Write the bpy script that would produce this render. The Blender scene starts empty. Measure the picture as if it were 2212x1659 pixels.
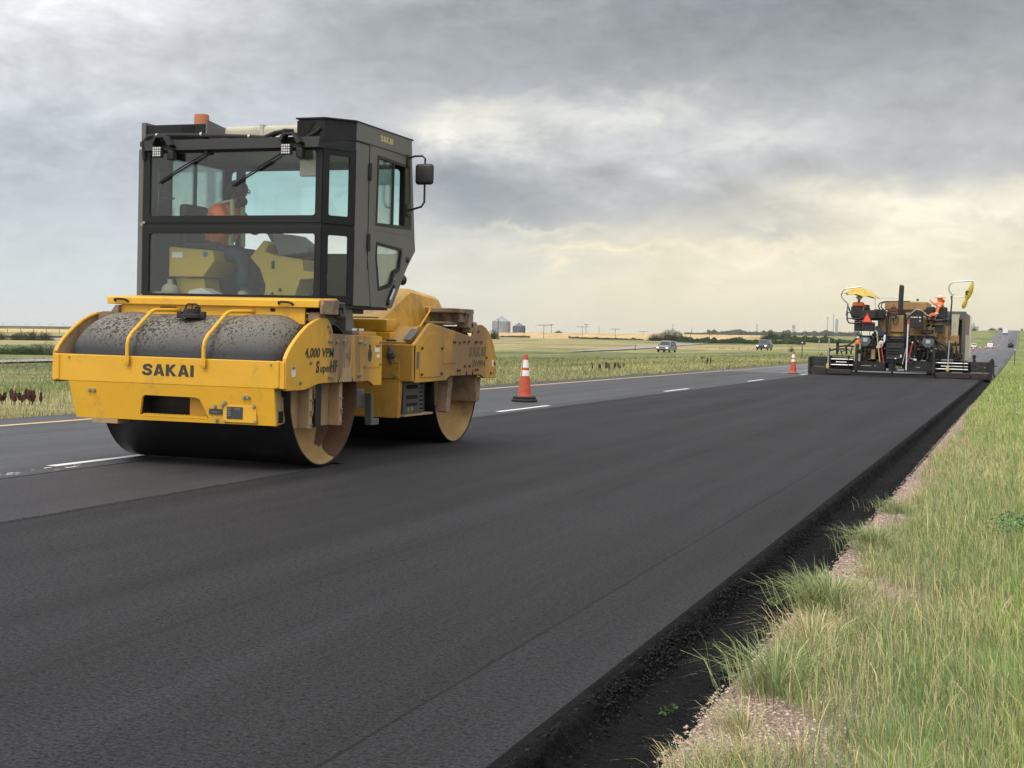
import bpy, bmesh, math, random
import numpy as np
from mathutils import Vector, Matrix
C = bpy.context.scene.collection
PI = math.pi
random.seed(7)
rng = np.random.default_rng(7)
# ---------------------------------------------------------------- camera
EYE = (0.0, 0.0, 1.35)
sc = bpy.context.scene
cam_d = bpy.data.cameras.new("camera"); cam = bpy.data.objects.new("camera", cam_d); C.objects.link(cam)
cam_d.sensor_width = 36; cam_d.lens = 36 * 3066 / 2212
cam_d.clip_start = 0.1; cam_d.clip_end = 30000
rx = Vector((0.94102686, 0.33732988, 0.02601942)); up = Vector((-0.03615143, 0.02378805, 0.99906316)); fw = Vector((-0.3363949, 0.94108591, -0.03458015))
cam.matrix_world = Matrix(((rx.x, up.x, -fw.x, EYE[0]), (rx.y, up.y, -fw.y, EYE[1]), (rx.z, up.z, -fw.z, EYE[2]), (0, 0, 0, 1)))
sc.camera = cam
# ---------------------------------------------------------------- sun and sky
SUN_AZ, SUN_EL = math.radians(200), math.radians(52)      # azimuth from +Y towards +X
sun_d = bpy.data.lights.new("sun", 'SUN'); sun = bpy.data.objects.new("sun", sun_d); C.objects.link(sun)
sun_d.energy = 1.5; sun_d.angle = math.radians(24); sun_d.color = (1.0, 0.95, 0.87)
sdir = Vector((math.sin(SUN_AZ) * math.cos(SUN_EL), math.cos(SUN_AZ) * math.cos(SUN_EL), math.sin(SUN_EL)))
sun.rotation_euler = sdir.to_track_quat('Z', 'Y').to_euler(); sun.location = (0, 0, 40)
sc.view_settings.view_transform = 'Standard'; sc.view_settings.look = 'None'; sc.view_settings.gamma = 1; sc.view_settings.exposure = 0.0

def lin(r, g, b):
    f = lambda c: (c / 255 / 12.92) if c / 255 <= 0.04045 else ((c / 255 + 0.055) / 1.055) ** 2.4
    return (f(r), f(g), f(b), 1)

class NT:
    def __init__(s, tree): s.t = tree; s.n = tree.nodes; s.l = tree.links
    def a(s, typ, ins=None, **kw):
        n = s.n.new(typ)
        for k, v in kw.items(): setattr(n, k, v)
        for k, v in (ins or {}).items():
            if isinstance(v, tuple) and len(v) == 2 and hasattr(v[0], 'outputs'): s.l.new(v[0].outputs[v[1]], n.inputs[k])
            elif hasattr(v, 'outputs'): s.l.new(v.outputs[0], n.inputs[k])
            else: n.inputs[k].default_value = v
        return n
    def m(s, op, a, b=0.0, c=None, clamp=False):
        d = {0: a, 1: b}
        if c is not None: d[2] = c
        return s.a('ShaderNodeMath', d, operation=op, use_clamp=clamp)
    def ramp(s, fac, stops, interp='LINEAR'):
        n = s.a('ShaderNodeValToRGB', {0: fac}); n.color_ramp.interpolation = interp
        e = n.color_ramp.elements
        while len(e) < len(stops): e.new(0.5)
        for x, (p, c) in zip(e, stops): x.position = p; x.color = c if len(c) == 4 else (*c, 1)
        return n
    def mix(s, f, a, b, mode='MIX'):
        n = s.a('ShaderNodeMix', data_type='RGBA', blend_type=mode)
        for i, v in ((0, f), (6, a), (7, b)):
            if isinstance(v, tuple) and len(v) == 2 and hasattr(v[0], 'outputs'): s.l.new(v[0].outputs[v[1]], n.inputs[i])
            elif hasattr(v, 'outputs'): s.l.new(v.outputs[2] if v.bl_idname == 'ShaderNodeMix' else v.outputs[0], n.inputs[i])
            else: n.inputs[i].default_value = v if not isinstance(v, tuple) or len(v) == 4 else (*v, 1)
        return n

world = bpy.data.worlds.new("World"); sc.world = world; world.use_nodes = True
N = NT(world.node_tree); N.n.clear()
tc = N.a('ShaderNodeTexCoord')
sep = N.a('ShaderNodeSeparateXYZ', {0: (tc, 'Generated')})
# elevation (radians) above a horizon that matches the land, azimuth from +Y towards +X
hz = N.m('ADD', (sep, 0) and N.m('MULTIPLY', (sep, 0), -0.01175), N.m('MULTIPLY', (sep, 1), -0.00675))
el = N.m('ARCSINE', N.m('ADD', (sep, 2), hz))
az = N.m('ARCTAN2', (sep, 0), (sep, 1))
elc = N.m('MAXIMUM', el, 0.0)
# cloud-deck coordinates
inv = N.m('DIVIDE', 1.0, N.m('ADD', elc, 0.055))
dx = N.m('MULTIPLY', N.m('SINE', az), inv); dy = N.m('MULTIPLY', N.m('COSINE', az), inv)
deck = N.a('ShaderNodeCombineXYZ', {0: dx, 1: dy, 2: 0.0})
nz1 = N.a('ShaderNodeTexNoise', {'Vector': deck, 'Scale': 0.42, 'Detail': 10.0, 'Roughness': 0.60, 'Distortion': 0.6})
ang = N.a('ShaderNodeCombineXYZ', {0: N.m('MULTIPLY', az, 5.2), 1: N.m('MULTIPLY', el, 10.5), 2: 3.3})
nz2 = N.a('ShaderNodeTexNoise', {'Vector': ang, 'Scale': 2.6, 'Detail': 10.0, 'Roughness': 0.62, 'Distortion': 0.3})
nz4 = N.a('ShaderNodeTexNoise', {'Vector': ang, 'Scale': 7.0, 'Detail': 7.0, 'Roughness': 0.58, 'Distortion': 0.4})
nz3 = N.a('ShaderNodeTexNoise', {'Vector': ang, 'Scale': 1.1, 'Detail': 6.0, 'Roughness': 0.6})
# warped coordinates for the large cloud masses
waz = N.m('ADD', az, N.m('MULTIPLY', N.m('SUBTRACT', (nz3, 0), 0.5), 0.22))
wel = N.m('ADD', el, N.m('MULTIPLY', N.m('SUBTRACT', (nz2, 0), 0.5), 0.075))
def blob(a0, e0, sa, se):
    x = N.m('DIVIDE', N.m('SUBTRACT', waz, math.radians(a0)), math.radians(sa)); y = N.m('DIVIDE', N.m('SUBTRACT', wel, math.radians(e0)), math.radians(se))
    r = N.m('ADD', N.m('MULTIPLY', x, x), N.m('MULTIPLY', y, y))
    return N.m('EXPONENT', N.m('MULTIPLY', r, -1.0))
# base by elevation, two columns (left / right) mixed by azimuth
t = N.m('DIVIDE', el, math.radians(16), clamp=True)
#SKY#
left = N.ramp(t, [(0.0, lin(208, 215, 217)), (0.12, lin(204, 212, 216)), (0.28, lin(196, 203, 209)), (0.45, lin(186, 192, 200)), (0.62, lin(197, 201, 207)), (0.8, lin(198, 201, 205)), (1.0, lin(210, 213, 216))])
right = N.ramp(t, [(0.0, lin(219, 211, 186)), (0.12, lin(229, 221, 194)), (0.22, lin(226, 218, 194)), (0.30, lin(196, 195, 188)), (0.40, lin(176, 178, 179)), (0.55, lin(178, 180, 181)), (0.66, lin(166, 169, 171)), (0.8, lin(152, 156, 159)), (1.0, lin(140, 144, 147))])
fr = N.a('ShaderNodeMapRange', {0: waz, 1: math.radians(-34), 2: math.radians(-12), 3: 0.0, 4: 1.0}, interpolation_type='SMOOTHSTEP')
col = N.mix(fr, left, right)
def add(colr, b, c, f): return N.mix(N.m('MULTIPLY', b, f, clamp=True), colr, c)
for a0, e0, sa, se, c_, f_ in [
    (-24, 11.5, 12, 2.0, (158, 162, 166), .75), (-8, 12.5, 16, 2.2, (138, 142, 145), .85), (-11, 9.6, 8, 1.3, (160, 164, 167), .6), (-2, 9.5, 5, 1.6, (168, 171, 172), .6),
    (-40, 13.5, 8, 3.4, (240, 242, 244), 1.0), (-33, 10.0, 4, 1.2, (206, 209, 212), .5), (-40, 5.4, 8, 1.5, (178, 185, 195), .6), (-36, 8.8, 5, .9, (208, 211, 214), .5),
    (-15, 7.5, 7.5, 1.4, (198, 200, 199), .85), (-20.6, 8.2, 2.4, .7, (238, 236, 224), .85), (-16.4, 8.8, 3.0, .6, (224, 223, 216), .75), (-10, 8.0, 2.6, .7, (212, 212, 207), .8),
    (-20.6, 5.4, 4.2, 1.4, (147, 153, 159), .95), (-14, 5.7, 3.0, .8, (176, 179, 181), .6), (-9.0, 5.3, 5.5, .75, (162, 165, 167), .85), (-10.2, 4.0, 2.2, .35, (170, 173, 175), .8),
    (-3.0, 5.1, 6.0, 1.0, (248, 240, 216), .95), (-4, 3.4, 7, 1.2, (236, 228, 203), .7), (-17, 3.25, 4.0, .22, (244, 232, 203), .85), (-10.5, 3.35, 2.6, .2, (242, 231, 204), .8), (-19.5, 4.1, 3.5, .2, (224, 220, 202), .6), (-21, 2.5, 4, .5, (214, 211, 198), .6)]:
    col = add(col, blob(a0, e0, sa, se), lin(*c_), f_)
n1 = N.m('MULTIPLY', N.m('SUBTRACT', (nz1, 0), 0.5), 0.28)
n2 = N.m('MULTIPLY', N.m('SUBTRACT', (nz2, 0), 0.5), 0.70)
amp = N.a('ShaderNodeMapRange', {0: el, 1: math.radians(0.3), 2: math.radians(6.0), 3: 0.12, 4: 1.0})
mod = N.m('ADD', 1.0, N.m('MULTIPLY', N.m('ADD', N.m('ADD', n1, n2), N.m('MULTIPLY', N.m('SUBTRACT', (nz4, 0), 0.5), 0.46)), amp))
col = N.mix(1.0, col, N.a('ShaderNodeCombineColor', {0: mod, 1: mod, 2: mod}), 'MULTIPLY')
# unseen sky overhead and behind the camera, brightened to light the ground
topf = N.a('ShaderNodeMapRange', {0: el, 1: math.radians(17), 2: math.radians(48), 3: 0.0, 4: 1.0}, interpolation_type='SMOOTHSTEP')
col = N.mix(topf, col, (1.34, 1.36, 1.40, 1))
back = N.a('ShaderNodeMapRange', {0: (sep, 1), 1: 0.35, 2: -0.6, 3: 0.0, 4: 1.0}, interpolation_type='SMOOTHSTEP')
col = N.mix(N.m('MULTIPLY', back, 0.75), col, (1.38, 1.35, 1.30, 1))
sky = N.a('ShaderNodeTexSky', sky_type='NISHITA', sun_disc=False, sun_elevation=SUN_EL, sun_rotation=SUN_AZ)
skyb = N.mix(1.0, sky, (0.1, 0.1, 0.1, 1), 'MULTIPLY')
col = N.mix(0.06, col, skyb)
bg = N.a('ShaderNodeBackground', {0: (col, 2), 1: 1.15})
N.a('ShaderNodeOutputWorld', {0: bg})

# ---------------------------------------------------------------- materials
MATS = {}
def mat(name, c, rough=0.6, metal=0.0, var=0.12, vs=3.0, dirt=None, da=0.0, ds=2.0, streak=1.0, bump=0.0, bs=60.0, attr=False, spec=0.5, emit=None, grad=None):
    """worn painted surface: base colour with soft variation, blotches of dirt, optional bump"""
    m = bpy.data.materials.new(name); m.use_nodes = True; T = NT(m.node_tree); T.n.clear()
    tcn = T.a('ShaderNodeTexCoord'); vec = (tcn, 'Object')
    n = T.a('ShaderNodeTexNoise', {'Vector': vec, 'Scale': vs, 'Detail': 5.0, 'Roughness': 0.6})
    base = T.a('ShaderNodeAttribute', attribute_name='col') if attr else None
    b0 = (base, 0) if attr else (*c, 1)
    f = T.a('ShaderNodeMapRange', {0: (n, 0), 1: 0.3, 2: 0.7, 3: 1 - var, 4: 1 + var})
    cc = T.mix(1.0, b0, T.a('ShaderNodeCombineColor', {0: f, 1: f, 2: f}), 'MULTIPLY')
    rg = rough
    if dirt:
        mp = T.a('ShaderNodeMapping', {0: vec, 3: (1, 1, 1.0 / streak)})
        dn = T.a('ShaderNodeTexNoise', {'Vector': mp, 'Scale': ds, 'Detail': 8.0, 'Roughness': 0.68, 'Distortion': 0.3})
        dm = T.a('ShaderNodeMapRange', {0: (dn, 0), 1: 0.62 - 0.3 * da, 2: 0.78 - 0.25 * da, 3: 0.0, 4: min(1.0, 0.35 + da)})
        if grad:      # real grime centred on a place of the part: (cy, half width)
            sp = T.a('ShaderNodeSeparateXYZ', {0: vec})
            g = T.a('ShaderNodeMapRange', {0: T.m('ABSOLUTE', T.m('SUBTRACT', (sp, 1), grad[0])), 1: grad[1], 2: grad[1] * 0.25, 3: 0.05, 4: 1.0}, interpolation_type='SMOOTHSTEP')
            dm = T.m('MULTIPLY', dm, g)
        cc = T.mix(dm, cc, (*dirt, 1))
        rg = T.a('ShaderNodeMapRange', {0: dm, 1: 0.0, 2: 1.0, 3: rough, 4: min(1, rough + 0.3)})
    bs_ = T.a('ShaderNodeBsdfPrincipled', {'Base Color': (cc, 2), 'Metallic': metal, 'Roughness': rg, 'Specular IOR Level': spec})
    if emit: bs_.inputs['Emission Color'].default_value = (*emit[:3], 1); bs_.inputs['Emission Strength'].default_value = emit[3]
    if bump:
        bn = T.a('ShaderNodeTexNoise', {'Vector': vec, 'Scale': bs, 'Detail': 3.0})
        bp = T.a('ShaderNodeBump', {'Height': (bn, 0), 'Strength': bump, 'Distance': 0.01}); T.l.new(bp.outputs[0], bs_.inputs['Normal'])
    T.a('ShaderNodeOutputMaterial', {0: bs_})
    MATS[name] = m; return m

M = {}
M['yel'] = mat('yellow paint', (0.74, 0.40, 0.025), 0.42, var=0.07, vs=1.5, dirt=(0.34, 0.20, 0.09), da=0.20, ds=4.5, bump=0.12, bs=25)
M['yelside'] = mat('yellow paint grimy in the middle', (0.70, 0.375, 0.03), 0.5, var=0.08, dirt=(0.20, 0.14, 0.09), da=1.0, ds=3.5, streak=7.0, grad=(0.85, 0.80), bump=0.15, bs=30)
M['yelrear'] = mat('yellow paint caked with dust', (0.60, 0.32, 0.035), 0.6, var=0.12, dirt=(0.27, 0.165, 0.085), da=1.3, ds=1.6, streak=3.0, grad=(4.1, 1.45), bump=0.2, bs=30)
M['yeldull'] = mat('dull yellow paint', (0.50, 0.27, 0.04), 0.55, var=0.12, dirt=(0.14, 0.09, 0.06), da=0.35, ds=2.6, streak=2.0, bump=0.15, bs=25)
M['hood'] = mat('engine hood paint', (0.60, 0.32, 0.025), 0.36, var=0.08, dirt=(0.12, 0.075, 0.045), da=0.38, ds=1.9, streak=2.0)
M['tan'] = mat('dusty tan paint', (0.37, 0.255, 0.14), 0.75, var=0.15, dirt=(0.16, 0.10, 0.06), da=0.35, ds=4.0, streak=3.0, bump=0.2, bs=40)
M['dust'] = mat('thick brown dust', (0.27, 0.19, 0.125), 0.9, var=0.2, dirt=(0.10, 0.07, 0.05), da=0.5, ds=5.0, bump=0.4, bs=50)
M['rust'] = mat('rusty steel', (0.11, 0.05, 0.028), 0.8, var=0.25, vs=6, dirt=(0.06, 0.03, 0.02), da=0.5, ds=6, bump=0.3, bs=60)
M['drum'] = mat('wet black drum steel', (0.009, 0.010, 0.012), 0.42, var=0.2, vs=2, dirt=(0.045, 0.043, 0.042), da=0.25, ds=3.0, bump=0.1, bs=90, spec=0.4)
M['drumin'] = mat('drum inner dish coated in dust', (0.42, 0.275, 0.12), 0.8, var=0.2, vs=3, dirt=(0.15, 0.08, 0.045), da=0.30, ds=1.8, bump=0.2, bs=30)
M['cabgrey'] = mat('charcoal cab paint', (0.13, 0.125, 0.12), 0.5, var=0.08, vs=2, dirt=(0.14, 0.11, 0.09), da=0.05, ds=3)
M['cabblk'] = mat('black cab paint', (0.010, 0.011, 0.013), 0.5, var=0.15, vs=2, dirt=(0.05, 0.045, 0.04), da=0.06, ds=4, spec=0.3)
M['blk'] = mat('black steel', (0.018, 0.018, 0.019), 0.5, var=0.2, dirt=(0.06, 0.05, 0.045), da=0.2, ds=6, bump=0.1)
M['rub'] = mat('black rubber', (0.022, 0.022, 0.022), 0.8, var=0.2)
M['tank'] = None
M['letter'] = mat('dark grey lettering', (0.035, 0.037, 0.032), 0.6, var=0.1)
M['letterf'] = mat('faded brown lettering', (0.135, 0.10, 0.065), 0.8, var=0.25, vs=14)
M['gold'] = mat('gold lettering', (0.62, 0.48, 0.20), 0.5, var=0.05)
M['white'] = mat('white paint', (0.75, 0.75, 0.73), 0.5, var=0.06)
M['cream'] = mat('weathered cream plastic', (0.47, 0.44, 0.33), 0.55, var=0.1, dirt=(0.22, 0.2, 0.15), da=0.25, ds=5)
M['bolt'] = mat('dull bolt steel', (0.33, 0.30, 0.22), 0.5, metal=0.5, var=0.2)
M['steel'] = mat('galvanised steel', (0.42, 0.42, 0.41), 0.35, metal=0.8, var=0.15)
M['chrome'] = mat('bright steel rod', (0.60, 0.60, 0.60), 0.3, metal=0.5, var=0.05)
M['amber'] = mat('orange beacon lens', (0.42, 0.14, 0.05), 0.35, var=0.1)
M['org'] = mat('cone orange', (0.50, 0.075, 0.035), 0.55, var=0.2, vs=8, dirt=(0.10, 0.04, 0.03), da=0.25, ds=9)
M['reflw'] = mat('white reflective band', (0.78, 0.77, 0.74), 0.4, var=0.08, dirt=(0.30, 0.09, 0.05), da=0.22, ds=14)
M['hiorg'] = mat('fluorescent orange cloth', (0.85, 0.20, 0.055), 0.85, var=0.15, vs=12)
M['hilime'] = mat('lime reflective tape', (0.45, 0.60, 0.35), 0.6, var=0.1)
M['silver'] = mat('silver reflective tape', (0.55, 0.55, 0.52), 0.4, var=0.1)
M['jean'] = mat('dark blue denim', (0.03, 0.045, 0.08), 0.9, var=0.2, vs=10)
M['pant'] = mat('dark work trousers', (0.03, 0.03, 0.03), 0.9, var=0.2, vs=10)
M['skin'] = mat('skin', (0.17, 0.09, 0.06), 0.6, var=0.1)
M['hair'] = mat('black hair', (0.008, 0.007, 0.007), 0.7, var=0.2)
M['hat'] = mat('white hard hat', (0.6, 0.58, 0.54), 0.4, var=0.1)
M['umb'] = mat('faded yellow canvas', (0.60, 0.44, 0.10), 0.85, var=0.15, vs=2, dirt=(0.30, 0.20, 0.06), da=0.3, ds=3)
M['umb2'] = mat('yellow canvas', (0.52, 0.38, 0.03), 0.85, var=0.25, vs=5, dirt=(0.10, 0.08, 0.03), da=0.2, ds=5)
M['pyel'] = mat('paver tan yellow paint', (0.35, 0.215, 0.085), 0.55, var=0.15, dirt=(0.10, 0.07, 0.04), da=0.3, ds=2.5, streak=2.0)
M['red'] = mat('red paint', (0.45, 0.03, 0.03), 0.5, var=0.1)
M['smv'] = mat('slow vehicle triangle orange', (0.95, 0.12, 0.04), 0.5, var=0.03, emit=(0.9, 0.06, 0.02, 0.0))
M['smvr'] = mat('slow vehicle triangle red border', (0.30, 0.02, 0.02), 0.4, var=0.1)
M['wood'] = mat('weathered wood', (0.07, 0.055, 0.042), 0.9, var=0.3, vs=4)
M['woody'] = mat('yellow wooden handle', (0.55, 0.40, 0.14), 0.7, var=0.15)
M['blue'] = mat('blue plastic', (0.04, 0.14, 0.35), 0.5, var=0.1)
M['lcd'] = mat('grey blue display', (0.35, 0.44, 0.50), 0.3, var=0.03)
M['gunmetal'] = mat('grey control box', (0.10, 0.10, 0.10), 0.5, var=0.15)
M['silo'] = mat('galvanised silo sheet', (0.30, 0.33, 0.37), 0.5, metal=0.3, var=0.15, vs=0.4, dirt=(0.22, 0.23, 0.25), da=0.4, ds=0.5, streak=4.0)
M['silod'] = mat('weathered silo sheet', (0.13, 0.14, 0.17), 0.6, metal=0.2, var=0.15, vs=0.5)
M['conc'] = mat('pale concrete', (0.30, 0.31, 0.32), 0.8, var=0.1, vs=0.1)
M['roofd'] = mat('grey metal roof', (0.16, 0.17, 0.19), 0.6, var=0.1, vs=0.3)
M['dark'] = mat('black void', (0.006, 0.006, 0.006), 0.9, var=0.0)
M['carsil'] = mat('silver car paint', (0.24, 0.25, 0.265), 0.3, metal=0.6, var=0.03, spec=0.6)
M['cardk'] = mat('dark grey car paint', (0.10, 0.10, 0.11), 0.3, metal=0.5, var=0.03, spec=0.6)
M['carw'] = mat('white car paint', (0.75, 0.75, 0.75), 0.3, var=0.03, spec=0.6)
M['cargl'] = mat('dark car glass', (0.02, 0.025, 0.028), 0.08, var=0.0, spec=0.8)
M['tail'] = mat('red tail lamp', (0.4, 0.02, 0.02), 0.3, var=0.0)
M['headl'] = mat('lit headlamp', (0.9, 0.9, 0.85), 0.3, var=0.0, emit=(1.0, 0.97, 0.88, 2.5))
M['lampl'] = mat('clear lamp lens', (0.62, 0.62, 0.62), 0.25, var=0.3, vs=60)
M['leaf'] = mat('leaves', (0.05, 0.075, 0.03), 0.8, attr=True, var=0.25, vs=1.0)
M['blade'] = mat('grass blades', (0.1, 0.12, 0.04), 0.75, attr=True, var=0.05, vs=2.0, spec=0.25)
M['peb'] = mat('pebbles', (0.3, 0.25, 0.2), 0.9, attr=True, var=0.15, vs=60, spec=0.15)
M['dockm'] = mat('dark red seed heads', (0.055, 0.018, 0.014), 0.9, var=0.25)
M['placard'] = mat('dark data plate', (0.035, 0.045, 0.05), 0.45, var=0.1)
M['grat'] = mat('charcoal grille', (0.045, 0.047, 0.052), 0.5, var=0.1, dirt=(0.09, 0.07, 0.05), da=0.2, ds=6)
M['seatm'] = mat('black vinyl seat', (0.02, 0.02, 0.021), 0.6, var=0.2, vs=6)
M['cyel'] = mat('console yellow', (0.50, 0.36, 0.05), 0.5, var=0.06)

def glassmat(name, tint, gl=0.06, dust=0.0):
    m = bpy.data.materials.new(name); m.use_nodes = True; T = NT(m.node_tree); T.n.clear()
    tr = T.a('ShaderNodeBsdfTransparent', {0: (*tint, 1)}); g = T.a('ShaderNodeBsdfGlossy', {0: (1, 1, 1, 1), 'Roughness': 0.03})
    lw = T.a('ShaderNodeFresnel', {0: 1.35}); f = T.m('ADD', T.m('MULTIPLY', lw, 0.8), gl * 0.3)
    mx = T.a('ShaderNodeMixShader', {0: f, 1: tr, 2: g})
    df = T.a('ShaderNodeBsdfDiffuse', {0: (0.35, 0.34, 0.31, 1)})
    tcn = T.a('ShaderNodeTexCoord'); nn = T.a('ShaderNodeTexNoise', {'Vector': (tcn, 'Object'), 'Scale': 5.0, 'Detail': 7.0, 'Roughness': 0.7})
    dd = T.a('ShaderNodeMapRange', {0: (nn, 0), 1: 0.4, 2: 0.8, 3: dust * 0.5, 4: dust * 2.0})
    mx2 = T.a('ShaderNodeMixShader', {0: dd, 1: mx, 2: df}); T.a('ShaderNodeOutputMaterial', {0: mx2}); return m
M['glass'] = glassmat('green tinted cab glass', (0.96, 0.99, 0.985), 0.02, 0.002)
M['glassr'] = glassmat('green rear glass', (0.80, 0.97, 0.945), 0.03, 0.0)
M['glasslo'] = glassmat('dusty green tinted lower glass', (0.94, 0.98, 0.965), 0.03, 0.010)
M['clear'] = glassmat('pale side glass', (0.84, 0.94, 0.90), 0.1, 0.07)

# ---------------------------------------------------------------- mesh helpers
class MB:
    def __init__(s): s.v = []; s.f = []
    def add(s, vs, fs):
        o = len(s.v); s.v += [tuple(v) for v in vs]; s.f += [tuple(i + o for i in f) for f in fs]; return s
    def box(s, x0, x1, y0, y1, z0, z1):
        return s.add([(x0, y0, z0), (x1, y0, z0), (x1, y1, z0), (x0, y1, z0), (x0, y0, z1), (x1, y0, z1), (x1, y1, z1), (x0, y1, z1)],
                     [(0, 3, 2, 1), (4, 5, 6, 7), (0, 1, 5, 4), (1, 2, 6, 5), (2, 3, 7, 6), (3, 0, 4, 7)])
    def bev(s, x0, x1, y0, y1, z0, z1, b=0.01, seg=2):
        bm = bmesh.new(); bmesh.ops.create_cube(bm, size=1.0)
        for v in bm.verts: v.co = Vector(((x0 + x1) / 2 + v.co.x * (x1 - x0), (y0 + y1) / 2 + v.co.y * (y1 - y0), (z0 + z1) / 2 + v.co.z * (z1 - z0)))
        b = min(b, abs(x1 - x0) * .45, abs(y1 - y0) * .45, abs(z1 - z0) * .45)
        bmesh.ops.bevel(bm, geom=bm.edges[:], offset=b, segments=seg, profile=0.5, affect='EDGES')
        return s.bm(bm)
    def bm(s, bm):
        bm.verts.index_update(); s.add([v.co[:] for v in bm.verts], [[v.index for v in f.verts] for f in bm.faces]); bm.free(); return s
    def prism(s, poly, ax, a, b):
        """poly: 2-D outline; ax 'X': poly=(y,z) from x=a..b; 'Y': (x,z); 'Z': (x,y)"""
        n = len(poly); f = {'X': lambda p, t: (t, p[0], p[1]), 'Y': lambda p, t: (p[0], t, p[1]), 'Z': lambda p, t: (p[0], p[1], t)}[ax]
        vs = [f(p, a) for p in poly] + [f(p, b) for p in poly]
        fs = [tuple(range(n)), tuple(range(2 * n - 1, n - 1, -1))] + [(i, i + n, (i + 1) % n + n, (i + 1) % n) for i in range(n)]
        return s.add(vs, fs)
    def frame(s, outer, inner, ax, a, b):
        """ring plate between two outlines of equal count"""
        n = len(outer); f = {'X': lambda p, t: (t, p[0], p[1]), 'Y': lambda p, t: (p[0], t, p[1])}[ax]
        vs = [f(p, a) for p in outer] + [f(p, a) for p in inner] + [f(p, b) for p in outer] + [f(p, b) for p in inner]
        fs = []
        for i in range(n):
            j = (i + 1) % n
            fs += [(i, j, n + j, n + i), (2 * n + i, 3 * n + i, 3 * n + j, 2 * n + j), (i, 2 * n + i, 2 * n + j, j), (n + i, n + j, 3 * n + j, 3 * n + i)]
        return s.add(vs, fs)
    def tube(s, pts, r, seg=8, caps=True):
        pts = [Vector(p) for p in pts]; rs = r if isinstance(r, (list, tuple)) else [r] * len(pts)
        vs = []; fs = []; prev = None
        for i, p in enumerate(pts):
            d = (pts[min(i + 1, len(pts) - 1)] - pts[max(i - 1, 0)]).normalized()
            if prev is None:
                a = Vector((0, 0, 1)) if abs(d.z) < .9 else Vector((1, 0, 0)); u = d.cross(a).normalized()
            else: u = (prev - d * prev.dot(d)).normalized()
            prev = u; w = d.cross(u)
            vs += [p + (u * math.cos(2 * PI * k / seg) + w * math.sin(2 * PI * k / seg)) * rs[i] for k in range(seg)]
        for i in range(len(pts) - 1):
            for k in range(seg): a = i * seg + k; b = i * seg + (k + 1) % seg; fs.append((a, b, b + seg, a + seg))
        if caps: fs += [tuple(range(seg - 1, -1, -1)), tuple(range(len(vs) - seg, len(vs)))]
        return s.add(vs, fs)
    def cyl(s, p0, p1, r, r1=None, seg=24): return s.tube([p0, p1], [r, r if r1 is None else r1], seg)
    def lathe(s, prof, c, ax='Z', seg=32, a0=0, a1=2 * PI):
        """prof: [(radius, height)] around axis through c"""
        full = abs(a1 - a0 - 2 * PI) < 1e-6; k = seg if full else seg + 1; vs = []; fs = []; n = len(prof)
        for j in range(k):
            t = a0 + (a1 - a0) * j / seg; cs, sn = math.cos(t), math.sin(t)
            for r, h in prof:
                vs.append({'Z': (c[0] + r * cs, c[1] + r * sn, c[2] + h), 'X': (c[0] + h, c[1] + r * cs, c[2] + r * sn), 'Y': (c[0] + r * cs, c[1] + h, c[2] + r * sn)}[ax])
        for j in range(seg):
            for i in range(n - 1): a = j * n + i; b = ((j + 1) % k) * n + i; fs.append((a, b, b + 1, a + 1))
        return s.add(vs, fs)
    def ball(s, c, r, seg=12):
        r = r if isinstance(r, (tuple, list)) else (r, r, r); bm = bmesh.new(); bmesh.ops.create_uvsphere(bm, u_segments=seg, v_segments=max(6, seg * 2 // 3), radius=1)
        for v in bm.verts: v.co = Vector((c[0] + v.co.x * r[0], c[1] + v.co.y * r[1], c[2] + v.co.z * r[2]))
        return s.bm(bm)
    def rot(s, deg, c, ax='Z', frm=0):
        R = Matrix.Rotation(math.radians(deg), 3, ax); c = Vector(c)
        for i in range(frm, len(s.v)): s.v[i] = tuple(R @ (Vector(s.v[i]) - c) + c)
        return s
    def build(s, name, m, parent=None, smooth=False, bevel=0, label=None):
        me = bpy.data.meshes.new(name); o = bpy.data.objects.new(name, me); C.objects.link(o)
        off = Vector((0, 0, 0))
        if parent is not None:
            o.parent = parent; off = wloc(parent)
        me.from_pydata([tuple(Vector(v) - off) for v in s.v], [], s.f); me.materials.append(M[m] if isinstance(m, str) else m)
        bm = bmesh.new(); bm.from_mesh(me); bmesh.ops.recalc_face_normals(bm, faces=bm.faces); bm.to_mesh(me); bm.free()
        if bevel:
            b = o.modifiers.new('b', 'BEVEL'); b.width = bevel; b.segments = 2; b.limit_method = 'ANGLE'; b.angle_limit = math.radians(40)
        if smooth:
            me.polygons.foreach_set('use_smooth', [True] * len(me.polygons))
            try: me.set_sharp_from_angle(angle=math.radians(38))
            except Exception: pass
        if label: o['label'] = label
        return o
def wloc(o):
    v = Vector(o.location)
    while o.parent: o = o.parent; v += Vector(o.location)
    return v
def thing(name, label, cat, loc=(0, 0, 0), group=None):
    o = bpy.data.objects.new(name, None); C.objects.link(o); o.location = loc; o.empty_display_size = 0.3
    o['label'] = label; o['category'] = cat
    if group: o['group'] = group
    return o
def tag(o, label=None, cat=None, group=None, kind=None):
    for k, v in (('label', label), ('category', cat), ('group', group), ('kind', kind)):
        if v: o[k] = v
    return o
def copy_obj(o, parent):
    c = o.copy(); C.objects.link(c); c.parent = parent; return c
def copy_tree(o, parent=None):
    c = o.copy(); C.objects.link(c); c.parent = parent
    for ch in [x for x in bpy.data.objects if x.parent == o]: copy_tree(ch, c)
    return c
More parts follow.
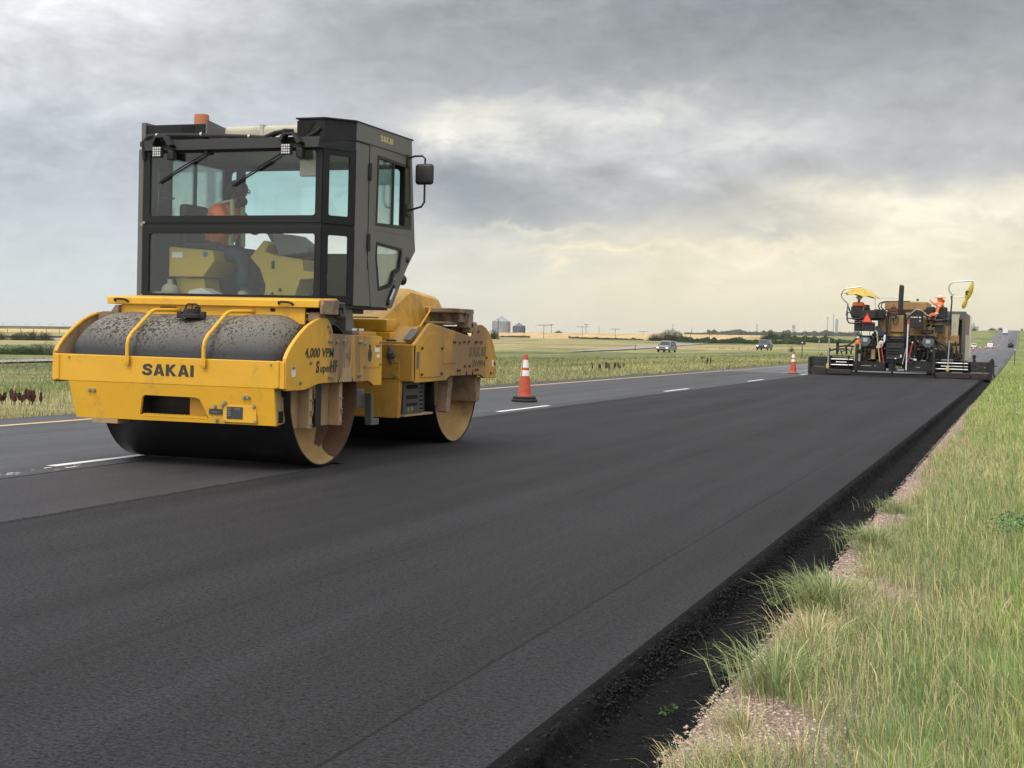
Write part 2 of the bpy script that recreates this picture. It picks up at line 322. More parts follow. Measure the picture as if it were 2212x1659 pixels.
def npmesh(name, V, F4, F3, m, cols=None, smooth=False):
    me = bpy.data.meshes.new(name); V = np.asarray(V, np.float32)
    loops = np.concatenate([F4.ravel(), F3.ravel()]).astype(np.int32) if F3 is not None and len(F3) else F4.ravel().astype(np.int32)
    n4 = len(F4); n3 = 0 if F3 is None else len(F3)
    tot = np.concatenate([np.full(n4, 4), np.full(n3, 3)]).astype(np.int32); st = np.concatenate([[0], np.cumsum(tot)[:-1]]).astype(np.int32)
    me.vertices.add(len(V)); me.vertices.foreach_set('co', V.ravel()); me.loops.add(len(loops)); me.loops.foreach_set('vertex_index', loops)
    me.polygons.add(len(tot)); me.polygons.foreach_set('loop_start', st); me.polygons.foreach_set('loop_total', tot)
    if cols is not None:
        a = me.color_attributes.new('col', 'FLOAT_COLOR', 'POINT'); c4 = np.ones((len(V), 4), np.float32); c4[:, :3] = cols; a.data.foreach_set('color', c4.ravel())
    if smooth: me.polygons.foreach_set('use_smooth', np.ones(len(tot), bool))
    me.update(calc_edges=True); me.validate()
    me.materials.append(M[m] if isinstance(m, str) else m); o = bpy.data.objects.new(name, me); C.objects.link(o); return o
def text(s, name, size, loc, facing, m, parent, bold=0.0, sx=1.0, shear=0.0, ext=0.002, align='LEFT', font=None):
    cu = bpy.data.curves.new(name, 'FONT'); cu.body = s; cu.size = size; cu.offset = bold; cu.extrude = ext; cu.shear = shear; cu.align_x = align; cu.space_character = 1.05 + 12 * bold
    t = bpy.data.objects.new(name, cu); C.objects.link(t)
    dg = bpy.context.evaluated_depsgraph_get(); me = bpy.data.meshes.new_from_object(t.evaluated_get(dg))
    bpy.data.objects.remove(t)
    R = Matrix.Rotation(PI / 2, 4, 'X')
    if facing == 'X': R = Matrix.Rotation(PI / 2, 4, 'Z') @ R
    off = wloc(parent)
    me.transform(Matrix.Translation(Vector(loc) - off) @ R @ Matrix.Diagonal((sx, 1, 1, 1)))
    me.materials.clear(); me.materials.append(M[m]); o = bpy.data.objects.new(name, me); C.objects.link(o); o.parent = parent; return o
GLY = {'I': (.27, [[(0, 0), (.27, 0), (.27, 1), (0, 1)]]),
       'A': (.90, [[(0, 0), (.27, 0), (.45, .70), (.45, 1), (.30, 1)], [(.90, 0), (.60, 1), (.45, 1), (.45, .70), (.63, 0)], [(.316, .18), (.584, .18), (.538, .36), (.362, .36)]]),
       'K': (.88, [[(0, 0), (.27, 0), (.27, 1), (0, 1)], [(.27, .36), (.44, .55), (.84, 1), (.52, 1), (.27, .68)], [(.30, .394), (.56, 0), (.88, 0), (.44, .55)]])}
_sp = [(.74, .66), (.70, .80), (.58, .875), (.42, .885), (.25, .855), (.15, .75), (.17, .63), (.30, .56), (.47, .51), (.63, .44), (.70, .32), (.66, .19), (.52, .12), (.36, .11), (.20, .14), (.10, .24), (.08, .34)]
def _strip(P_, h):
    o = []
    for i in range(len(P_)):
        a = Vector(P_[max(i - 1, 0)]); b = Vector(P_[min(i + 1, len(P_) - 1)]); d = (b - a).normalized(); n = Vector((-d.y, d.x)); p = Vector(P_[i]); o.append((tuple(p + n * h), tuple(p - n * h)))
    return [[o[i][0], o[i][1], o[i + 1][1], o[i + 1][0]] for i in range(len(o) - 1)]
GLY['S'] = (.82, _strip(_sp, .118))
def block(word, size, loc, facing, m, parent, sx=1.0, gap=.11, t=.0015):
    """heavy block lettering as one slab per word"""
    mb = MB(); x = 0.0
    for ch in word:
        w, polys = GLY[ch]
        for p in polys:
            if facing == 'Y': mb.prism([(loc[0] + (x + a) * size * sx, loc[2] + b * size) for a, b in p], 'Y', loc[1] - t, loc[1])
            else: mb.prism([(loc[1] + (x + a) * size * sx, loc[2] + b * size) for a, b in p], 'X', loc[0], loc[0] + t)
        x += w + gap
    return mb.build('lettering', m, parent)
def skin(name, V, E, R, m, parent=None, sub=1, root=0):
    me = bpy.data.meshes.new(name); off = wloc(parent) if parent else Vector((0, 0, 0))
    me.from_pydata([tuple(Vector(v) - off) for v in V], E, []); o = bpy.data.objects.new(name, me); C.objects.link(o)
    md = o.modifiers.new('s', 'SKIN'); md.use_smooth_shade = True
    for i, r in enumerate(R):
        sv = me.skin_vertices[0].data[i]; sv.radius = (r, r) if not isinstance(r, tuple) else r; sv.use_root = (i == root)
    sb = o.modifiers.new('u', 'SUBSURF'); sb.levels = sub; sb.render_levels = sub
    dg = bpy.context.evaluated_depsgraph_get(); me2 = bpy.data.meshes.new_from_object(o.evaluated_get(dg)); bpy.data.objects.remove(o)
    me2.materials.clear(); me2.materials.append(M[m]); me2.polygons.foreach_set('use_smooth', [True] * len(me2.polygons))
    o = bpy.data.objects.new(name, me2); C.objects.link(o); o.parent = parent; return o
# value noise for scattering and ground colour
def vnoise(x, y, s, seed=0):
    x = np.asarray(x, float) / s; y = np.asarray(y, float) / s; xi = np.floor(x).astype(np.int64); yi = np.floor(y).astype(np.int64); xf = x - xi; yf = y - yi
    def h(a, b):
        n = (a * 374761393 + b * 668265263 + seed * 1442695041) & 0xffffffff; n = ((n ^ (n >> 13)) * 1274126177) & 0xffffffff; return ((n ^ (n >> 16)) & 0xffff) / 65535.0
    u = xf * xf * (3 - 2 * xf); v = yf * yf * (3 - 2 * yf)
    return (h(xi, yi) * (1 - u) + h(xi + 1, yi) * u) * (1 - v) + (h(xi, yi + 1) * (1 - u) + h(xi + 1, yi + 1) * u) * v
def fbm(x, y, s, seed=0, o=4): return sum(vnoise(x, y, s / 2 ** k, seed + k * 17) * 0.5 ** k for k in range(o)) / sum(0.5 ** k for k in range(o))
# ---------------------------------------------------------------- lie of the land
PA, PB = 0.01174587, 0.00674819
_yy = np.arange(-400, 9001, 5.0)
_zz = np.interp(_yy, [-400, 0, 110, 224, 400, 500, 560, 640, 760, 1000, 1300, 1420, 2200, 9000], [0, 0, 0, .42, .95, 1.0, 1.25, 3.3, 7.3, 12.6, 16.5, 17.0, 14.0, 14.0])
_zz = np.convolve(np.pad(_zz, 6, 'edge'), np.ones(13) / 13, 'valid')
def zr(Y): return np.interp(Y, _yy, _zz)                    # road profile
def qf(r): return np.interp(r, [0, 300, 700, 850, 960, 1150, 1500, 2500, 9000], [2.75, 2.8, 3.4, 3.9, 3.9, 0.95, 0.7, 2.5, 14])
def sm(t): t = np.clip(t, 0, 1); return t * t * (3 - 2 * t)
def ground(X, Y):
    X = np.asarray(X, float); Y = np.asarray(Y, float); r = np.hypot(X, Y)
    pl = 1.35 + PA * X + PB * Y - qf(r) + 0.25 * (fbm(X, Y, 60, 5, 3) - .5) * np.clip(r / 100, 0, 1)
    road = zr(Y)
    w = np.interp(Y, [0, 300, 650, 1500], [30, 40, 70, 110])
    left = sm((-13.4 - X) / w); right = sm((X + 0.9) / np.interp(Y, [0, 300, 700], [40, 60, 150]))
    zl = road - 0.05; z = zl * (1 - left) + pl * left
    zrt = road - 0.1 - 0.03 * np.clip(X + 0.9, 0, 8); zR = zrt * (1 - right) + pl * right
    z = np.where(X > -7, zR, z)
    z = z + np.where((X < -13.5) | (X > -.5), 0.06 * (fbm(X, Y, 2.2, 9, 3) - .5), 0)
    return z
def spread(a, b, s0, g):
    out = [a]; s = s0
    while out[-1] < b: out.append(out[-1] + s); s *= g
    return out
xs = sorted(set([round(-v, 3) for v in spread(13.46, 6500, 0.35, 1.032)] + [-13.42, -13.3, -1.16, -1.1] + spread(-1.06, 3500, 0.12, 1.045)))
ys = sorted(set([round(-v, 3) for v in spread(0.5, 600, 1.5, 1.25)] + spread(0, 9000, 0.45, 1.019)))
XS, YS = np.meshgrid(xs, ys); ZS = ground(XS, YS)
under = (XS > -13.35) & (XS < -1.13); ZS = np.where(under, ZS - 0.55 - 0.0012 * np.abs(YS), ZS)
nx, ny = len(xs), len(ys)
V = np.stack([XS.ravel(), YS.ravel(), ZS.ravel()], 1); i = np.arange(nx * ny).reshape(ny, nx)
F4 = np.stack([i[:-1, :-1].ravel(), i[:-1, 1:].ravel(), i[1:, 1:].ravel(), i[1:, :-1].ravel()], 1)
def gcol(X, Y):
    r = np.hypot(X, Y); A = fbm(X, Y, 26, 3); B = fbm(X * 1.0, Y * .35, 9, 8); K = fbm(X, Y, 3, 12, 3)
    green = np.array([.150, .172, .072]); tan = np.array([.36, .29, .15]); lush = np.array([.115, .142, .062]); pale = np.array([.30, .28, .13])
    t = sm((A * .6 + B * .4 - .42) / .2)[..., None]; c = green * (1 - t) + pale * t
    c = c * (.75 + .5 * K[..., None])
    d = -13.4 - X
    mid = (sm((d - 12) / 14) * (1 - sm((r - 195) / 40)))[..., None] * sm((B - .3) / .25)[..., None]; c = c * (1 - .75 * mid) + lush * .75 * mid
    far = (sm((r - 205) / 50) * sm((d - 20) / 20) * sm((A * .6 + K * .4 - .38) / .12))[..., None]; c = c * (1 - .8 * far) + tan * .8 * far
    wh = (sm((r - 830) / 25) * (1 - sm((r - 2600) / 400)) * sm((-X - 70 - .0 * Y) / 30))[..., None]
    wc = np.array([.56, .40, .20]) * (.88 + .24 * fbm(X * .2, Y, 90, 4)[..., None]); c = c * (1 - wh) + wc * wh
    leftcrop = (sm((r - 1040) / 20) * sm((-X / np.maximum(Y, 1) - .62) / .06))[..., None]; c = c * (1 - leftcrop) + np.array([.05, .075, .035]) * leftcrop
    hill = (sm((Y - 520) / 60) * (1 - sm((-X - 150) / 60)))[..., None]
    hc = np.array([.15, .185, .07]) * (.7 + .6 * B[..., None]) + np.array([.07, .05, .015]) * sm((K * .5 + A * .5 - .5) / .1)[..., None]; c = c * (1 - hill) + hc * hill
    vg = ((X > -1.2) & (X < 30) & (Y < 900))[..., None]; c = np.where(vg, np.array([.16, .20, .07]) * (.7 + .6 * K[..., None]), c)
    gv = (sm((X + 1.3) / .02) * (1 - sm((X + .62 - .25 * (vnoise(X, Y, .8, 3) - .5)) / .25)) * (1 - sm((Y - 24) / 26)))[..., None]; c = c * (1 - gv) + np.array([.33, .24, .20]) * gv
    edge = ((1 - sm(d / 1.6)) * (d > -2) * (Y < 400))[..., None]; c = c * (1 - .7 * edge) + np.array([.20, .19, .08]) * .7 * edge
    return c
m = bpy.data.materials.new('prairie ground'); m.use_nodes = True; T = NT(m.node_tree); T.n.clear()
at_ = T.a('ShaderNodeAttribute', attribute_name='col'); tcn = T.a('ShaderNodeTexCoord')
n1 = T.a('ShaderNodeTexNoise', {'Vector': (tcn, 'Object'), 'Scale': 1.3, 'Detail': 9.0, 'Roughness': 0.75})
mpg = T.a('ShaderNodeMapping', {0: (tcn, 'Object'), 3: (1.0, .45, 1)}); n2 = T.a('ShaderNodeTexNoise', {'Vector': mpg, 'Scale': 0.12, 'Detail': 10.0, 'Roughness': 0.75})
f = T.a('ShaderNodeMapRange', {0: (n1, 0), 1: .3, 2: .7, 3: .6, 4: 1.4}); f2 = T.a('ShaderNodeMapRange', {0: (n2, 0), 1: .35, 2: .65, 3: .62, 4: 1.38})
n5 = T.a('ShaderNodeTexNoise', {'Vector': mpg, 'Scale': 0.055, 'Detail': 9.0, 'Roughness': 0.72}); w5 = T.a('ShaderNodeMapRange', {0: (n5, 0), 1: .47, 2: .60, 3: 0.0, 4: .55}); at_ = T.mix(w5, (at_, 0), (.31, .265, .135, 1)); ff = T.m('MULTIPLY', f, f2); cc = T.mix(1.0, (at_, 2), T.a('ShaderNodeCombineColor', {0: ff, 1: ff, 2: ff}), 'MULTIPLY')
b = T.a('ShaderNodeBsdfPrincipled', {'Base Color': (cc, 2), 'Roughness': 1.0, 'Specular IOR Level': 0.1})
bp = T.a('ShaderNodeBump', {'Height': (n1, 0), 'Strength': 0.5, 'Distance': 0.05}); T.l.new(bp.outputs[0], b.inputs['Normal'])
T.a('ShaderNodeOutputMaterial', {0: b}); M['ground'] = m
g = npmesh('ground', V, F4, None, 'ground', gcol(XS, YS).reshape(-1, 3), smooth=True); tag(g, kind='structure')

# ---------------------------------------------------------------- asphalt
def asphalt(name, base, streak, grain, lines=(), warm=1.0, rough=0.72, coarse=0.0, seed=0.0, spec=0.35, fleck=.55):
    m = bpy.data.materials.new(name); m.use_nodes = True; T = NT(m.node_tree); T.n.clear()
    tcn = T.a('ShaderNodeTexCoord'); O = (tcn, 'Object'); sp = T.a('ShaderNodeSeparateXYZ', {0: O})
    mp = T.a('ShaderNodeMapping', {0: O, 1: (seed, seed, 0), 3: (1.0, 0.035, 1)}); n1 = T.a('ShaderNodeTexNoise', {'Vector': mp, 'Scale': 1.6, 'Detail': 5.0, 'Roughness': .6})
    mp2 = T.a('ShaderNodeMapping', {0: O, 3: (0.35, 0.18, 1)}); n2 = T.a('ShaderNodeTexNoise', {'Vector': mp2, 'Scale': 1.2, 'Detail': 6.0, 'Roughness': .6, 'Distortion': .4})
    n3 = T.a('ShaderNodeTexNoise', {'Vector': O, 'Scale': 70.0, 'Detail': 4.0, 'Roughness': .75})
    mp4 = T.a('ShaderNodeMapping', {0: O, 3: (1.0, 1.6, 1)}); n4 = T.a('ShaderNodeTexNoise', {'Vector': mp4, 'Scale': 30.0, 'Detail': 4.0, 'Roughness': .75})
    v = T.a('ShaderNodeMapRange', {0: (n1, 0), 1: .3, 2: .7, 3: 1 - streak, 4: 1 + streak}); w = T.a('ShaderNodeMapRange', {0: (n2, 0), 1: .35, 2: .68, 3: .82, 4: 1.16})
    x = T.a('ShaderNodeMapRange', {0: (n3, 0), 1: .3, 2: .72, 3: 1 - grain, 4: 1 + grain}); k = T.a('ShaderNodeMapRange', {0: (n4, 0), 1: .33, 2: .50, 3: fleck, 4: 1.08})
    f = T.m('MULTIPLY', T.m('MULTIPLY', v, w), T.m('MULTIPLY', x, k))
    wob = T.m('MULTIPLY', T.m('SUBTRACT', (n2, 0), .5), .05)
    for (xc, hw, dk) in lines:
        d = T.m('ABSOLUTE', T.m('SUBTRACT', T.m('ADD', (sp, 0), wob), xc)); g = T.a('ShaderNodeMapRange', {0: d, 1: hw * .4, 2: hw, 3: dk, 4: 1.0}); f = T.m('MULTIPLY', f, g)
    cc = T.mix(1.0, (base * warm * .98, base * .975, base * 1.055, 1), T.a('ShaderNodeCombineColor', {0: f, 1: f, 2: f}), 'MULTIPLY')
    rr = T.a('ShaderNodeMapRange', {0: (n2, 0), 1: .35, 2: .65, 3: rough - .08, 4: rough + .08})
    b = T.a('ShaderNodeBsdfPrincipled', {'Base Color': (cc, 2), 'Roughness': rr, 'Specular IOR Level': spec})
    hh = T.m('ADD', (n3, 0), T.m('MULTIPLY', (n4, 0), 1.2 + coarse))
    bp = T.a('ShaderNodeBump', {'Height': hh, 'Strength': 1.0, 'Distance': 0.004 + coarse * .004}); T.l.new(bp.outputs[0], b.inputs['Normal'])
    T.a('ShaderNodeOutputMaterial', {0: b}); M[name] = m
asphalt('new asphalt', .0285, .30, .9, [(-2.0, .011, .45), (-3.55, .04, .86), (-4.6, .012, .9)], 1.02, rough=.70, fleck=.12, spec=.14)
asphalt('rolled asphalt', .052, .16, .4, [], 1.04, .70, seed=3.1, fleck=.55, spec=.14)
asphalt('driving lane asphalt', .070, .26, .25, [(-8.75, .03, .8), (-10.6, .03, .85)], .99, .62, seed=5.7, spec=.2)
asphalt('older asphalt', .125, .42, .2, [(-4.9, .08, .5), (-8.3, .05, .6)], .99, .6, seed=9.2, fleck=.8)
asphalt('loose hot asphalt', .017, .0, .5, [], .99, .8, coarse=4, spec=.12)
def ribbon(name, m, x0, x1, ya, yb, dz=0.0, step=2.0, g=1.01, skl=0, skr=0, nxs=2):
    yv = np.array(spread(ya, yb, step, g)); yv[-1] = yb
    xv = list(np.linspace(x0, x1, nxs)); cross = [(x, dz) for x in xv]
    if skl: cross = [(x0 - .03, dz - skl)] + cross
    if skr: cross = cross + [(x1 + .03, dz - skr)]
    Vv = np.array([[x, y, zr(y) + d] for y in yv for x, d in cross]); k = len(cross); i = np.arange(len(Vv)).reshape(-1, k)
    F = np.stack([i[:-1, :-1].ravel(), i[:-1, 1:].ravel(), i[1:, 1:].ravel(), i[1:, :-1].ravel()], 1)
    return npmesh(name, Vv, F, None, m)
YP = 62.6    # the paver's screed: new mat ends here
tag(ribbon('road', 'driving lane asphalt', -13.4, -8.30, -60, YP, -.012, 1.0, 1.0, skl=.4), kind='structure')
tag(ribbon('road', 'older asphalt', -13.4, -1.15, YP, 2400, -.03, 4.0, 1.01, skl=1.4, skr=1.2), kind='structure')
tag(ribbon('rolled_asphalt_strip', 'rolled asphalt', -8.30, -6.44, -60, 13.0, -.016, 1.0, 1.0), kind='structure')
# unrolled mat with slightly ragged left edge (near) and right lip
tag(ribbon('asphalt_mat', 'new asphalt', -6.40, -1.505, -60, 13.0, 0.0, 1.0, 1.0), kind='structure')
tag(ribbon('asphalt_mat', 'new asphalt', -8.30, -1.505, 13.0, YP, 0.0, 1.0, 1.0), kind='structure')
def lip(name, m, cross, ya, yb, stepf, amp, seed, parent=None, fade=None):
    yv = [ya]
    while yv[-1] < yb: yv.append(yv[-1] + stepf(yv[-1]))
    yv = np.array(yv); cx = np.array([c[0] for c in cross]); cz = np.array([c[1] for c in cross]); ca = np.array([c[2] for c in cross])
    Y, Xc = np.meshgrid(yv, cx, indexing='ij'); Zc = np.tile(cz, (len(yv), 1)); A = np.tile(ca, (len(yv), 1)); s = np.cumsum(np.hypot(np.diff(cx, prepend=cx[0]), np.diff(cz, prepend=cz[0])))
    S = np.tile(s, (len(yv), 1))
    n = fbm(S * 1.0, Y, .05, seed, 3) - .5; n2 = fbm(S, Y, .35, seed + 5, 2) - .5; n3 = fbm(S * 2 + 7, Y, .02, seed + 9, 2) - .5
    Z = Zc + A * amp * (1.1 * n + .9 * n3) ; Xx = Xc + A * amp * (1.9 * n2 + .9 * (fbm(S + 3, Y, .045, seed + 2, 2) - .5))
    Z = np.where((Xc < -1.445) & (Xc > -3), np.maximum(Z, .0025), Z)
    Vv = np.stack([Xx.ravel(), Y.ravel(), (Z + zr(Y)).ravel()], 1); k = len(cross); i = np.arange(len(Vv)).reshape(-1, k)
    F = np.stack([i[:-1, :-1].ravel(), i[:-1, 1:].ravel(), i[1:, 1:].ravel(), i[1:, :-1].ravel()], 1)
    return npmesh(name, Vv, F, None, m, smooth=False)
cr = [(-1.52, .0005, 0), (-1.495, .004, .5), (-1.475, .010, .9), (-1.455, .016, 1.2), (-1.44, .012, 1), (-1.434, .0, 1), (-1.43, -.012, 1), (-1.426, -.026, 1), (-1.421, -.04, 1), (-1.416, -.054, 1), (-1.408, -.068, 1), (-1.395, -.082, 1), (-1.375, -.092, .9)]
cr += [(x, -.098 + (.006 if x < -1.2 else 0), .55) for x in np.linspace(-1.35, -1.10, 16)] + [(-1.085, -.115, .6), (-1.06, -.17, .2)]
stp = lambda y: max(.014, .0022 * abs(y))
tag(lip('asphalt_edge', 'loose hot asphalt', cr, 2.0, 62.0, stp, .034, 31), kind='structure')
tag(lip('asphalt_edge', 'loose hot asphalt', cr[::2] + [cr[-1]], -30.0, 2.0, lambda y: .15, .03, 31), kind='structure')
cl = [(-6.47, -.0155, 0), (-6.455, -.010, .3), (-6.44, -.002, .5), (-6.42, .004, .5), (-6.40, .003, .4), (-6.37, .0015, 0)]
tag(lip('asphalt_seam', 'new asphalt', cl, -10.0, 13.0, lambda y: .05, .02, 77), kind='structure')
# paint
def stripe(name, mt, x0, x1, ya, yb, dz=.004, st=3.0):
    return tag(ribbon(name, mt, x0, x1, ya, yb, dz, st, 1.02), kind='structure')
M['lw'] = mat('white road paint', (0.74, 0.74, 0.72), .6, var=.06, vs=8, dirt=(.1, .1, .1), da=.08, ds=12)
M['ly'] = mat('yellow road paint', (0.62, 0.42, 0.20), .6, var=.1, vs=4, dirt=(.12, .1, .09), da=.2, ds=6)
stripe('yellow_edge_line', 'ly', -12.56, -12.42, -60, YP, -.008); stripe('yellow_edge_line', 'ly', -12.54, -12.44, YP, 900, -.024)
for ya, yb in ((-1.2, 1.8), (11.2, 14.2), (23.45, 26.3), (35.9, 38.7), (47.8, 50.9), (60.0, 62.9)): stripe('white_lane_dash', 'lw', -8.69, -8.575, ya, yb, -.008 if yb < 62 else -.006)
stripe('white_edge_line', 'ly', -1.53, -1.45, 420, 2000, -.022, 6)
for k in range(6): stripe('white_lane_dash', 'lw', -8.69, -8.575, 72.4 + 12.2 * k, 75.4 + 12.2 * k, -.024)
# worn specks of old paint by the lane line and pollen-size white grit
mb = MB()
for k in range(70):
    y = random.uniform(7.5, 12.0); x = -8.50 + random.gauss(0, .05); w = random.uniform(.004, .02); l = random.uniform(.02, .12)
    mb.add([(x - w, y, -.0075), (x + w, y, -.0075), (x + w * .6, y + l, -.0075), (x - w, y + l * .8, -.0075)], [(0, 1, 2, 3)])
tag(mb.build('paint_specks', 'lw'), kind='stuff', label='broken flecks of old white paint beside the lane dash near the roller', cat='road paint')

# ---------------------------------------------------------------- gravel, crumbs
ICO = None
def pebbles(name, n, xy, zf, smin, smax, cols, mt, flat=.6):
    bm = bmesh.new(); bmesh.ops.create_icosphere(bm, subdivisions=1, radius=1); bv = np.array([v.co[:] for v in bm.verts]); bf = np.array([[v.index for v in f.verts] for f in bm.faces]); bm.free()
    P = xy; s = rng.uniform(0, 1, n) ** 2 * (smax - smin) + smin
    a = rng.uniform(0, 6.28, n); jit = rng.uniform(.7, 1.3, (n, len(bv), 1))
    Vv = bv[None] * jit * s[:, None, None] * np.stack([np.ones(n), rng.uniform(.6, 1, n), rng.uniform(.5, 1, n) * flat], 1)[:, None, :]
    x = Vv[..., 0] * np.cos(a)[:, None] - Vv[..., 1] * np.sin(a)[:, None]; y = Vv[..., 0] * np.sin(a)[:, None] + Vv[..., 1] * np.cos(a)[:, None]
    Vv = np.stack([x + P[:, 0:1], y + P[:, 1:2], Vv[..., 2] + zf(P[:, 0], P[:, 1])[:, None] + s[:, None] * .25], -1).reshape(-1, 3)
    F = (bf[None] + (np.arange(n) * len(bv))[:, None, None]).reshape(-1, 3)
    c = cols[rng.integers(0, len(cols), n)] * rng.uniform(.7, 1.25, (n, 1)); c = np.repeat(c, len(bv), 0)
    return npmesh(name, Vv, np.zeros((0, 4), int), F, mt, c)
def yd(n, a, b, p=1.6): return a + (b - a) * rng.uniform(0, 1, n) ** p
n = 52000; P = np.stack([-1.13 + rng.uniform(0, 1, n) ** 1.2 * .62, yd(n, 3.0, 38, 2.3)], 1); P[:, 0] += .0
gc = np.array([[.50, .36, .28], [.42, .32, .26], [.54, .46, .38], [.32, .25, .21], [.60, .53, .45], [.46, .32, .24], [.24, .20, .17]])
tag(pebbles('gravel', n, P, ground, .003, .011, gc, 'peb'), 'pinkish crushed gravel strip between the black edge and the grass', 'gravel', kind='stuff')
n = 26000; P = np.stack([np.where(rng.uniform(0, 1, n) < .6, -1.455 + np.abs(rng.normal(0, .035, n)), rng.uniform(-1.42, -1.09, n)), yd(n, 3.0, 34, 2.2)], 1)
zc = lambda x, y: np.interp(x, [-1.5, -1.45, -1.43, -1.40, -1.36], [0.0, .014, -.02, -.07, -.095]) + .0
P2 = np.stack([-1.45 + np.abs(rng.normal(0, .04, 3500)), yd(3500, 3.0, 30, 2.0)], 1); tag(pebbles('asphalt_lumps', 3500, P2, zc, .005, .013, np.array([[.017, .017, .018], [.024, .024, .026]]), 'peb', .8), 'larger black asphalt lumps broken off the lip of the mat', 'asphalt lumps', kind='stuff')
tag(pebbles('asphalt_crumbs', n, P, zc, .002, .008, np.array([[.017, .017, .018], [.026, .026, .028], [.012, .012, .013]]), 'peb', .8), 'loose black asphalt crumbs fallen along the mat edge', 'asphalt crumbs', kind='stuff')

# ---------------------------------------------------------------- grass
def blades(name, P, Hh, W, lean, az, cols, label, cat='grass', kind='stuff', tipc=None):
    n = len(P); d = np.stack([np.cos(az), np.sin(az), np.zeros(n)], 1); s = np.stack([-np.sin(az), np.cos(az), np.zeros(n)], 1)
    tw = rng.uniform(-1.4, 1.4, n); s = s * np.cos(tw)[:, None] + d * np.sin(tw)[:, None]
    upv = np.array([0, 0, 1.0]); L = lean[:, None]; H = Hh[:, None]; w = W[:, None]
    b0 = P - s * w * .5; b1 = P + s * w * .5; mid = P + upv * H * .55 * (1 - .18 * L) + d * H * .22 * L; m0 = mid - s * w * .42; m1 = mid + s * w * .42
    u = P + upv * H * .85 * (1 - .32 * L) + d * H * .55 * L; u0 = u - s * w * .25; u1 = u + s * w * .25
    tip = P + upv * H * (1 - .5 * L) + d * H * .95 * L
    Vv = np.stack([b0, b1, m0, m1, u0, u1, tip], 1).reshape(-1, 3); o = (np.arange(n) * 7)[:, None]
    F4 = np.concatenate([o + np.array([0, 1, 3, 2]), o + np.array([2, 3, 5, 4])]); F3 = o + np.array([4, 5, 6])
    tc_ = cols if tipc is None else tipc
    c = np.stack([cols, cols, cols, cols, (cols + tc_) / 2, (cols + tc_) / 2, tc_], 1).reshape(-1, 3)
    o_ = npmesh(name, Vv, F4, F3, 'blade', c); tag(o_, label, cat, kind=kind); return o_
GR = np.array([.20, .29, .08]); GB = np.array([.24, .31, .15]); TN = np.array([.58, .47, .25]); LM = np.array([.30, .46, .08]); PL = np.array([.44, .43, .20])
def pick(n, probs, cs): return np.array(cs)[rng.choice(len(cs), n, p=probs)] * rng.uniform(.65, 1.3, (n, 1))
# right verge
n = 400000; Y = yd(n, 2.6, 120, 2.5); X = -1.0 + rng.uniform(0, 1, n) ** 1.5 * (3.2 + Y * .03)
clump = fbm(X, Y, .45, 21, 3); gw = 1 - sm((Y - 22) / 22); cover = sm((X + 1.12 - .15 * gw + (clump - .5) * .8 * gw) / .22); keep = rng.uniform(0, 1, n) < cover * (.35 + .65 * sm((clump - .25) / .3)); X, Y, clump = X[keep], Y[keep], clump[keep]; n = len(X)
P = np.stack([X, Y, ground(X, Y) - .01], 1); zone = fbm(X, Y, 1.6, 40, 2)
lush = sm((X + .10 + (zone - .5) * .5) / .3) * np.where(Y < 14, 1, .5)
lush = np.maximum(lush, sm((Y - 16) / 12) * .8); k = rng.uniform(0, 1, n); c1 = pick(n, [.42, .34, .11, .13], [GR, GB, TN, PL]); c2 = pick(n, [.45, .30, .05, .20], [GR, LM, TN, PL]); dry = pick(n, [.4, .3, .3], [TN, PL, GB])
cols = np.where((k < lush)[:, None], c2, np.where(((zone > .56) & (k > .45))[:, None], dry, c1))
Hh = rng.gamma(6, .0185, n) * (.65 + .7 * clump) * np.interp(X, [-1, -.7, 0], [.7, 1.0, 1.15]); W = rng.uniform(.0018, .0038, n) * np.interp(Y, [4, 15, 60, 120], [1, 1.8, 5, 9])
blades('verge_grass', P, Hh, W, rng.beta(2, 3, n) * .95, rng.normal(2.6, 1.3, n), cols, 'tall green and straw coloured grass on the near right verge', tipc=cols * .75 + TN * .25)
n = 7000; Yt_ = yd(n, 3.2, 26, 1.6); ci = rng.integers(0, 70, n); cy_ = yd(70, 3.4, 26, 1.5)[ci]; cx_ = rng.normal(-.83, .08, 70)[ci]; a_ = rng.normal(3.0, 1.2, n); r_ = np.abs(rng.normal(0, .05, n)); X = cx_ + r_ * np.cos(a_); Y = cy_ + r_ * np.sin(a_) * 1.5
blades('verge_edge_grass', np.stack([X, Y, ground(X, Y) - .01], 1), rng.uniform(.06, .20, n), rng.uniform(.0018, .0035, n), rng.beta(3, 2, n) * 1.25, a_, pick(n, [.3, .35, .35], [GB, TN, PL]), 'short bent grass creeping over the inner edge of the gravel')
n = 2600; Y = yd(n, 3.0, 30, 1.7); X = rng.uniform(-.85, .9, n); blades('seed_stalks', np.stack([X, Y, ground(X, Y)], 1), rng.uniform(.22, .36, n), rng.uniform(.0014, .0024, n), rng.beta(2, 3, n) * .8, rng.normal(2.6, 1.6, n), pick(n, [.8, .2], [TN, PL]), 'thin dry seed stalks standing above the verge grass')
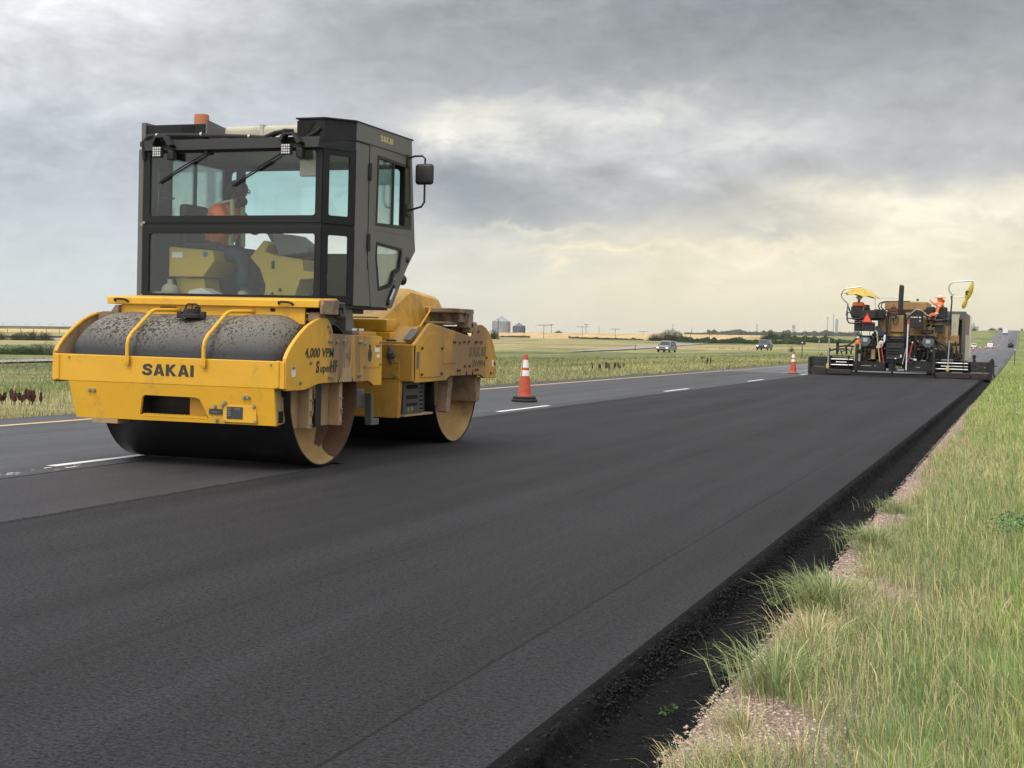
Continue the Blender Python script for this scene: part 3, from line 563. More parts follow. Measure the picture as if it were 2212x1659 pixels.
# bent tussocks on the gravel edge
def tussock(x, y, nb, h, spread_, name, label, colset, drift=PI):
    n = nb; a = rng.normal(drift, 1.5, n); r = np.abs(rng.normal(0, .085, n)); P = np.stack([x + r * np.cos(a) * 1.3, y + r * np.sin(a) * 1.6, np.full(n, float(ground(x, y)) - .01)], 1)
    cols = pick(n, [.5, .3, .2], colset); blades(name, P, rng.uniform(.5, 1.05, n) * h, rng.uniform(.0025, .0045, n), rng.beta(2.5, 2, n) * spread_, a, cols, label, 'grass tuft', kind=None)
tl = ['blue green grass tussock leaning far over the gravel in the nearest corner', 'largest blue green tussock reaching over the black asphalt strip', 'dry brown tussock on the gravel between the two largest tufts', 'bushy grass tuft on the gravel edge beyond the largest tussock', 'small far grass tuft at the inner edge of the gravel']
for (x, y, nb, h, sp_, cs), lb in zip([(-.90, 5.85, 300, .32, 1.35, [GB, PL, GR]), (-.92, 7.75, 800, .32, 1.3, [GB, PL, GR]), (-.88, 6.8, 330, .26, 1.3, [TN, PL, GB]), (-.90, 10.2, 600, .28, 1.3, [GB, PL, GR]), (-.96, 12.6, 260, .20, 1.2, [GB, PL, GR])], tl):
    tussock(x, y, nb, h, sp_, 'grass_tussock', lb, cs)
for ob in [o for o in bpy.data.objects if o.name.startswith('grass_tussock')]: ob['group'] = 'grass tufts along the gravel edge'
# dark green broad-leaved weed in the verge
def leafcloud(name, cen, rad, n, size, cols, m_='leaf', parent=None, seed=0, flat=1.0, nclump=14, dome=False):
    cen = np.array(cen); rad = np.array(rad); cc = rng.normal(0, 1, (nclump, 3)); cc /= np.linalg.norm(cc, axis=1)[:, None]; cc *= rng.uniform(.25, .85, (nclump, 1)); cc[:, 2] = cc[:, 2] * .8 + .1
    cs = rng.uniform(.22, .45, nclump); which = rng.integers(0, nclump, n); d = rng.normal(0, 1, (n, 3)); d /= np.linalg.norm(d, axis=1)[:, None]
    p = cc[which] + d * (cs[which] * rng.uniform(.3, 1, n) ** .5)[:, None]; p[:, 2] = np.maximum(p[:, 2], -.95) if not dome else np.abs(p[:, 2]) * 2 - 1
    p = cen + p * rad * (np.array([1.3, 1.3, 1.0]) if dome else 1.0); u = rng.normal(0, 1, (n, 3)); u /= np.linalg.norm(u, axis=1)[:, None]; v = np.cross(u, rng.normal(0, 1, (n, 3))); v /= np.linalg.norm(v, axis=1)[:, None]
    s = size * rng.uniform(.6, 1.4, (n, 1)); Vv = np.stack([p - u * s, p + v * s * .5, p + u * s, p - v * s * .5], 1).reshape(-1, 3)
    F = (np.arange(n) * 4)[:, None] + np.array([0, 1, 2, 3]); tone = rng.uniform(.6, 1.35, nclump)[which][:, None] * rng.uniform(.75, 1.25, (n, 1))
    c = np.repeat(np.array(cols) * tone, 4, 0)
    if parent is not None: Vv = Vv - np.array(wloc(parent))
    o = npmesh(name, Vv, F, None, m_, c)
    if parent is not None: o.parent = parent
    return o
o = leafcloud('leafy_weed', (.00, 11.2, .02), (.20, .75, .15), 700, .014, (.15, .24, .09)); tag(o, 'dark green broad leaved weed growing among the verge grass', 'weed')
o = leafcloud('asphalt_sprig', (-1.22, 5.3, -.07), (.03, .06, .025), 60, .010, (.05, .08, .02)); tag(o, 'small torn green sprig lying on the black asphalt strip', 'sprig')
o = leafcloud('grass_scrap', (-1.22, 7.75, -.07), (.05, .14, .03), 90, .013, (.12, .16, .05)); tag(o, 'torn scrap of pale grass on the black strip beside the largest tussock', 'grass scrap')
# median grass on the left
n = 150000; D = 12 + (150 - 12) * rng.uniform(0, 1, n) ** 1.5; th = np.radians(rng.uniform(-62, -2, n)); X = D * np.sin(th); Y = D * np.cos(th); Y += rng.uniform(-2, 2, n)
keep = (X < -13.42) & (X > -75) & (Y > -4); X, Y, D = X[keep], Y[keep], D[keep]
ne = 26000; Ye = yd(ne, 4, 120, 1.3); Xe = -13.42 - rng.gamma(1.2, .28, ne); X = np.r_[X, Xe]; Y = np.r_[Y, Ye]; D = np.hypot(X, Y); n = len(X)
edge = (X > -14.4); A = fbm(X, Y * .35, 9, 8); cl_ = fbm(X, Y, 1.5, 61, 3)
ll = sm((A - .38) / .2); cols = np.where((rng.uniform(0, 1, n) < ll)[:, None], pick(n, [.5, .3, .2], [PL, TN, GB]), pick(n, [.55, .3, .15], [GR, GB, PL]))
cols = np.where(edge[:, None], pick(n, [.6, .15, .25], [PL * 1.05, TN, GB]), cols) * .78; mid_ = (sm((D - 60) / 40) * .8)[:, None]; cols = cols * (1 - mid_) + gcol(X, Y) * 1.1 * mid_
Hh = rng.gamma(7, .021, n) * (.4 + 1.1 * cl_) * np.where(edge, .75, 1.0); W = np.interp(D, [12, 30, 60, 150], [.006, .013, .03, .09]) * rng.uniform(.7, 1.3, n)
blades('median_grass', np.stack([X, Y, ground(X, Y) - .02], 1), Hh, W, rng.beta(2, 3, n) * .8, rng.normal(0, 1.8, n), cols, 'rough green and straw grass covering the wide median', tipc=cols * .8 + PL * .22)
# dock weeds: dark red seed spikes
def dock(x, y, ns, h, label, spr=.35):
    z = float(ground(x, y)); t = thing('dock_weed', label, 'weed', (x, y, z), 'dark red dock weeds in the median')
    for k in range(ns):
        mb = MB(); ax = x + random.gauss(0, spr); ay = y + random.gauss(0, spr); hh = h * random.uniform(.6, 1.0); lx = random.gauss(0, .04); prof = []; n = 14
        for j in range(n + 1): f = j / n; prof.append((ax + lx * (.3 + .7 * f) + random.gauss(0, .008), ay, z + hh * (.3 + .7 * f)))
        mb.tube(prof, [.006 + .036 * math.sin(PI * min(1, (j + .4) / n)) ** .6 * random.uniform(.45, 1.1) for j in range(n + 1)], 5); mb.build('seed_head', 'dockm', t)
        st = MB(); st.tube([(ax, ay, z), (ax + lx * .3, ay, z + hh * .32)], .007, 4); st.build('stem', 'dockm', t)
def at(x, y, d):                                            # photograph position + distance along the view axis -> place
    c = rx * (x - 1106) + up * (829.5 - y) + fw * 3066; return Vector(EYE) + c * (d / 3066)
def land(x, y, dmin=20, dmax=3000):                          # where the sight line meets the ground
    lo = dmin
    for d in np.geomspace(dmin, dmax, 500):
        p = at(x, y, d)
        if p.z <= float(ground(p.x, p.y)): return Vector((p.x, p.y, float(ground(p.x, p.y))))
    p = at(x, y, dmax); return Vector((p.x, p.y, float(ground(p.x, p.y))))
p = land(24, 876); dock(p.x, p.y, 6, .30, 'dark red seed spikes at the far left edge of the median', 0.21)
p = land(50, 875); dock(p.x, p.y, 9, .30, 'thick clump of dark red dock just left of the roller', 0.15)
p = land(1303, 802); dock(p.x, p.y, 9, 0.43, 'low cluster of dark red dock in the median beyond the near cone', 0.33)
p = land(1338, 799); dock(p.x, p.y, 3, 0.37, 'few small red dock stems right of the larger red cluster', 0.15)
p = land(1528, 794); dock(p.x, p.y, 3, 0.59, 'single tall red dock stalk near the road edge, middle of the median', 0.07)
p = land(1585, 757); dock(p.x, p.y, 12, 0.62, 'wide reddish dock patch between the two oncoming cars', 1.80)
# ================================================================ TRAFFIC CONES
def cone_big(x, y, label, heavy):
    z = float(zr(y)) - .012 if y < 62 else float(zr(y)) - .03; t = thing('traffic_cone', label, 'traffic cone', (x, y, z), 'cones beside the lane line'); h = .97
    rad = lambda u: .155 * (1 - u) + .042 * u
    mb = MB(); mb.lathe([(.20, .045), (.17, .06), (rad(.06), .09)] + [(rad(u), u * h) for u in (.2, .4, .6, .8, .97)] + [(rad(.97) - .008, h), (.001, h)], (x, y, z), 'Z', 28); b = mb.build('cone_body', 'org', t, smooth=True)
    for (u0, u1) in ((.545, .665), (.72, .885)):
        q = MB(); gap = .5 if heavy else 0.0
        if heavy:
            for a0, a1 in ((-1.45, 1.20), (1.62, 4.45)): q.lathe([(rad(u0) + .003, u0 * h), (rad(u1) + .003, u1 * h)], (x, y, z), 'Z', 14, a0 - .5, a1 - .5)
        else: q.lathe([(rad(u0) + .003, u0 * h), (rad(u1) + .003, u1 * h)], (x, y, z), 'Z', 28)
        q.build('reflective_band', 'reflw', b, smooth=True)
    q = MB()
    if heavy: 
        for k, (rr_, zz) in enumerate(((.245, .03), (.215, .085))): q.lathe([(rr_ + .035 * math.cos(a), zz + .030 * math.sin(a)) for a in [j * PI / 4 for j in range(9)]], (x, y, z), 'Z', 10); 
    q.bev(x - .2, x + .2, y - .2, y + .2, z + .002, z + .05, .02); q.build('rubber_base', 'rub', t, smooth=heavy)
    return t
cone_big(-9.55, 27.5, 'nearest orange cone with patched white bands and thick rubber base, right of the roller', True)
cone_big(-9.28, 62.2, 'orange cone standing just left of the paver screed', False)
c0 = None
CY = [227, 264, 309, 355, 400, 434, 481, 529, 577, 640, 700]; CL = ['nearest small far cone in front of the white pickup', 'second far cone, right of the white pickup', 'third far cone beyond the white pickup', 'fourth far cone along the closed lane', 'fifth far cone just before the oncoming white car', 'far cone at the left wheel of the white car', 'far cone in front of the white car', 'far cone just right of the white car', 'far cone between the white car and the dark roller', 'tiny far cone left of the dark roller', 'tiniest cone at the foot of the hill']
for k, (y, lb) in enumerate(zip(CY, CL)):
    z = float(zr(y)) - .03
    if c0 is None:
        t = thing('traffic_cone', lb, 'traffic cone', (-7.9, y, z), 'small cones along the far closed lane'); mb = MB(); mb.lathe([(.16, .03)] + [(.16 * (1 - u) + .04 * u, u * .95) for u in (.1, .5, 1)] + [(.001, .95)], (-7.9, y, z), 'Z', 10); b = mb.build('cone_body', 'org', t, smooth=True); q = MB(); q.lathe([(.100, .50), (.077, .68)], (-7.9, y, z), 'Z', 10); q.lathe([(.072, .72), (.060, .84)], (-7.9, y, z), 'Z', 10); q.build('reflective_band', 'reflw', b); q = MB(); q.box(-8.1, -7.7, y - .2, y + .2, z, z + .05); q.build('rubber_base', 'org', t); c0 = t
    else: t = copy_tree(c0); t.location = (-7.9, y, z); t['label'] = lb
# ================================================================ VEHICLES
def vehicle(name, label, cat, loc, heading, L, W, H, paint, kind='suv', lit=False, group=None):
    """built nose towards -Y at the origin, then placed; heading in degrees about Z"""
    t = thing(name, label, cat, (0, 0, 0), group); hw = W / 2; b = MB()
    hb = H * .54; nose = -L / 2; tail = L / 2
    if kind == 'pickup': ro = [(nose + L * .32, hb), (nose + L * .42, H), (nose + L * .62, H), (nose + L * .66, hb)]
    else: ro = [(nose + L * .25, hb), (nose + L * .37, H - .03), (nose + L * .42, H), (tail - L * .10, H - .02), (tail - L * .02, hb + .05)]
    low = [(nose + .02, .38), (nose, .55), (nose + .03, hb - .16), (nose + .12, hb - .06), (nose + L * .24, hb), (tail - .03, hb + .02), (tail, .6), (tail - .03, .35), (nose + .1, .28)]
    b.prism(low, 'X', -hw, hw); body = b.build('body', paint, t, bevel=.06)
    g = MB(); n = len(ro); ins = .16
    vs = []
    for sx in (-1, 1):
        for (y, z) in ro: vs.append((sx * (hw - .04 - (ins if z > hb + .1 else 0)), y, z))
    g.add(vs, [tuple(range(n)), tuple(range(2 * n - 1, n - 1, -1))] + [(i, i + n, (i + 1) % n + n, (i + 1) % n) for i in range(n)]); gh = g.build('cabin', paint, t, bevel=.03)
    w = MB(); d = .012
    a, c = Vector((0, *ro[0])), Vector((0, *ro[1])); e = (c - a); nrm = Vector((0, -e.z, e.y)).normalized()
    p0 = a + e * .12 + nrm * d; p1 = a + e * .88 + nrm * d; w.add([(-hw + .12, p0.y, p0.z), (hw - .12, p0.y, p0.z), (hw - .26, p1.y, p1.z), (-hw + .26, p1.y, p1.z)], [(0, 1, 2, 3)]); w.build('windscreen', 'cargl', gh)
    w = MB(); a, c = Vector((0, *ro[-1])), Vector((0, *ro[-2])); e = c - a; p0 = a + e * .15 + Vector((0, .02, 0)); p1 = a + e * .85 + Vector((0, .02, .0)); w.add([(-hw + .18, p0.y, p0.z), (hw - .18, p0.y, p0.z), (hw - .30, p1.y, p1.z), (-hw + .30, p1.y, p1.z)], [(0, 1, 2, 3)]); w.build('rear_window', 'cargl', gh)
    yA, yB = ro[0][0] + L * .10, ro[-1][0] - L * .06; m_ = (yA + yB) / 2
    for sx in (-1, 1):
        w = MB()
        for (y0, y1) in ((yA, m_ - .05), (m_ + .05, yB)):
            q = []
            for (y, z) in ((y0, hb + .05), (y1, hb + .05), (min(y1, ro[-2][0]), H - .14), (max(y0, ro[1][0] + .05), H - .14)): q.append((sx * (hw - .025 - ins * (z - hb) / (H - hb)), y, z))
            w.add(q, [(0, 1, 2, 3)])
        w.build('side_window', 'cargl', gh)
        mr = MB(); mr.bev(sx * hw + (0 if sx > 0 else -.16), sx * hw + (.16 if sx > 0 else 0), ro[0][0] + .35, ro[0][0] + .45, hb + .02, hb + .2, .02, 1); mr.build('wing_mirror', 'blk', t)
        for yw in (nose + L * .19, tail - L * .20):
            q = MB(); q.lathe([(.001, -.1), (.24, -.1), (.34, -.09), (.36, 0), (.34, .1), (.24, .11), (.001, .11)], (sx * (hw - .09), yw, .36), 'X', 18); wl = q.build('wheel', 'rub', t, smooth=True); q = MB(); q.lathe([(.001, .115 * sx), (.2, .115 * sx), (.22, .08 * sx)], (sx * (hw - .09), yw, .36), 'X', 14); q.build('rim', 'steel', wl)
        q = MB(); q.ball((sx * (hw - .24), nose + .05, hb - .24), (.2, .09, .09), 10); q.build('headlight', 'headl' if lit else 'lampl', body, smooth=True)
        q = MB(); q.bev(sx * (hw - .12) - .1, sx * (hw - .12) + .1, tail - .04, tail + .02, hb - .25, hb + .02, .02, 1); q.build('tail_light', 'tail', body)
    q = MB(); q.bev(-hw * .55, hw * .55, nose - .015, nose + .06, .62, hb - .2, .02, 1); q.bev(-hw * .9, hw * .9, nose - .01, nose + .08, .32, .46, .02, 1); q.build('grille', 'blk', body)
    if kind == 'pickup': q = MB(); q.box(-hw + .1, hw - .1, ro[-1][0] + .1, tail - .08, hb - .3, hb + .03); q.build('cargo_bed', 'blk', body)
    t.location = loc; t.rotation_euler = (0, 0, math.radians(heading)); return t
def face_cam(p, extra=0): return math.degrees(math.atan2(p.x, -p.y)) * 0 + extra
p = land(1440, 761.5, 60); vehicle('oncoming_car', 'silver and black crossover car with lit headlamps driving towards the viewer on the far carriageway', 'car', p, -3, 4.6, 1.85, 1.72, 'carsil', lit=True)
p = land(1651, 757, 60); vehicle('oncoming_car', 'boxy pale grey off-roader with lit headlamps following behind the silver car', 'car', p, -3, 4.7, 1.9, 1.85, 'cardk', lit=True)
vehicle('pickup_truck', 'white pickup truck seen from behind beside the paver', 'pickup truck', (-8.75 - .8, 232, float(zr(232)) - .03), 180, 5.6, 2.0, 2.0, 'carw', 'suv')
vehicle('white_car', 'white estate car seen from behind beyond the row of small cones', 'car', (-9.3, 480, float(zr(480)) - .03), 180, 4.8, 1.95, 1.75, 'carw', 'suv')
t = vehicle('white_car', 'low white car with an orange light on its roof parked left of the far lane', 'car', (-14.6, 494, float(ground(-14.6, 494)) + .0), 180, 4.7, 1.85, 1.5, 'carw', 'suv'); q = MB(); q.ball((0, 0, 1.58), (.22, .12, .12), 10); q.v = [(x, y, z) for x, y, z in q.v]; bq = q.build('roof_beacon', 'hiorg', None, smooth=True); bq.parent = t
vehicle('parked_vehicle', 'white vehicle cut off by the right edge of the picture on the verge', 'pickup truck', (2.0, 372, float(ground(2.0, 372))), 180, 5.5, 2.0, 1.95, 'carw', 'suv')
# white box truck on the hill
t = thing('box_truck', 'small white box truck driving up the far hill', 'truck', (-8.0, 800, float(zr(800)) - .03)); z = t.location.z; mb = MB(); mb.bev(-9.3, -6.7, 797, 804, z + .9, z + 3.3, .05, 1); mb.build('box_body', 'carw', t); mb = MB(); mb.box(-9.1, -6.9, 797.2, 806.5, z + .55, z + .9); mb.build('chassis', 'blk', t); mb = MB(); mb.bev(-9.2, -6.8, 804.2, 806.6, z + .6, z + 2.7, .1, 1); mb.build('cab', 'carw', t)
mb = MB()
for x in (-8.9, -7.1):
    for y in (798.5, 805): mb.lathe([(.001, -.15), (.45, -.15), (.45, .15), (.001, .15)], (x, y, z + .45), 'X', 14)
mb.build('wheel', 'rub', t)
# small dark roller at the foot of the hill, yellow roller on the crest
def small_roller(label, x, y, body, k=1.0, topm='blk'):
    z = float(zr(y)) - .03; t = thing('distant_roller', label, 'road roller', (x, y, z)); mb = MB()
    for dy_ in (-1.5, 1.5): mb.lathe([(.001, -1), (.55, -1), (.6, -.98), (.6, .98), (.55, 1), (.001, 1)], (x, y + dy_, z + .6), 'X', 20)
    mb.build('drum', 'drum', t, smooth=True); mb = MB(); mb.bev(x - 1.05, x + 1.05, y - 2.3, y + 2.3, z + .75, z + 1.45, .12, 2); mb.build('body', body, t)
    mb = MB()
    for sx in (-.75, .75):
        for sy in (-.6, .7): mb.cyl((x + sx, y + sy, z + 1.4), (x + sx, y + sy, z + 2.75), .05, seg=6)
    mb.bev(x - .95, x + .95, y - .9, y + 1.0, z + 2.7, z + 2.85, .05, 1); mb.build('canopy', topm, t); mb = MB(); mb.bev(x - .3, x + .3, y + .1, y + .25, z + 1.4, z + 2.1, .05, 1); mb.bev(x - .35, x + .35, y - .4, y + .2, z + 1.4, z + 1.6, .05, 1); mb.build('seat', 'seatm', t)
    mb = MB(); mb.box(x - .6, x - .45, y - 2.34, y - 2.3, z + 1.2, z + 1.32); mb.box(x + .45, x + .6, y - 2.34, y - 2.3, z + 1.2, z + 1.32); mb.build('tail_light', 'tail', t); return t
small_roller('dark roller with red lights at the foot of the far hill', -3.5, 560, 'blk'); small_roller('tiny yellow roller on the crest of the hill', .35, 1290, 'yeldull', topm='carw')
# ================================================================ ROADSIDE POSTS
def delineator(x, y, zb, h, label):
    t = thing('marker_post', label, 'marker post', (x, y, zb), 'roadside marker posts'); mb = MB(); mb.prism([(x - .03, y), (x + .03, y), (x + .03, y + .015), (x - .03, y + .015)], 'Z', zb, zb + h); mb.prism([(x - .008, y + .015), (x + .008, y + .015), (x + .008, y + .04), (x - .008, y + .04)], 'Z', zb, zb + h); mb.build('post', 'blk', t); mb = MB(); mb.lathe([(.001, -.01), (.055, -.01), (.055, .0), (.001, .005)], (x, y - .01, zb + h - .06), 'Y', 14); mb.build('reflector', 'white', t)
delineator(-.42, 118, float(ground(-.42, 118)), 1.35, 'thin dark marker post with white reflector on the right verge')
p = land(1732, 779, 80); delineator(p.x, p.y, p.z, 1.45, 'thin dark marker post with white reflector in the median left of the paver')
# ================================================================ POLES
def pole(d, x, yt, yb, label, arm=0, dbl=False, lean=0.0, m_='wood', r=.13):
    p = at(x, yb, d); q = at(x, yt, d); z0 = min(p.z, float(ground(p.x, p.y))) - .3; t = thing('utility_pole', label, 'utility pole', (p.x, p.y, z0), 'telegraph poles along the railway'); mb = MB(); top = Vector((p.x + lean, p.y, q.z)); mb.tube([(p.x, p.y, z0), top], [r * 1.25, r], 8); mb.build('pole', m_, t)
    a = rx
    if arm:
        mb = MB(); zz = top.z - .35; mb.tube([top + a * -arm - Vector((0, 0, .35)), top + a * arm - Vector((0, 0, .35))], .15, 6)
        for k in (-1, -.6, -.3, .3, .6, 1): mb.cyl(top + a * arm * k * .95 - Vector((0, 0, .3)), top + a * arm * k * .95 - Vector((0, 0, .02)), .05, seg=6)
        if dbl: mb.tube([top + a * -arm * .7 - Vector((0, 0, 1.0)), top + a * arm * .7 - Vector((0, 0, 1.0))], .08, 6)
        mb.build('crossarm', m_, t)
    return top
pole(540, 1075.2, 689.5, 737, 'tall bare pole standing in front of the larger silo', r=.15)
TP = [pole(766, 1174.3, 701, 732, 'largest T shaped pole, first right of the silos', 3.9)]
TP += [pole(940, 1257.6, 705, 731, 'second T shaped pole right of the silos, a thinner pole close behind it', 3.9), pole(1000, 1328.6, 709.8, 733.5, 'third T shaped pole, halfway between the silos and the round bush', 3.6), pole(1150, 1389.9, 715.3, 734, 'fourth T shaped pole, just left of the round bush', 3.6)]
pole(1190, 1191, 700, 719.5, 'thin double armed pole on the skyline right of the first T pole', 1.6, True, r=.16); pole(1180, 1266, 700, 720, 'thin double armed pole on the skyline right of the second T pole', 1.9, True, r=.16)
pole(1400, 1293.8, 704.3, 719.5, 'bare thin pole on the skyline between the second and third T poles', r=.16); pole(1500, 1453.2, 700.3, 716, 'short armed pole rising behind the round bush', .8, r=.16)
pole(1000, 1490.3, 708.3, 730, 'leaning bare pole first right of the round bush', lean=1.3); pole(1000, 1532.5, 710.3, 732, 'upright bare pole second right of the round bush', lean=.3); pole(1200, 1635, 701, 719, 'lone pole with a small top box on the far skyline', .6, r=.2)
pole(1100, 1098, 700.0, 718, 'short pole with a crossarm between the two silos', .9, r=.14); pole(1100, 1125.5+7, 703.5, 718, 'short pole just right of the smaller silo', .8, r=.14); pole(900, 1603, 727, 735, 'stubby post in the wheat between the bare poles', r=.2)
# fence posts (far side of carriageway)
fp = [(1372, 745, 758), (1451, 741, 757), (1446.5, 738.5, 747)]
for (x, yt, yb), lb in zip(fp, ('thin fence post just left of the silver car', 'thin fence post in the grass right of the silver car', 'short fence post at the edge of the side road')):
    p = land(x, yb, 60); q = at(x, yt, (p - Vector(EYE)).dot(fw)); t = MB(); t.tube([p, (p.x, p.y, q.z)], .06, 6); o = t.build('fence_post', 'wood', None); tag(o, lb, 'fence post', 'fence posts in the median')
# ================================================================ SILOS, TOWERS
def silo(x, yb, d, D, hw_, hr, m_, label, ribs=True):
    p = at(x, yb, d); z0 = min(p.z, float(ground(p.x, p.y))) - .2; t = thing('grain_silo', label, 'grain silo', (p.x, p.y, z0)); R = D / 2; mb = MB(); pr = []
    nb = 12
    for k in range(nb): pr += [(R, hw_ * k / nb), (R + .06, hw_ * (k + .5) / nb)]
    pr += [(R, hw_)]; mb.lathe(pr, (p.x, p.y, z0), 'Z', 40); w = mb.build('wall', m_, t, smooth=False)
    mb = MB()
    for k in range(20): a = 2 * PI * k / 20; mb.cyl((p.x + (R + .1) * math.cos(a), p.y + (R + .1) * math.sin(a), z0), (p.x + (R + .1) * math.cos(a), p.y + (R + .1) * math.sin(a), z0 + hw_), .10, seg=5)
    mb.build('stiffener', 'silod' if m_ == 'silo' else 'blk', w)
    mb = MB(); mb.lathe([(R + .3, hw_ - .1), (R * .12, hw_ + hr), (R * .12, hw_ + hr + .5), (.001, hw_ + hr + .6)], (p.x, p.y, z0), 'Z', 40); mb.build('roof', m_, t)
    return t
silo(1082.7, 718.5, 1200, 15.0, 9.6, 4.0, 'silo', 'larger shiny corrugated grain silo with conical roof'); silo(1120.9, 718.5, 1230, 10.6, 5.6, 2.6, 'silod', 'smaller dark grey grain silo right of the shiny one')
p = at(1066, 719, 1150); t = thing('grain_auger', 'sloping dark grain auger at the left foot of the larger silo', 'grain auger', (p.x, p.y, p.z - 1)); mb = MB(); mb.tube([p + rx * -5, p + rx * 3.5 + Vector((0, 0, 4.4)), p + rx * 4.2 + Vector((0, 0, 3.0))], .35, 8); mb.cyl(p + rx * 1.5, p + rx * 1.5 + Vector((0, 0, 3.2)), .12, seg=6); mb.build('auger_tube', 'roofd', t)
# water tower
p = at(1714, 722, 4500); t = thing('water_tower', 'pale water tower with round tank on thin legs above the far treeline', 'water tower', p); z = p.z; mb = MB(); mb.lathe([(.001, 19.5), (3.5, 20.2), (4.6, 22), (4.8, 24), (4.8, 27.5), (2.6, 30), (.3, 31.4), (.001, 32)], p, 'Z', 24); mb.build('tank', 'conc', t, smooth=True)
mb = MB()
for k in range(6): a = k * PI / 3 + .3; mb.cyl((p.x + 6.6 * math.cos(a), p.y + 6.6 * math.sin(a), z - 3), (p.x + 4.4 * math.cos(a), p.y + 4.4 * math.sin(a), z + 22), .38, seg=6)
mb.cyl(p, p + Vector((0, 0, 21)), .7, seg=8); mb.build('leg', 'conc', t)
for x, yt, lb in ((1787, 685.5, 'shorter thin radio mast left of the paver seat'), (1799.5, 679, 'taller thin radio mast beside the left paver seat')):
    p = at(x, 724, 3000); q = at(x, yt, 3000); t = MB(); t.tube([p, (p.x, p.y, q.z)], .8, 6); t.tube([(p.x, p.y, q.z - 4), (p.x, p.y, q.z)], [.5, 1.6], 6); o = t.build('radio_mast', 'steel', None); tag(o, lb, 'radio mast', 'masts on the skyline')
p = at(1806.5, 724, 4500); mb = MB(); mb.lathe([(4.5, -4), (4.0, 50), (.001, 52)], p, 'Z', 12); o = mb.build('standpipe', 'conc', None); tag(o, 'faint pale standpipe tower behind the radio masts', 'tower')
# grain elevator on the hill
p = at(2102, 718, 4000); t = thing('grain_elevator', 'pale grey grain elevator with tall headhouse on the hill beyond the truck', 'grain elevator', p); z = p.z; E = lambda dx_, w, h, dd=8: (dx_, w, h, dd); u = 4000 / 3066.
mb = MB()
for k in range(9): cx = p + rx * ((-10.5 + k * 2.55) * u); mb.cyl(cx - Vector((0, 0, 6)), cx + Vector((0, 0, (15.5 if k < 6 else 12.5) * u)), 1.6 * u, seg=14)
mb.build('storage_bins', 'conc', t); mb = MB(); q = p + rx * (-8.5 * u); mb.box(q.x - 2.6, q.x + 2.6, q.y - 3, q.y + 3, z, z + 25 * u); q = p + rx * (-10.8 * u); mb.box(q.x - 1.2, q.x + 1.2, q.y - 3, q.y + 3, z, z + 21 * u); q = p + rx * (.5 * u); mb.box(q.x - 2.2, q.x + 2.2, q.y - 3, q.y + 3, z, z + 20.5 * u); mb.build('headhouse', 'conc', t)
mb = MB(); q = p + rx * (4 * u) - fw * 30; mb.box(q.x - 9, q.x + 11, q.y - 3, q.y + 3, z - 3, z + 2.0); mb.build('shed', 'white', t)
# ================================================================ SIDE ROAD, RAILWAY, PIVOT
def horizon(x): return 702 + .0127 * x
M['sider'] = mat('pale old asphalt', (.30, .275, .25), .9, var=.1, vs=.05)
lo = [(1228, 761.6), (1300, 759), (1372, 755.5), (1450, 749.5), (1545, 741.8), (1560, 740.6)]; hi = [(1228, 761.0), (1300, 755.5), (1372, 749.0), (1450, 743.6), (1545, 739.8), (1560, 740.0)]
vs = []; fs = []
def resample(L, n=40):
    xs_ = np.linspace(L[0][0], L[-1][0], n); return list(zip(xs_, np.interp(xs_, [p[0] for p in L], [p[1] for p in L])))
A_, B_ = resample(lo), resample(hi)
for a, b_ in zip(A_, B_):
    pa = land(*a, 100); pb_ = land(*b_, 100)
    for k in range(6): q = pa.lerp(pb_, k / 5); vs.append((q.x, q.y, float(ground(q.x, q.y)) + .13))
n = len(A_); fs = [(i * 6 + j, i * 6 + 6 + j, i * 6 + 7 + j, i * 6 + 1 + j) for i in range(n - 1) for j in range(5)]
tag(MB().add(vs, fs).build('side_road', 'sider'), kind='structure')
mb = MB(); vs = []; fs = []
for k in range(9):                                            # far carriageway, a strip parallel to ours
    y = 30 + k * 14
    for x in (-73, -71, -69.5, -68): vs.append((x, y, float(ground(x, y)) + .12))
fs = [(i * 4 + j, i * 4 + j + 1, i * 4 + 5 + j, i * 4 + 4 + j) for i in range(8) for j in range(3)]
tag(MB().add(vs, fs).build('far_carriageway', 'sider'), kind='structure')
# railway: ballast bank and two rails seen at the left
M['ballast'] = mat('grey pink ballast', (.27, .24, .225), .95, var=.3, vs=1.5, bump=.5, bs=4)
ra, rb2 = at(-250, 741, 248), at(1000, 733, 560); dirv = (rb2 - ra); dirv.z = 0; dirv.normalize(); nrmv = Vector((-dirv.y, dirv.x, 0))
ln = 420; vs = []; fs = []; nseg = 80
for k in range(nseg + 1):
    q = ra + dirv * (ln * k / nseg - 60)
    for o_, dz in ((-45.0, -.22), (-5, -.2), (-1.8, 0), (1.8, 0), (6, -1.6)): w = q - nrmv * o_ * -1; vs.append((w.x, w.y, float(ground(q.x, q.y)) + .35 + dz))
fs = [(i * 5 + j, i * 5 + j + 1, i * 5 + 6 + j, i * 5 + 5 + j) for i in range(nseg) for j in range(4)]
tag(MB().add(vs, fs).build('railway_embankment', 'ballast'), kind='structure')
t = thing('railway_track', 'dark railway track running along the embankment at far left', 'railway track', (ra.x, ra.y, float(ground(ra.x, ra.y)) + .35))
for s_ in (-.72, .72):
    mb = MB(); pts = []
    for k in range(0, nseg + 1, 2): q = ra + dirv * (ln * k / nseg - 60) + nrmv * s_; c_ = ra + dirv * (ln * k / nseg - 60); pts.append((q.x, q.y, float(ground(c_.x, c_.y)) + .55))
    mb.tube(pts, .10, 4); mb.build('rail', 'rust', t)
mb = MB()
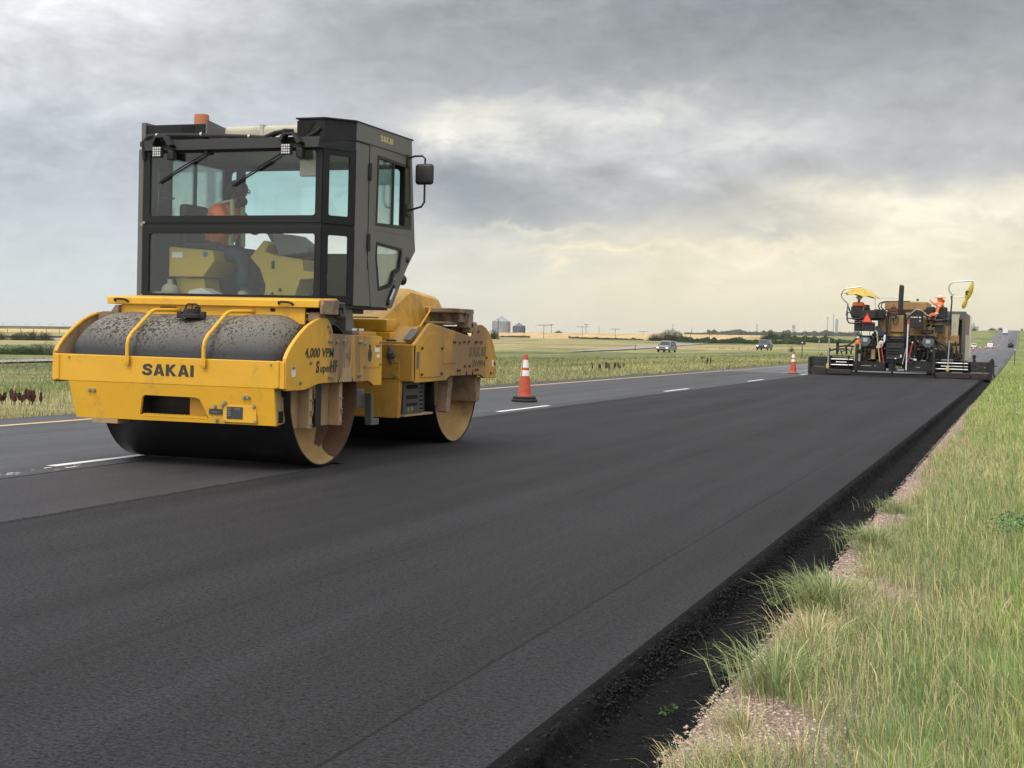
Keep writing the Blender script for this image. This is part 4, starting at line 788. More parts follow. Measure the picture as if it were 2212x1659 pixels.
for k in range(260): q = ra + dirv * (ln * k / 260 - 60); a = q + nrmv * 1.3; b_ = q - nrmv * 1.3; zz = float(ground(q.x, q.y)) + .40; mb.tube([(a.x, a.y, zz), (b_.x, b_.y, zz)], .13, 4)
mb.build('sleeper', 'wood', t)
for k in range(12): pass
# wheat field fence at far left
mb = MB()
for k in range(9):
    x = -40 + k * 28; p = at(x, 713, 520); z0 = float(ground(p.x, p.y)); h = 1.6; q = MB(); q.tube([(p.x, p.y, min(z0, p.z) - 1), (p.x, p.y, p.z + .6)], .09, 5); o = q.build('fence_post', 'wood', None); tag(o, ['leftmost', 'second', 'third', 'fourth', 'fifth', 'sixth', 'seventh', 'eighth', 'ninth'][k] + ' field fence post from the left edge, beyond the railway', 'fence post', 'fence posts beyond the railway')
# centre pivot irrigation line on the left skyline
t = None; pts = [at(-150 + 26 * k, 697.5 + .35 * (k % 2) + .012 * k, 1500) for k in range(14)]
t = thing('irrigation_pivot', 'long thin irrigation pivot spanning the far left skyline', 'irrigation pivot', (pts[0].x, pts[0].y, float(ground(pts[0].x, pts[0].y))))
mb = MB(); full = []
for k in range(13):
    for j in range(6): f_ = j / 6; q = pts[k].lerp(pts[k + 1], f_) + Vector((0, 0, 1.0 * math.sin(PI * f_))); full.append(q)
mb.tube(full, .22, 5); mb.build('pipe', 'steel', t)
for k in range(0, 14, 1):
    mb = MB(); q = pts[k]; mb.cyl(q, (q.x - 2, q.y - 2, q.z - 4.5), .12, seg=4); mb.cyl(q, (q.x + 2, q.y + 2, q.z - 4.5), .12, seg=4); mb.build('tower', 'steel', t)
# ================================================================ TREES AND SHRUBS
def bush(name, label, x, yb, yt, wpx, d, n, size, colr, cat='bush', group=None, lift=0.0, trunk=True, parts=1, depthf=.8):
    p = at(x, yb, d); h = (yb - yt) * d / 3066; w = wpx * d / 3066; z0 = p.z
    t = thing(name, label, cat, (p.x, p.y, z0), group); 
    leafcloud('crown', (p.x, p.y, z0 + h * .46), (w / 2 / .95, w / 2 * depthf, h * .54), n, size, colr, parent=t, nclump=44, dome=True)
    if trunk:
        mb = MB()
        for k in range(4): a = k * 1.7; mb.tube([(p.x, p.y, z0 - .8), (p.x + w * .12 * math.cos(a), p.y + w * .12 * math.sin(a), z0 + h * .35), (p.x + w * .28 * math.cos(a), p.y + w * .28 * math.sin(a), z0 + h * .7)], [.035 * h, .025 * h, .01 * h], 6)
        mb.build('trunk', 'wood', t)
    return t
bush('round_bush', 'large dark round bush above the silver oncoming car', 1447, 738, 705, 50, 620, 14000, .16, (.035, .052, .022)); bush('round_bush', 'low dark shoulder of bush hugging the left of the large round bush', 1416, 738, 720, 32, 625, 5000, .16, (.034, .05, .022))
bush('round_bush', 'smaller dark rounded bush above the grey oncoming car', 1660, 733, 719, 28, 600, 6000, .14, (.04, .058, .03))
bush('round_bush', 'dark rounded bush peeping out right of the roller below the silo', 1066.5, 731, 713, 20, 560, 3500, .13, (.035, .05, .022))
bush('skyline_tree', 'single small tree on the wheat skyline right of the first T pole', 1206, 720, 713, 17, 1300, 900, .3, (.05, .06, .035))
bush('small_shrub', 'small round green shrub in the median left of the marker post', 1518, 776, 766, 11, 118, 700, .03, (.07, .10, .04), trunk=False)
bush('small_shrub', 'wispy green shrub behind the near cone of the paver', 1709, 759, 745, 12, 190, 700, .04, (.07, .10, .045), trunk=False)
bush('hill_tree', 'left rounded tree on the crest of the far hill', 2143, 717, 706.5, 17, 1250, 2600, .25, (.03, .042, .02), group='trees on the crest'); bush('hill_tree', 'right pointed tree on the crest of the far hill', 2160.5, 717, 705.5, 13, 1250, 2200, .25, (.03, .042, .02), group='trees on the crest')
bush('hill_tree', 'small low tree beside the road at the very crest of the hill', 2190, 717, 713, 6, 1300, 500, .2, (.05, .06, .03), group='trees on the crest'); bush('yard_tree', 'dark tree in front of the grain elevator', 2104, 716, 707, 9, 2400, 800, .6, (.05, .065, .045))
# shrubs along the railway, left
for k, (x, yb, yt, w, d, lb) in enumerate([(-6, 734, 716, 50, 262, 'leafy shrub behind the railway cut by the left picture edge'), (38, 735, 714, 46, 260, 'broad shrub behind the railway, second from the left edge'), (70, 735, 711, 40, 262, 'tallest shrub behind the railway at far left'), (101, 736, 717, 34, 262, 'thin shrub behind the railway nearest the roller')]): bush('railway_shrub', lb, x, yb, yt - 3, w * 1.1, d, 4500, .07, (.05, .068, .03), group='shrubs behind the railway', trunk=True)
for k, (x, yb, yt, w, d, lb) in enumerate([(5, 772, 747, 60, 132, 'dark green shrub before the railway at the left picture edge'), (45, 771, 744, 56, 132, 'dark green shrub before the railway, second from the left'), (88, 771, 743, 58, 132, 'dark green shrub before the railway just left of the roller'), (132, 772, 748, 50, 130, 'dark green shrub before the railway partly behind the roller')]): bush('trackside_shrub', lb, x, yb, yt - 7, w * 1.15, d, 8000, .045, (.04, .068, .026), group='dark shrubs before the railway', trunk=False)
# hedge-like scrub below the wheat: uncountable
def scrub(name, label, pts, n, size, colr, hpx, d):
    xs_ = np.array([p[0] for p in pts]); yb_ = np.array([p[1] for p in pts]); X_ = rng.uniform(xs_[0], xs_[-1], n); Yb = np.interp(X_, xs_, yb_); Hh_ = hpx * (.30 + .42 * vnoise(X_, X_ * 0, 19, 3) * vnoise(X_, X_ * 0, 8, 13) * 1.6 + .22 * vnoise(X_, X_ * 0 + 5, 6, 4) + .12 * vnoise(X_, X_ * 0, 2.5, 6)); yy = Yb - rng.uniform(0, 1, n) * Hh_
    dd = d * rng.uniform(.97, 1.03, n); cx = (X_ - 1106)[:, None] * np.array(rx) + (829.5 - yy)[:, None] * np.array(up) + 3066 * np.array(fw)[None]; p = np.array(EYE) + cx * (dd / 3066)[:, None]
    u = rng.normal(0, 1, (n, 3)); u /= np.linalg.norm(u, axis=1)[:, None]; v = np.cross(u, rng.normal(0, 1, (n, 3))); v /= np.linalg.norm(v, axis=1)[:, None]; s = size * rng.uniform(.6, 1.4, (n, 1)); Vv = np.stack([p - u * s, p + v * s * .5, p + u * s, p - v * s * .5], 1).reshape(-1, 3); F = (np.arange(n) * 4)[:, None] + np.array([0, 1, 2, 3]); c = np.repeat(np.array(colr) * rng.uniform(.6, 1.4, (n, 1)) * (.7 + .6 * vnoise(X_, yy, 9, 8))[:, None], 4, 0)
    o = npmesh(name, Vv, F, None, 'leaf', c); tag(o, label, 'scrub', kind='stuff'); return o
scrub('railway_scrub', 'low dark scrub line below the wheat field among the T poles', [(1228, 730.5), (1300, 733), (1390, 736.5)], 7000, .22, (.05, .062, .028), 6, 700)
scrub('railway_scrub', 'dark green thicket line stretching right from the round bush', [(1462, 739), (1560, 742), (1660, 743), (1740, 744)], 26000, .16, (.042, .068, .026), 15, 420)
scrub('hillside_thicket', 'green thicket on the slope behind the paver', [(1660, 731), (1740, 738), (1860, 748)], 26000, .3, (.055, .08, .038), 17, 620)
scrub('treeline', 'far dark treeline on the right horizon', [(1528, 723.5), (1700, 724.5), (1860, 727)], 36000, 1.3, (.085, .10, .075), 13, 2900)
scrub('far_treetops', 'row of faint scattered treetops on the skyline right of the round bush', [(1478, 722), (1540, 722.5)], 900, 1.2, (.06, .07, .05), 5, 2600)
scrub('wheat_scrub', 'small shrubs at the foot of the wheat field below the silos', [(1080, 728.5), (1145, 729.5)], 2600, .2, (.05, .06, .03), 6, 700)
# ================================================================ ROAD ROLLER
R0 = thing('road_roller', 'large yellow double drum roller with charcoal cab filling the left of the road', 'road roller', (-7.55, 12.2, 0.0))
BOLT = {}
def bolts(parent, pts, ax='X', r=.014, name='bolt', m='bolt'):
    if (ax, r, m) not in BOLT:
        d = Vector({'X': (.022, 0, 0), 'Y': (0, -.022, 0)}[ax]); mb = MB(); q = Vector((0, 0, 0)); mb.cyl(q - d * .1, q + d * .35, r * 1.5, seg=12); mb.cyl(q + d * .3, q + d, r, seg=6)
        o = mb.build('bolt', m, None); BOLT[(ax, r, m)] = o.data; bpy.data.objects.remove(o)
    off = wloc(parent)
    for p in pts: o = bpy.data.objects.new(name, BOLT[(ax, r, m)]); C.objects.link(o); o.parent = parent; o.location = Vector(p) - off
RD = .72
def make_drum(cy, xl, xr, lab):
    d = MB(); d.lathe([(RD, xl), (RD, xr), (RD - .006, xr + .002), (RD - .014, xr), (RD - .018, xr - .01)], (0, cy, RD), 'X', 128)
    d.lathe([(RD - .028, xl + .1), (RD - .03, xl), (RD, xl)], (0, cy, RD), 'X', 128)
    o = d.build('drum', 'drum', R0, smooth=True, label=lab)
    k = MB(); k.lathe([(RD - .015, xl + .03), (RD - .05, xl + .25), (.001, xl + .25)], (0, cy, RD), 'X', 64); k.build('drum_disc', 'drumin', o, smooth=True); k = MB(); k.lathe([(RD - .016, xr - .008), (RD - .024, xr - .25), (RD - .06, xr - .30), (.30, xr - .33), (.24, xr - .24), (0.001, xr - .24)], (0, cy, RD), 'X', 96)
    k.build('drum_disc', 'drumin', o, smooth=True); return o
dr = make_drum(12.66, -8.62, -6.50, 'smooth black front drum with dusty tan inner disc')
# rust band on the inside of the rim (worn through the dust)
rb = MB(); n = 60
Pd = lambda a, r, x: (x, 12.66 + r * math.cos(a), RD + r * math.sin(a))
for i in range(n):
    a0 = math.radians(-68 + 190 * i / n); a1 = math.radians(-68 + 190 * (i + 1) / n); w0, w1 = (.27 * min(1, (i / 7) ** .6) + .02 * vnoise(i * .6, 0, 1, 5), .27 * min(1, ((i + 1) / 7) ** .6) + .02 * vnoise((i + 1) * .6, 0, 1, 5))
    rb.add([Pd(a0, RD - .0175, -6.505), Pd(a1, RD - .0175, -6.505), Pd(a1, RD - .029, -6.505 - min(w1, .245)), Pd(a0, RD - .029, -6.505 - min(w0, .245))], [(0, 1, 2, 3)])
    j0 = .03 + .09 * vnoise(i * .45, 3, 1, 8) * min(1, i / 8); j1 = .03 + .09 * vnoise((i + 1) * .45, 3, 1, 8) * min(1, (i + 1) / 8)
    if i > 3: rb.add([Pd(a0, RD - .029, -6.748), Pd(a1, RD - .029, -6.748), Pd(a1, RD - .05 - j1, -6.795), Pd(a0, RD - .05 - j0, -6.795)], [(0, 1, 2, 3)])
rb.build('rust_patch', 'rust', dr, smooth=True)
dr2 = make_drum(16.40, -8.66, -6.60, 'smooth black rear drum, its inner disc brown with dust')
mb = MB(); mb.prism([(16.62 + .09 * math.cos(a) * (1 + .35 * math.sin(3 * a)) + .12 * math.sin(a), .50 + .19 * math.sin(a)) for a in [k * PI / 9 for k in range(18)]], 'X', -6.935, -6.925); mb.build('bare_patch', 'rust', dr2)
# ---- front frame
fr = MB(); arc = [(11.765, 1.07), (11.80, 1.12), (11.86, 1.18), (11.95, 1.25), (12.05, 1.315), (12.18, 1.385), (12.30, 1.43), (12.42, 1.46), (12.52, 1.472), (12.60, 1.462), (12.65, 1.43), (12.69, 1.375), (12.72, 1.315)]
low = [(13.87, 1.295), (13.88, .775), (13.69, .775), (13.63, .80), (13.56, .825), (12.52, .825), (12.42, .82), (12.32, .805), (12.24, .785), (12.12, .768), (11.79, .768), (11.765, .79)]
fr.prism(arc + low, 'X', -6.49, -6.45); o1 = fr.build('side_plate', 'yelside', R0, bevel=.006)
bolts(o1, [(-6.45, 12.63, 1.24), (-6.45, 12.68, 1.24), (-6.45, 12.80, 1.24), (-6.45, 12.95, 1.245), (-6.45, 13.31, 1.24), (-6.45, 13.36, 1.24), (-6.45, 12.64, .885), (-6.45, 12.69, .885), (-6.45, 13.30, .89), (-6.45, 13.35, .89), (-6.45, 12.25, 1.03), (-6.45, 12.04, .84), (-6.45, 11.90, .985), (-6.45, 13.44, 1.22), (-6.45, 13.81, 1.23), (-6.45, 13.44, .99), (-6.45, 13.81, 1.0), (-6.45, 12.60, 1.385), (-6.45, 12.65, 1.34)])
mb = MB(); mb.bev(-6.45, -6.444, 13.40, 13.82, .965, 1.25, .004); mb.build('access_cover', 'yelside', o1)
mb = MB(); mb.box(-6.444, -6.441, 13.68, 13.80, 1.13, 1.20); mb.box(-6.444, -6.441, 13.73, 13.80, 1.07, 1.105); mb.build('warning_sticker', 'white', o1)
mb = MB(); mb.box(-6.441, -6.4395, 13.69, 13.80, 1.18, 1.205); mb.build('sticker_band', 'red', o1)
mb = MB(); mb.prism([(13.56 + .045 * math.cos(t), 1.10 + .07 * math.sin(t)) for t in [k * PI / 8 for k in range(16)]], 'X', -6.444, -6.4415); mb.ball((-6.443, 13.56, 1.19), (.003, .025, .025), 10); mb.build('round_sticker', 'letter', o1)
mb = MB(); mb.box(-6.45, -6.446, 11.875, 11.945, .90, 1.0); mb.build('side_reflector', 'white', o1)
mb = MB(); mb.prism([(12.92, .97), (12.90, .83), (13.14, .83), (13.12, .97)], 'X', -6.47, -6.435); mb.prism([(12.86, .826), (12.90, .90), (12.92, .826)], 'X', -6.45, -6.446); mb.build('bracket_plate', 'tan', o1, bevel=.003)
mb = MB(); mb.prism([(12.84, .822), (12.895, .90), (12.90, .822)], 'X', -6.45, -6.4475); mb.prism([(13.14, .822), (13.145, .90), (13.20, .822)], 'X', -6.45, -6.4475); mb.build('notch', 'dark', o1)
mb = MB(); mb.lathe([(.001, 0), (.035, 0), (.035, .012)], (-6.46, 12.775, 1.235), 'X', 16); mb.build('lifting_hole', 'dust', o1)
# grime run between the bolts
mb = MB(); mb.prism([(12.97, 1.30), (13.10, 1.30), (13.12, 1.15), (13.10, 1.0), (13.07, .93), (12.99, .95), (12.97, 1.05)], 'X', -6.45, -6.4475); mb.build('grime_streak', 'dust', o1)
text('4,000 VPM', 'lettering', .125, (-6.448, 12.13, 1.085), 'X', 'letter', o1, bold=.0028, sx=1.02, shear=.12); text('S', 'lettering', .155, (-6.448, 12.36, .935), 'X', 'letter', o1, bold=.006, sx=.85, shear=.15)
text('uper', 'lettering', .115, (-6.448, 12.445, .938), 'X', 'letter', o1, bold=.001, sx=1.0, shear=.12); text('HF', 'lettering', .155, (-6.448, 12.66, .938), 'X', 'letter', o1, bold=.006, sx=.80, shear=.1)
# left plate (inner face seen over the tank)
fl = MB(); fl.prism(arc + low, 'X', -9.07, -9.03); fl.build('side_plate', 'tan', R0, bevel=.006, label='far side plate with dusty brown inner face')
# rolled rim of the left plate seen from inside, cross beam
mb = MB(); mb.tube([(-9.03, y, z) for y, z in arc[:9]], .018, 8); mb.build('plate_rim', 'yel', R0, smooth=True)
# bumper
bp_ = MB(); bp_.prism([(-9.06, .785), (-9.06, 1.05), (-6.46, 1.045), (-6.46, .785)], 'Y', 11.75, 11.79)
for x in (-8.99, -6.53): bp_.bev(x - .022, x + .022, 11.732, 11.79, .79, 1.05, .01)
bumper = bp_.build('front_bumper', 'yel', R0, bevel=.012)
# lower panel with the step opening: built of strips round the hole
Yt, Yb = 11.752, 11.80
def pt(x, z): return (x, Yt + (Yb - Yt) * (.785 - z) / .36, z)
H0 = [(-8.02, .655), (-7.99, .675), (-7.42, .672), (-7.375, .655), (-7.285, .478), (-8.06, .482)]     # hole outline
O0 = [(-8.86, .785), (-8.86, .785), (-6.565, .785), (-6.565, .785), (-6.565, .435), (-8.80, .425)]
lp = MB(); vs = []
for (x, z) in O0: vs.append(pt(x, z))
for (x, z) in H0: vs.append(pt(x, z))
vb = [(x, y + .03, z) for x, y, z in vs]; nO = 6
fs = []
for i in range(6):
    j = (i + 1) % 6
    if i in (0, 2): fs.append((i if i else 0, j + 6, i + 6)); 
    if i in (0, 2): continue
    fs.append((i, j, j + 6, i + 6))
fs2 = [tuple(k + 12 for k in f[::-1]) for f in fs]; side = [(i, i + 12, (i + 1) % 6 + 12, (i + 1) % 6) for i in range(6)] + [(i + 6, (i + 1) % 6 + 6, (i + 1) % 6 + 18, i + 18) for i in range(6)]
lp.add(vs + vb, fs + fs2 + side); lowp = lp.build('lower_panel', 'yel', R0)
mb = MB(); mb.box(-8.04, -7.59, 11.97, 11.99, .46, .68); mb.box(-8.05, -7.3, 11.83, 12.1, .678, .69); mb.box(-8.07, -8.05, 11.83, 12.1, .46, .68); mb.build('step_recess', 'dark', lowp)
mb = MB(); mb.box(-7.59, -7.15, 11.94, 11.95, .46, .68); mb.build('recess_wall', 'yel', lowp)
mb = MB()
for k in range(22): x = -8.03 + k * .033; mb.prism([(x, .478), (x + .016, .496), (x + .033, .478)], 'Y', 11.79, 11.86)
mb.box(-8.05, -7.30, 11.79, 11.9, .470, .4785); mb.build('serrated_step', 'yel', lowp)
bolts(lowp, [(-8.62, 11.758, .70), (-8.57, 11.758, .70), (-6.885, 11.758, .695), (-6.84, 11.758, .695), (-7.21, 11.775, .595), (-7.10, 11.77, .635), (-7.125, 11.775, .605), (-6.785, 11.775, .61), (-7.20, 11.79, .465), (-7.10, 11.79, .462), (-6.775, 11.79, .468)], 'Y')
mb = MB(); mb.bev(-7.12, -6.76, 11.772, 11.786, .452, .617, .004); mb.build('cover_plate', 'yel', lowp)
mb = MB(); mb.box(-7.275, -7.12, 11.776, 11.784, .52, .572); mb.build('data_plate', 'placard', lowp)
mb = MB(); mb.box(-7.075, -7.015, 11.766, 11.772, .485, .60); mb.box(-7.009, -6.905, 11.766, 11.772, .485, .60); mb.build('data_plate', 'placard', lowp)
mb = MB()
for z in (.585, .57, .55, .535, .515): mb.box(-7.07, -7.03, 11.7645, 11.766, z, z + .004)
for z in (.585, .57): mb.box(-6.99, -6.93, 11.7645, 11.766, z, z + .003)
mb.box(-7.24, -7.17, 11.775, 11.776, .54, .544); mb.build('plate_print', 'steel', lowp)
mb = MB(); mb.box(-8.62, -8.32, 11.80, 12.0, .38, .425); mb.build('scraper_bracket', 'tan', R0)
# side return of the lower box
mb = MB(); mb.prism([(11.80, .785), (12.02, .785), (12.0, .50), (11.96, .45), (11.80, .435)], 'X', -6.60, -6.567); sr = mb.build('side_return', 'tan', R0)
mb = MB(); mb.prism([(11.89, .785), (11.96, .785), (11.96, .72), (11.93, .70), (11.90, .71)], 'X', -6.5665, -6.564); mb.box(-6.5665, -6.564, 11.85, 11.94, .46, .57); mb.build('side_hole', 'dark', sr)
bolts(bumper, [(-8.17, 11.735, .995), (-7.315, 11.735, .985)], 'Y', .018); bolts(bumper, [(-8.86, 11.75, 1.02), (-6.60, 11.75, 1.01)], 'Y', .007)
for x in (-8.17, -7.315):
    mb = MB(); mb.tube([(x, 11.725, .985), (x, 11.725, 1.16), (x + .005, 11.735, 1.215), (x + .01, 11.78, 1.27), (x + .015, 12.08, 1.475), (x + .02, 12.13, 1.50), (x + .03, 12.17, 1.508), (x + .12, 12.40, 1.515), (x + .13, 12.44, 1.515)], .019, 10); mb.bev(x - .026, x + .026, 11.712, 11.722, .96, 1.05, .004)
    mb.build('grab_rail', 'yel', R0, smooth=True)
block('SAKAI', .112, (-8.01, 11.7485, .868), 'Y', 'letter', bumper, sx=1.22)
# ---- water tank: rounded, speckled with asphalt
m = bpy.data.materials.new('speckled grey tank'); m.use_nodes = True; T = NT(m.node_tree); T.n.clear(); tcn = T.a('ShaderNodeTexCoord'); O = (tcn, 'Object')
sp_ = T.a('ShaderNodeSeparateXYZ', {0: O}); nn = T.a('ShaderNodeTexNoise', {'Vector': O, 'Scale': 2.2, 'Detail': 6.0})
mpn = T.a('ShaderNodeMapping', {0: O, 3: (1.0, 1.0, .7)}); wv = T.a('ShaderNodeTexNoise', {'Vector': O, 'Scale': 14.0, 'Detail': 2.0}); wm = T.mix(.09, (mpn, 0), (wv, 1))
vor = T.a('ShaderNodeTexVoronoi', {'Vector': (wm, 2), 'Scale': 38.0, 'Randomness': 1.0})
vor2 = T.a('ShaderNodeTexVoronoi', {'Vector': (wm, 2), 'Scale': 55.0, 'Randomness': 1.0})
dust = T.m('MULTIPLY', T.a('ShaderNodeMapRange', {0: (sp_, 2), 1: 1.10, 2: 1.42, 3: 0.0, 4: 1.0}), T.a('ShaderNodeMapRange', {0: (nn, 0), 1: .3, 2: .6, 3: .6, 4: 1.0}))
base = T.mix(dust, (.030, .033, .040, 1), (.23, .205, .155, 1))
dm_ = T.a('ShaderNodeMapRange', {0: (nn, 0), 1: .36, 2: .60, 3: .16, 4: .42})
spk = T.m('LESS_THAN', (vor, 0), T.m('MULTIPLY', T.m('ADD', dm_, .10), T.a('ShaderNodeMapRange', {0: (sp_, 2), 1: 1.1, 2: 1.3, 3: .55, 4: 1.0}))); spk2 = T.m('LESS_THAN', (vor2, 0), .20)
s_ = T.m('MAXIMUM', spk, T.m('MULTIPLY', spk2, .7)); cc = T.mix(s_, base, (.02, .02, .021, 1))
b_ = T.a('ShaderNodeBsdfPrincipled', {'Base Color': (cc, 2), 'Roughness': .62}); bpn = T.a('ShaderNodeBump', {'Height': s_, 'Strength': .5, 'Distance': .006}); T.l.new(bpn.outputs[0], b_.inputs['Normal']); T.a('ShaderNodeOutputMaterial', {0: b_}); M['tank'] = m
tk = MB(); nu, nv = 40, 22; x0, x1 = -8.985, -6.56
for i in range(nu + 1):
    u = i / nu; x = x0 + (x1 - x0) * u; e = abs(2 * u - 1); s = (1 - max(0, (e - .68) / .32) ** 2.2) ** .5 if e < 1 else 0.0; s = max(s, .02); dip = .018 * (1 - sm((abs(u - .47) - .22) / .06))
    for j in range(nv + 1):
        t = j / nv * PI * .62; yy = 12.52 - .72 * math.cos(min(t, PI / 2)) ** .85 if t < PI / 2 else 12.52 + .35 * math.sin(t - PI / 2); zz = 1.0 + (.49 - dip) * (.35 + .65 * s) * math.sin(t) ** .85
        yy = 12.52 + (yy - 12.52) * (.72 + .28 * s); tk.v.append((x, yy, zz))
for i in range(nu):
    for j in range(nv): a = i * (nv + 1) + j; tk.f.append((a, a + 1, a + nv + 2, a + nv + 1))
tank = tk.build('water_tank', 'tank', R0, smooth=True)
mb = MB(); mb.box(-8.98, -6.5, 11.80, 11.84, .98, 1.03); mb.build('tank_gap', 'dark', R0)
mb = MB(); mb.lathe([(.115, 0), (.115, .03), (.085, .04), (.085, .085), (.075, .095), (.001, .095)], (-7.70, 12.12, 1.435), 'Z', 24); mb.bev(-7.86, -7.80, 12.09, 12.14, 1.43, 1.50, .01); mb.bev(-7.60, -7.545, 12.09, 12.14, 1.43, 1.50, .01); cap = mb.build('tank_cap', 'rub', R0, smooth=True)
mb = MB(); mb.tube([(-7.775, 12.12, 1.525), (-7.765, 12.12, 1.56), (-7.745, 12.12, 1.572), (-7.655, 12.12, 1.572), (-7.635, 12.12, 1.56), (-7.625, 12.12, 1.525)], .009, 6); mb.tube([(-7.70, 12.12, 1.53), (-7.70, 12.12, 1.57)], .007, 6); mb.build('cap_handle', 'rub', cap, smooth=True)
# panel behind the tank and tool box bar
mb = MB(); mb.box(-8.74, -6.62, 12.43, 12.46, 1.34, 1.575); pn = mb.build('back_panel', 'yel', R0)
mb = MB(); mb.box(-8.27, -8.08, 12.424, 12.43, 1.50, 1.545); mb.box(-7.86, -7.80, 12.424, 12.43, 1.525, 1.55); mb.box(-7.0, -6.95, 12.424, 12.43, 1.52, 1.55); mb.build('panel_slot', 'dark', pn)
mb = MB(); mb.prism([(-8.98, 1.40), (-8.98, 1.47), (-8.92, 1.485), (-8.83, 1.485), (-8.78, 1.55), (-8.74, 1.555), (-8.74, 1.40)], 'Y', 12.38, 12.50); mb.build('corner_bracket', 'dust', pn)
mb = MB(); mb.prism([(12.38, 1.565), (12.38, 1.63), (12.40, 1.645), (12.78, 1.665), (12.78, 1.565)], 'X', -8.88, -6.445); bar = mb.build('spray_bar_cover', 'yel', R0, bevel=.006)
mb = MB(); mb.prism([(12.40, 1.50), (12.39, 1.60), (12.42, 1.64), (12.74, 1.65), (12.74, 1.50)], 'X', -6.44, -6.40); mb.bev(-6.60, -6.46, 12.44, 12.58, 1.42, 1.52, .02); mb.build('bar_end', 'dust', bar, bevel=.01)
for x in (-8.70, -6.80):
    mb = MB(); mb.tube([(x - .075, 12.372, 1.595), (x - .07, 12.352, 1.61), (x - .04, 12.348, 1.616), (x + .04, 12.348, 1.613), (x + .07, 12.352, 1.605), (x + .08, 12.372, 1.590)], .012, 8); mb.build('handle', 'rub', bar, smooth=True)
# scraper arms, coco mat and brackets above the drum
mb = MB(); mb.prism([(12.44, 1.36), (12.60, 1.52), (12.86, 1.50), (12.90, 1.44), (12.72, 1.37)], 'X', -6.58, -6.50); mb.bev(-6.55, -6.44, 12.62, 12.82, 1.55, 1.60, .01); mb.cyl((-6.60, 12.78, 1.52), (-6.40, 12.78, 1.52), .03); mb.build('scraper_arm', 'blk', R0)
mb = MB(); mb.bev(-8.6, -6.47, 12.84, 13.02, 1.47, 1.51, .015); mb.build('coco_mat', 'rust', R0)
mb = MB(); mb.tube([(-6.44, 12.76, 1.52), (-6.44, 12.76, 1.62), (-6.44, 12.92, 1.62), (-6.44, 12.94, 1.50)], .012, 6); mb.build('clamp_ring', 'gunmetal', R0)
# hanging legs beside the drum
for (ya, yb, z0) in ((12.19, 12.40, .385), (12.78, 13.05, .385)):
    mb = MB(); mb.prism([(ya, .83), (ya, z0 + .05), (ya + .03, z0), (yb, z0), (yb, .83)], 'X', -6.64, -6.62); mb.prism([(yb - .07, .83), (yb - .07, z0), (yb, z0), (yb, .83)], 'X', -6.62, -6.50)
    lg = mb.build('support_leg', 'tan', R0, bevel=.004); bolts(lg, [(-6.50, yb - .035, .66), (-6.50, yb - .035, .52), (-6.50, yb - .035, .55), (-6.50, yb - .035, .42)], 'X', .010)
mb = MB(); mb.bev(-6.72, -6.62, 12.40, 12.78, .50, .83, .02); mb.bev(-6.66, -6.58, 12.50, 12.62, .66, .82, .01); mb.build('drum_mount', 'tan', R0)
mb = MB(); mb.box(-6.66, -6.60, 12.66, 12.78, .38, .82); mb.build('mount_gap', 'blk', R0); mb = MB(); mb.box(-6.70, -6.62, 12.0, 12.19, .40, .80); mb.build('inner_shield', 'blk', R0)
mb = MB()
for k in range(3): mb.tube([(-6.56, 12.46 + .02 * k, .80), (-6.55, 12.47 + .03 * k, .70), (-6.56, 12.50, .60 - .02 * k), (-6.60, 12.46, .55)], .007, 6)
mb.build('hydraulic_hose', 'rust', R0, smooth=True)
mb = MB(); mb.box(-8.95, -6.5, 12.0, 13.2, 1.05, 1.10); mb.box(-8.3, -7.3, 13.3, 14.6, .42, 1.2); mb.build('chassis', 'blk', R0)
# front frame top deck behind drum
mb = MB(); mb.box(-8.9, -6.50, 13.35, 13.86, 1.25, 1.31); mb.bev(-6.72, -6.50, 13.42, 13.82, 1.31, 1.345, .006); mb.build('deck_plate', 'yeldull', R0)
# ---- articulation pillar, step
mb = MB(); mb.prism([(13.28, 1.62), (13.42, 1.62), (13.50, 1.36), (13.66, 1.33), (13.66, 1.31), (13.30, 1.31)], 'X', -6.82, -6.60); mb.bev(-6.84, -6.52, 13.30, 13.74, 1.31, 1.35, .008); mb.build('cab_mount', 'cabgrey', R0)
mb = MB(); mb.box(-6.60, -6.597, 13.44, 13.56, 1.352, 1.375); mb.box(-6.60, -6.597, 13.60, 13.72, 1.352, 1.375); mb.build('mount_label', 'white', R0)
mb = MB(); mb.prism([(13.95, .68), (14.0, .68), (14.02, .40), (14.16, .40), (14.16, .33), (13.96, .33)], 'X', -6.68, -6.60); mb.build('foot_step', 'gunmetal', R0, bevel=.006)
mb = MB(); mb.bev(-6.80, -6.70, 13.80, 14.0, .52, .72, .01); mb.build('step_mount', 'cabgrey', R0)
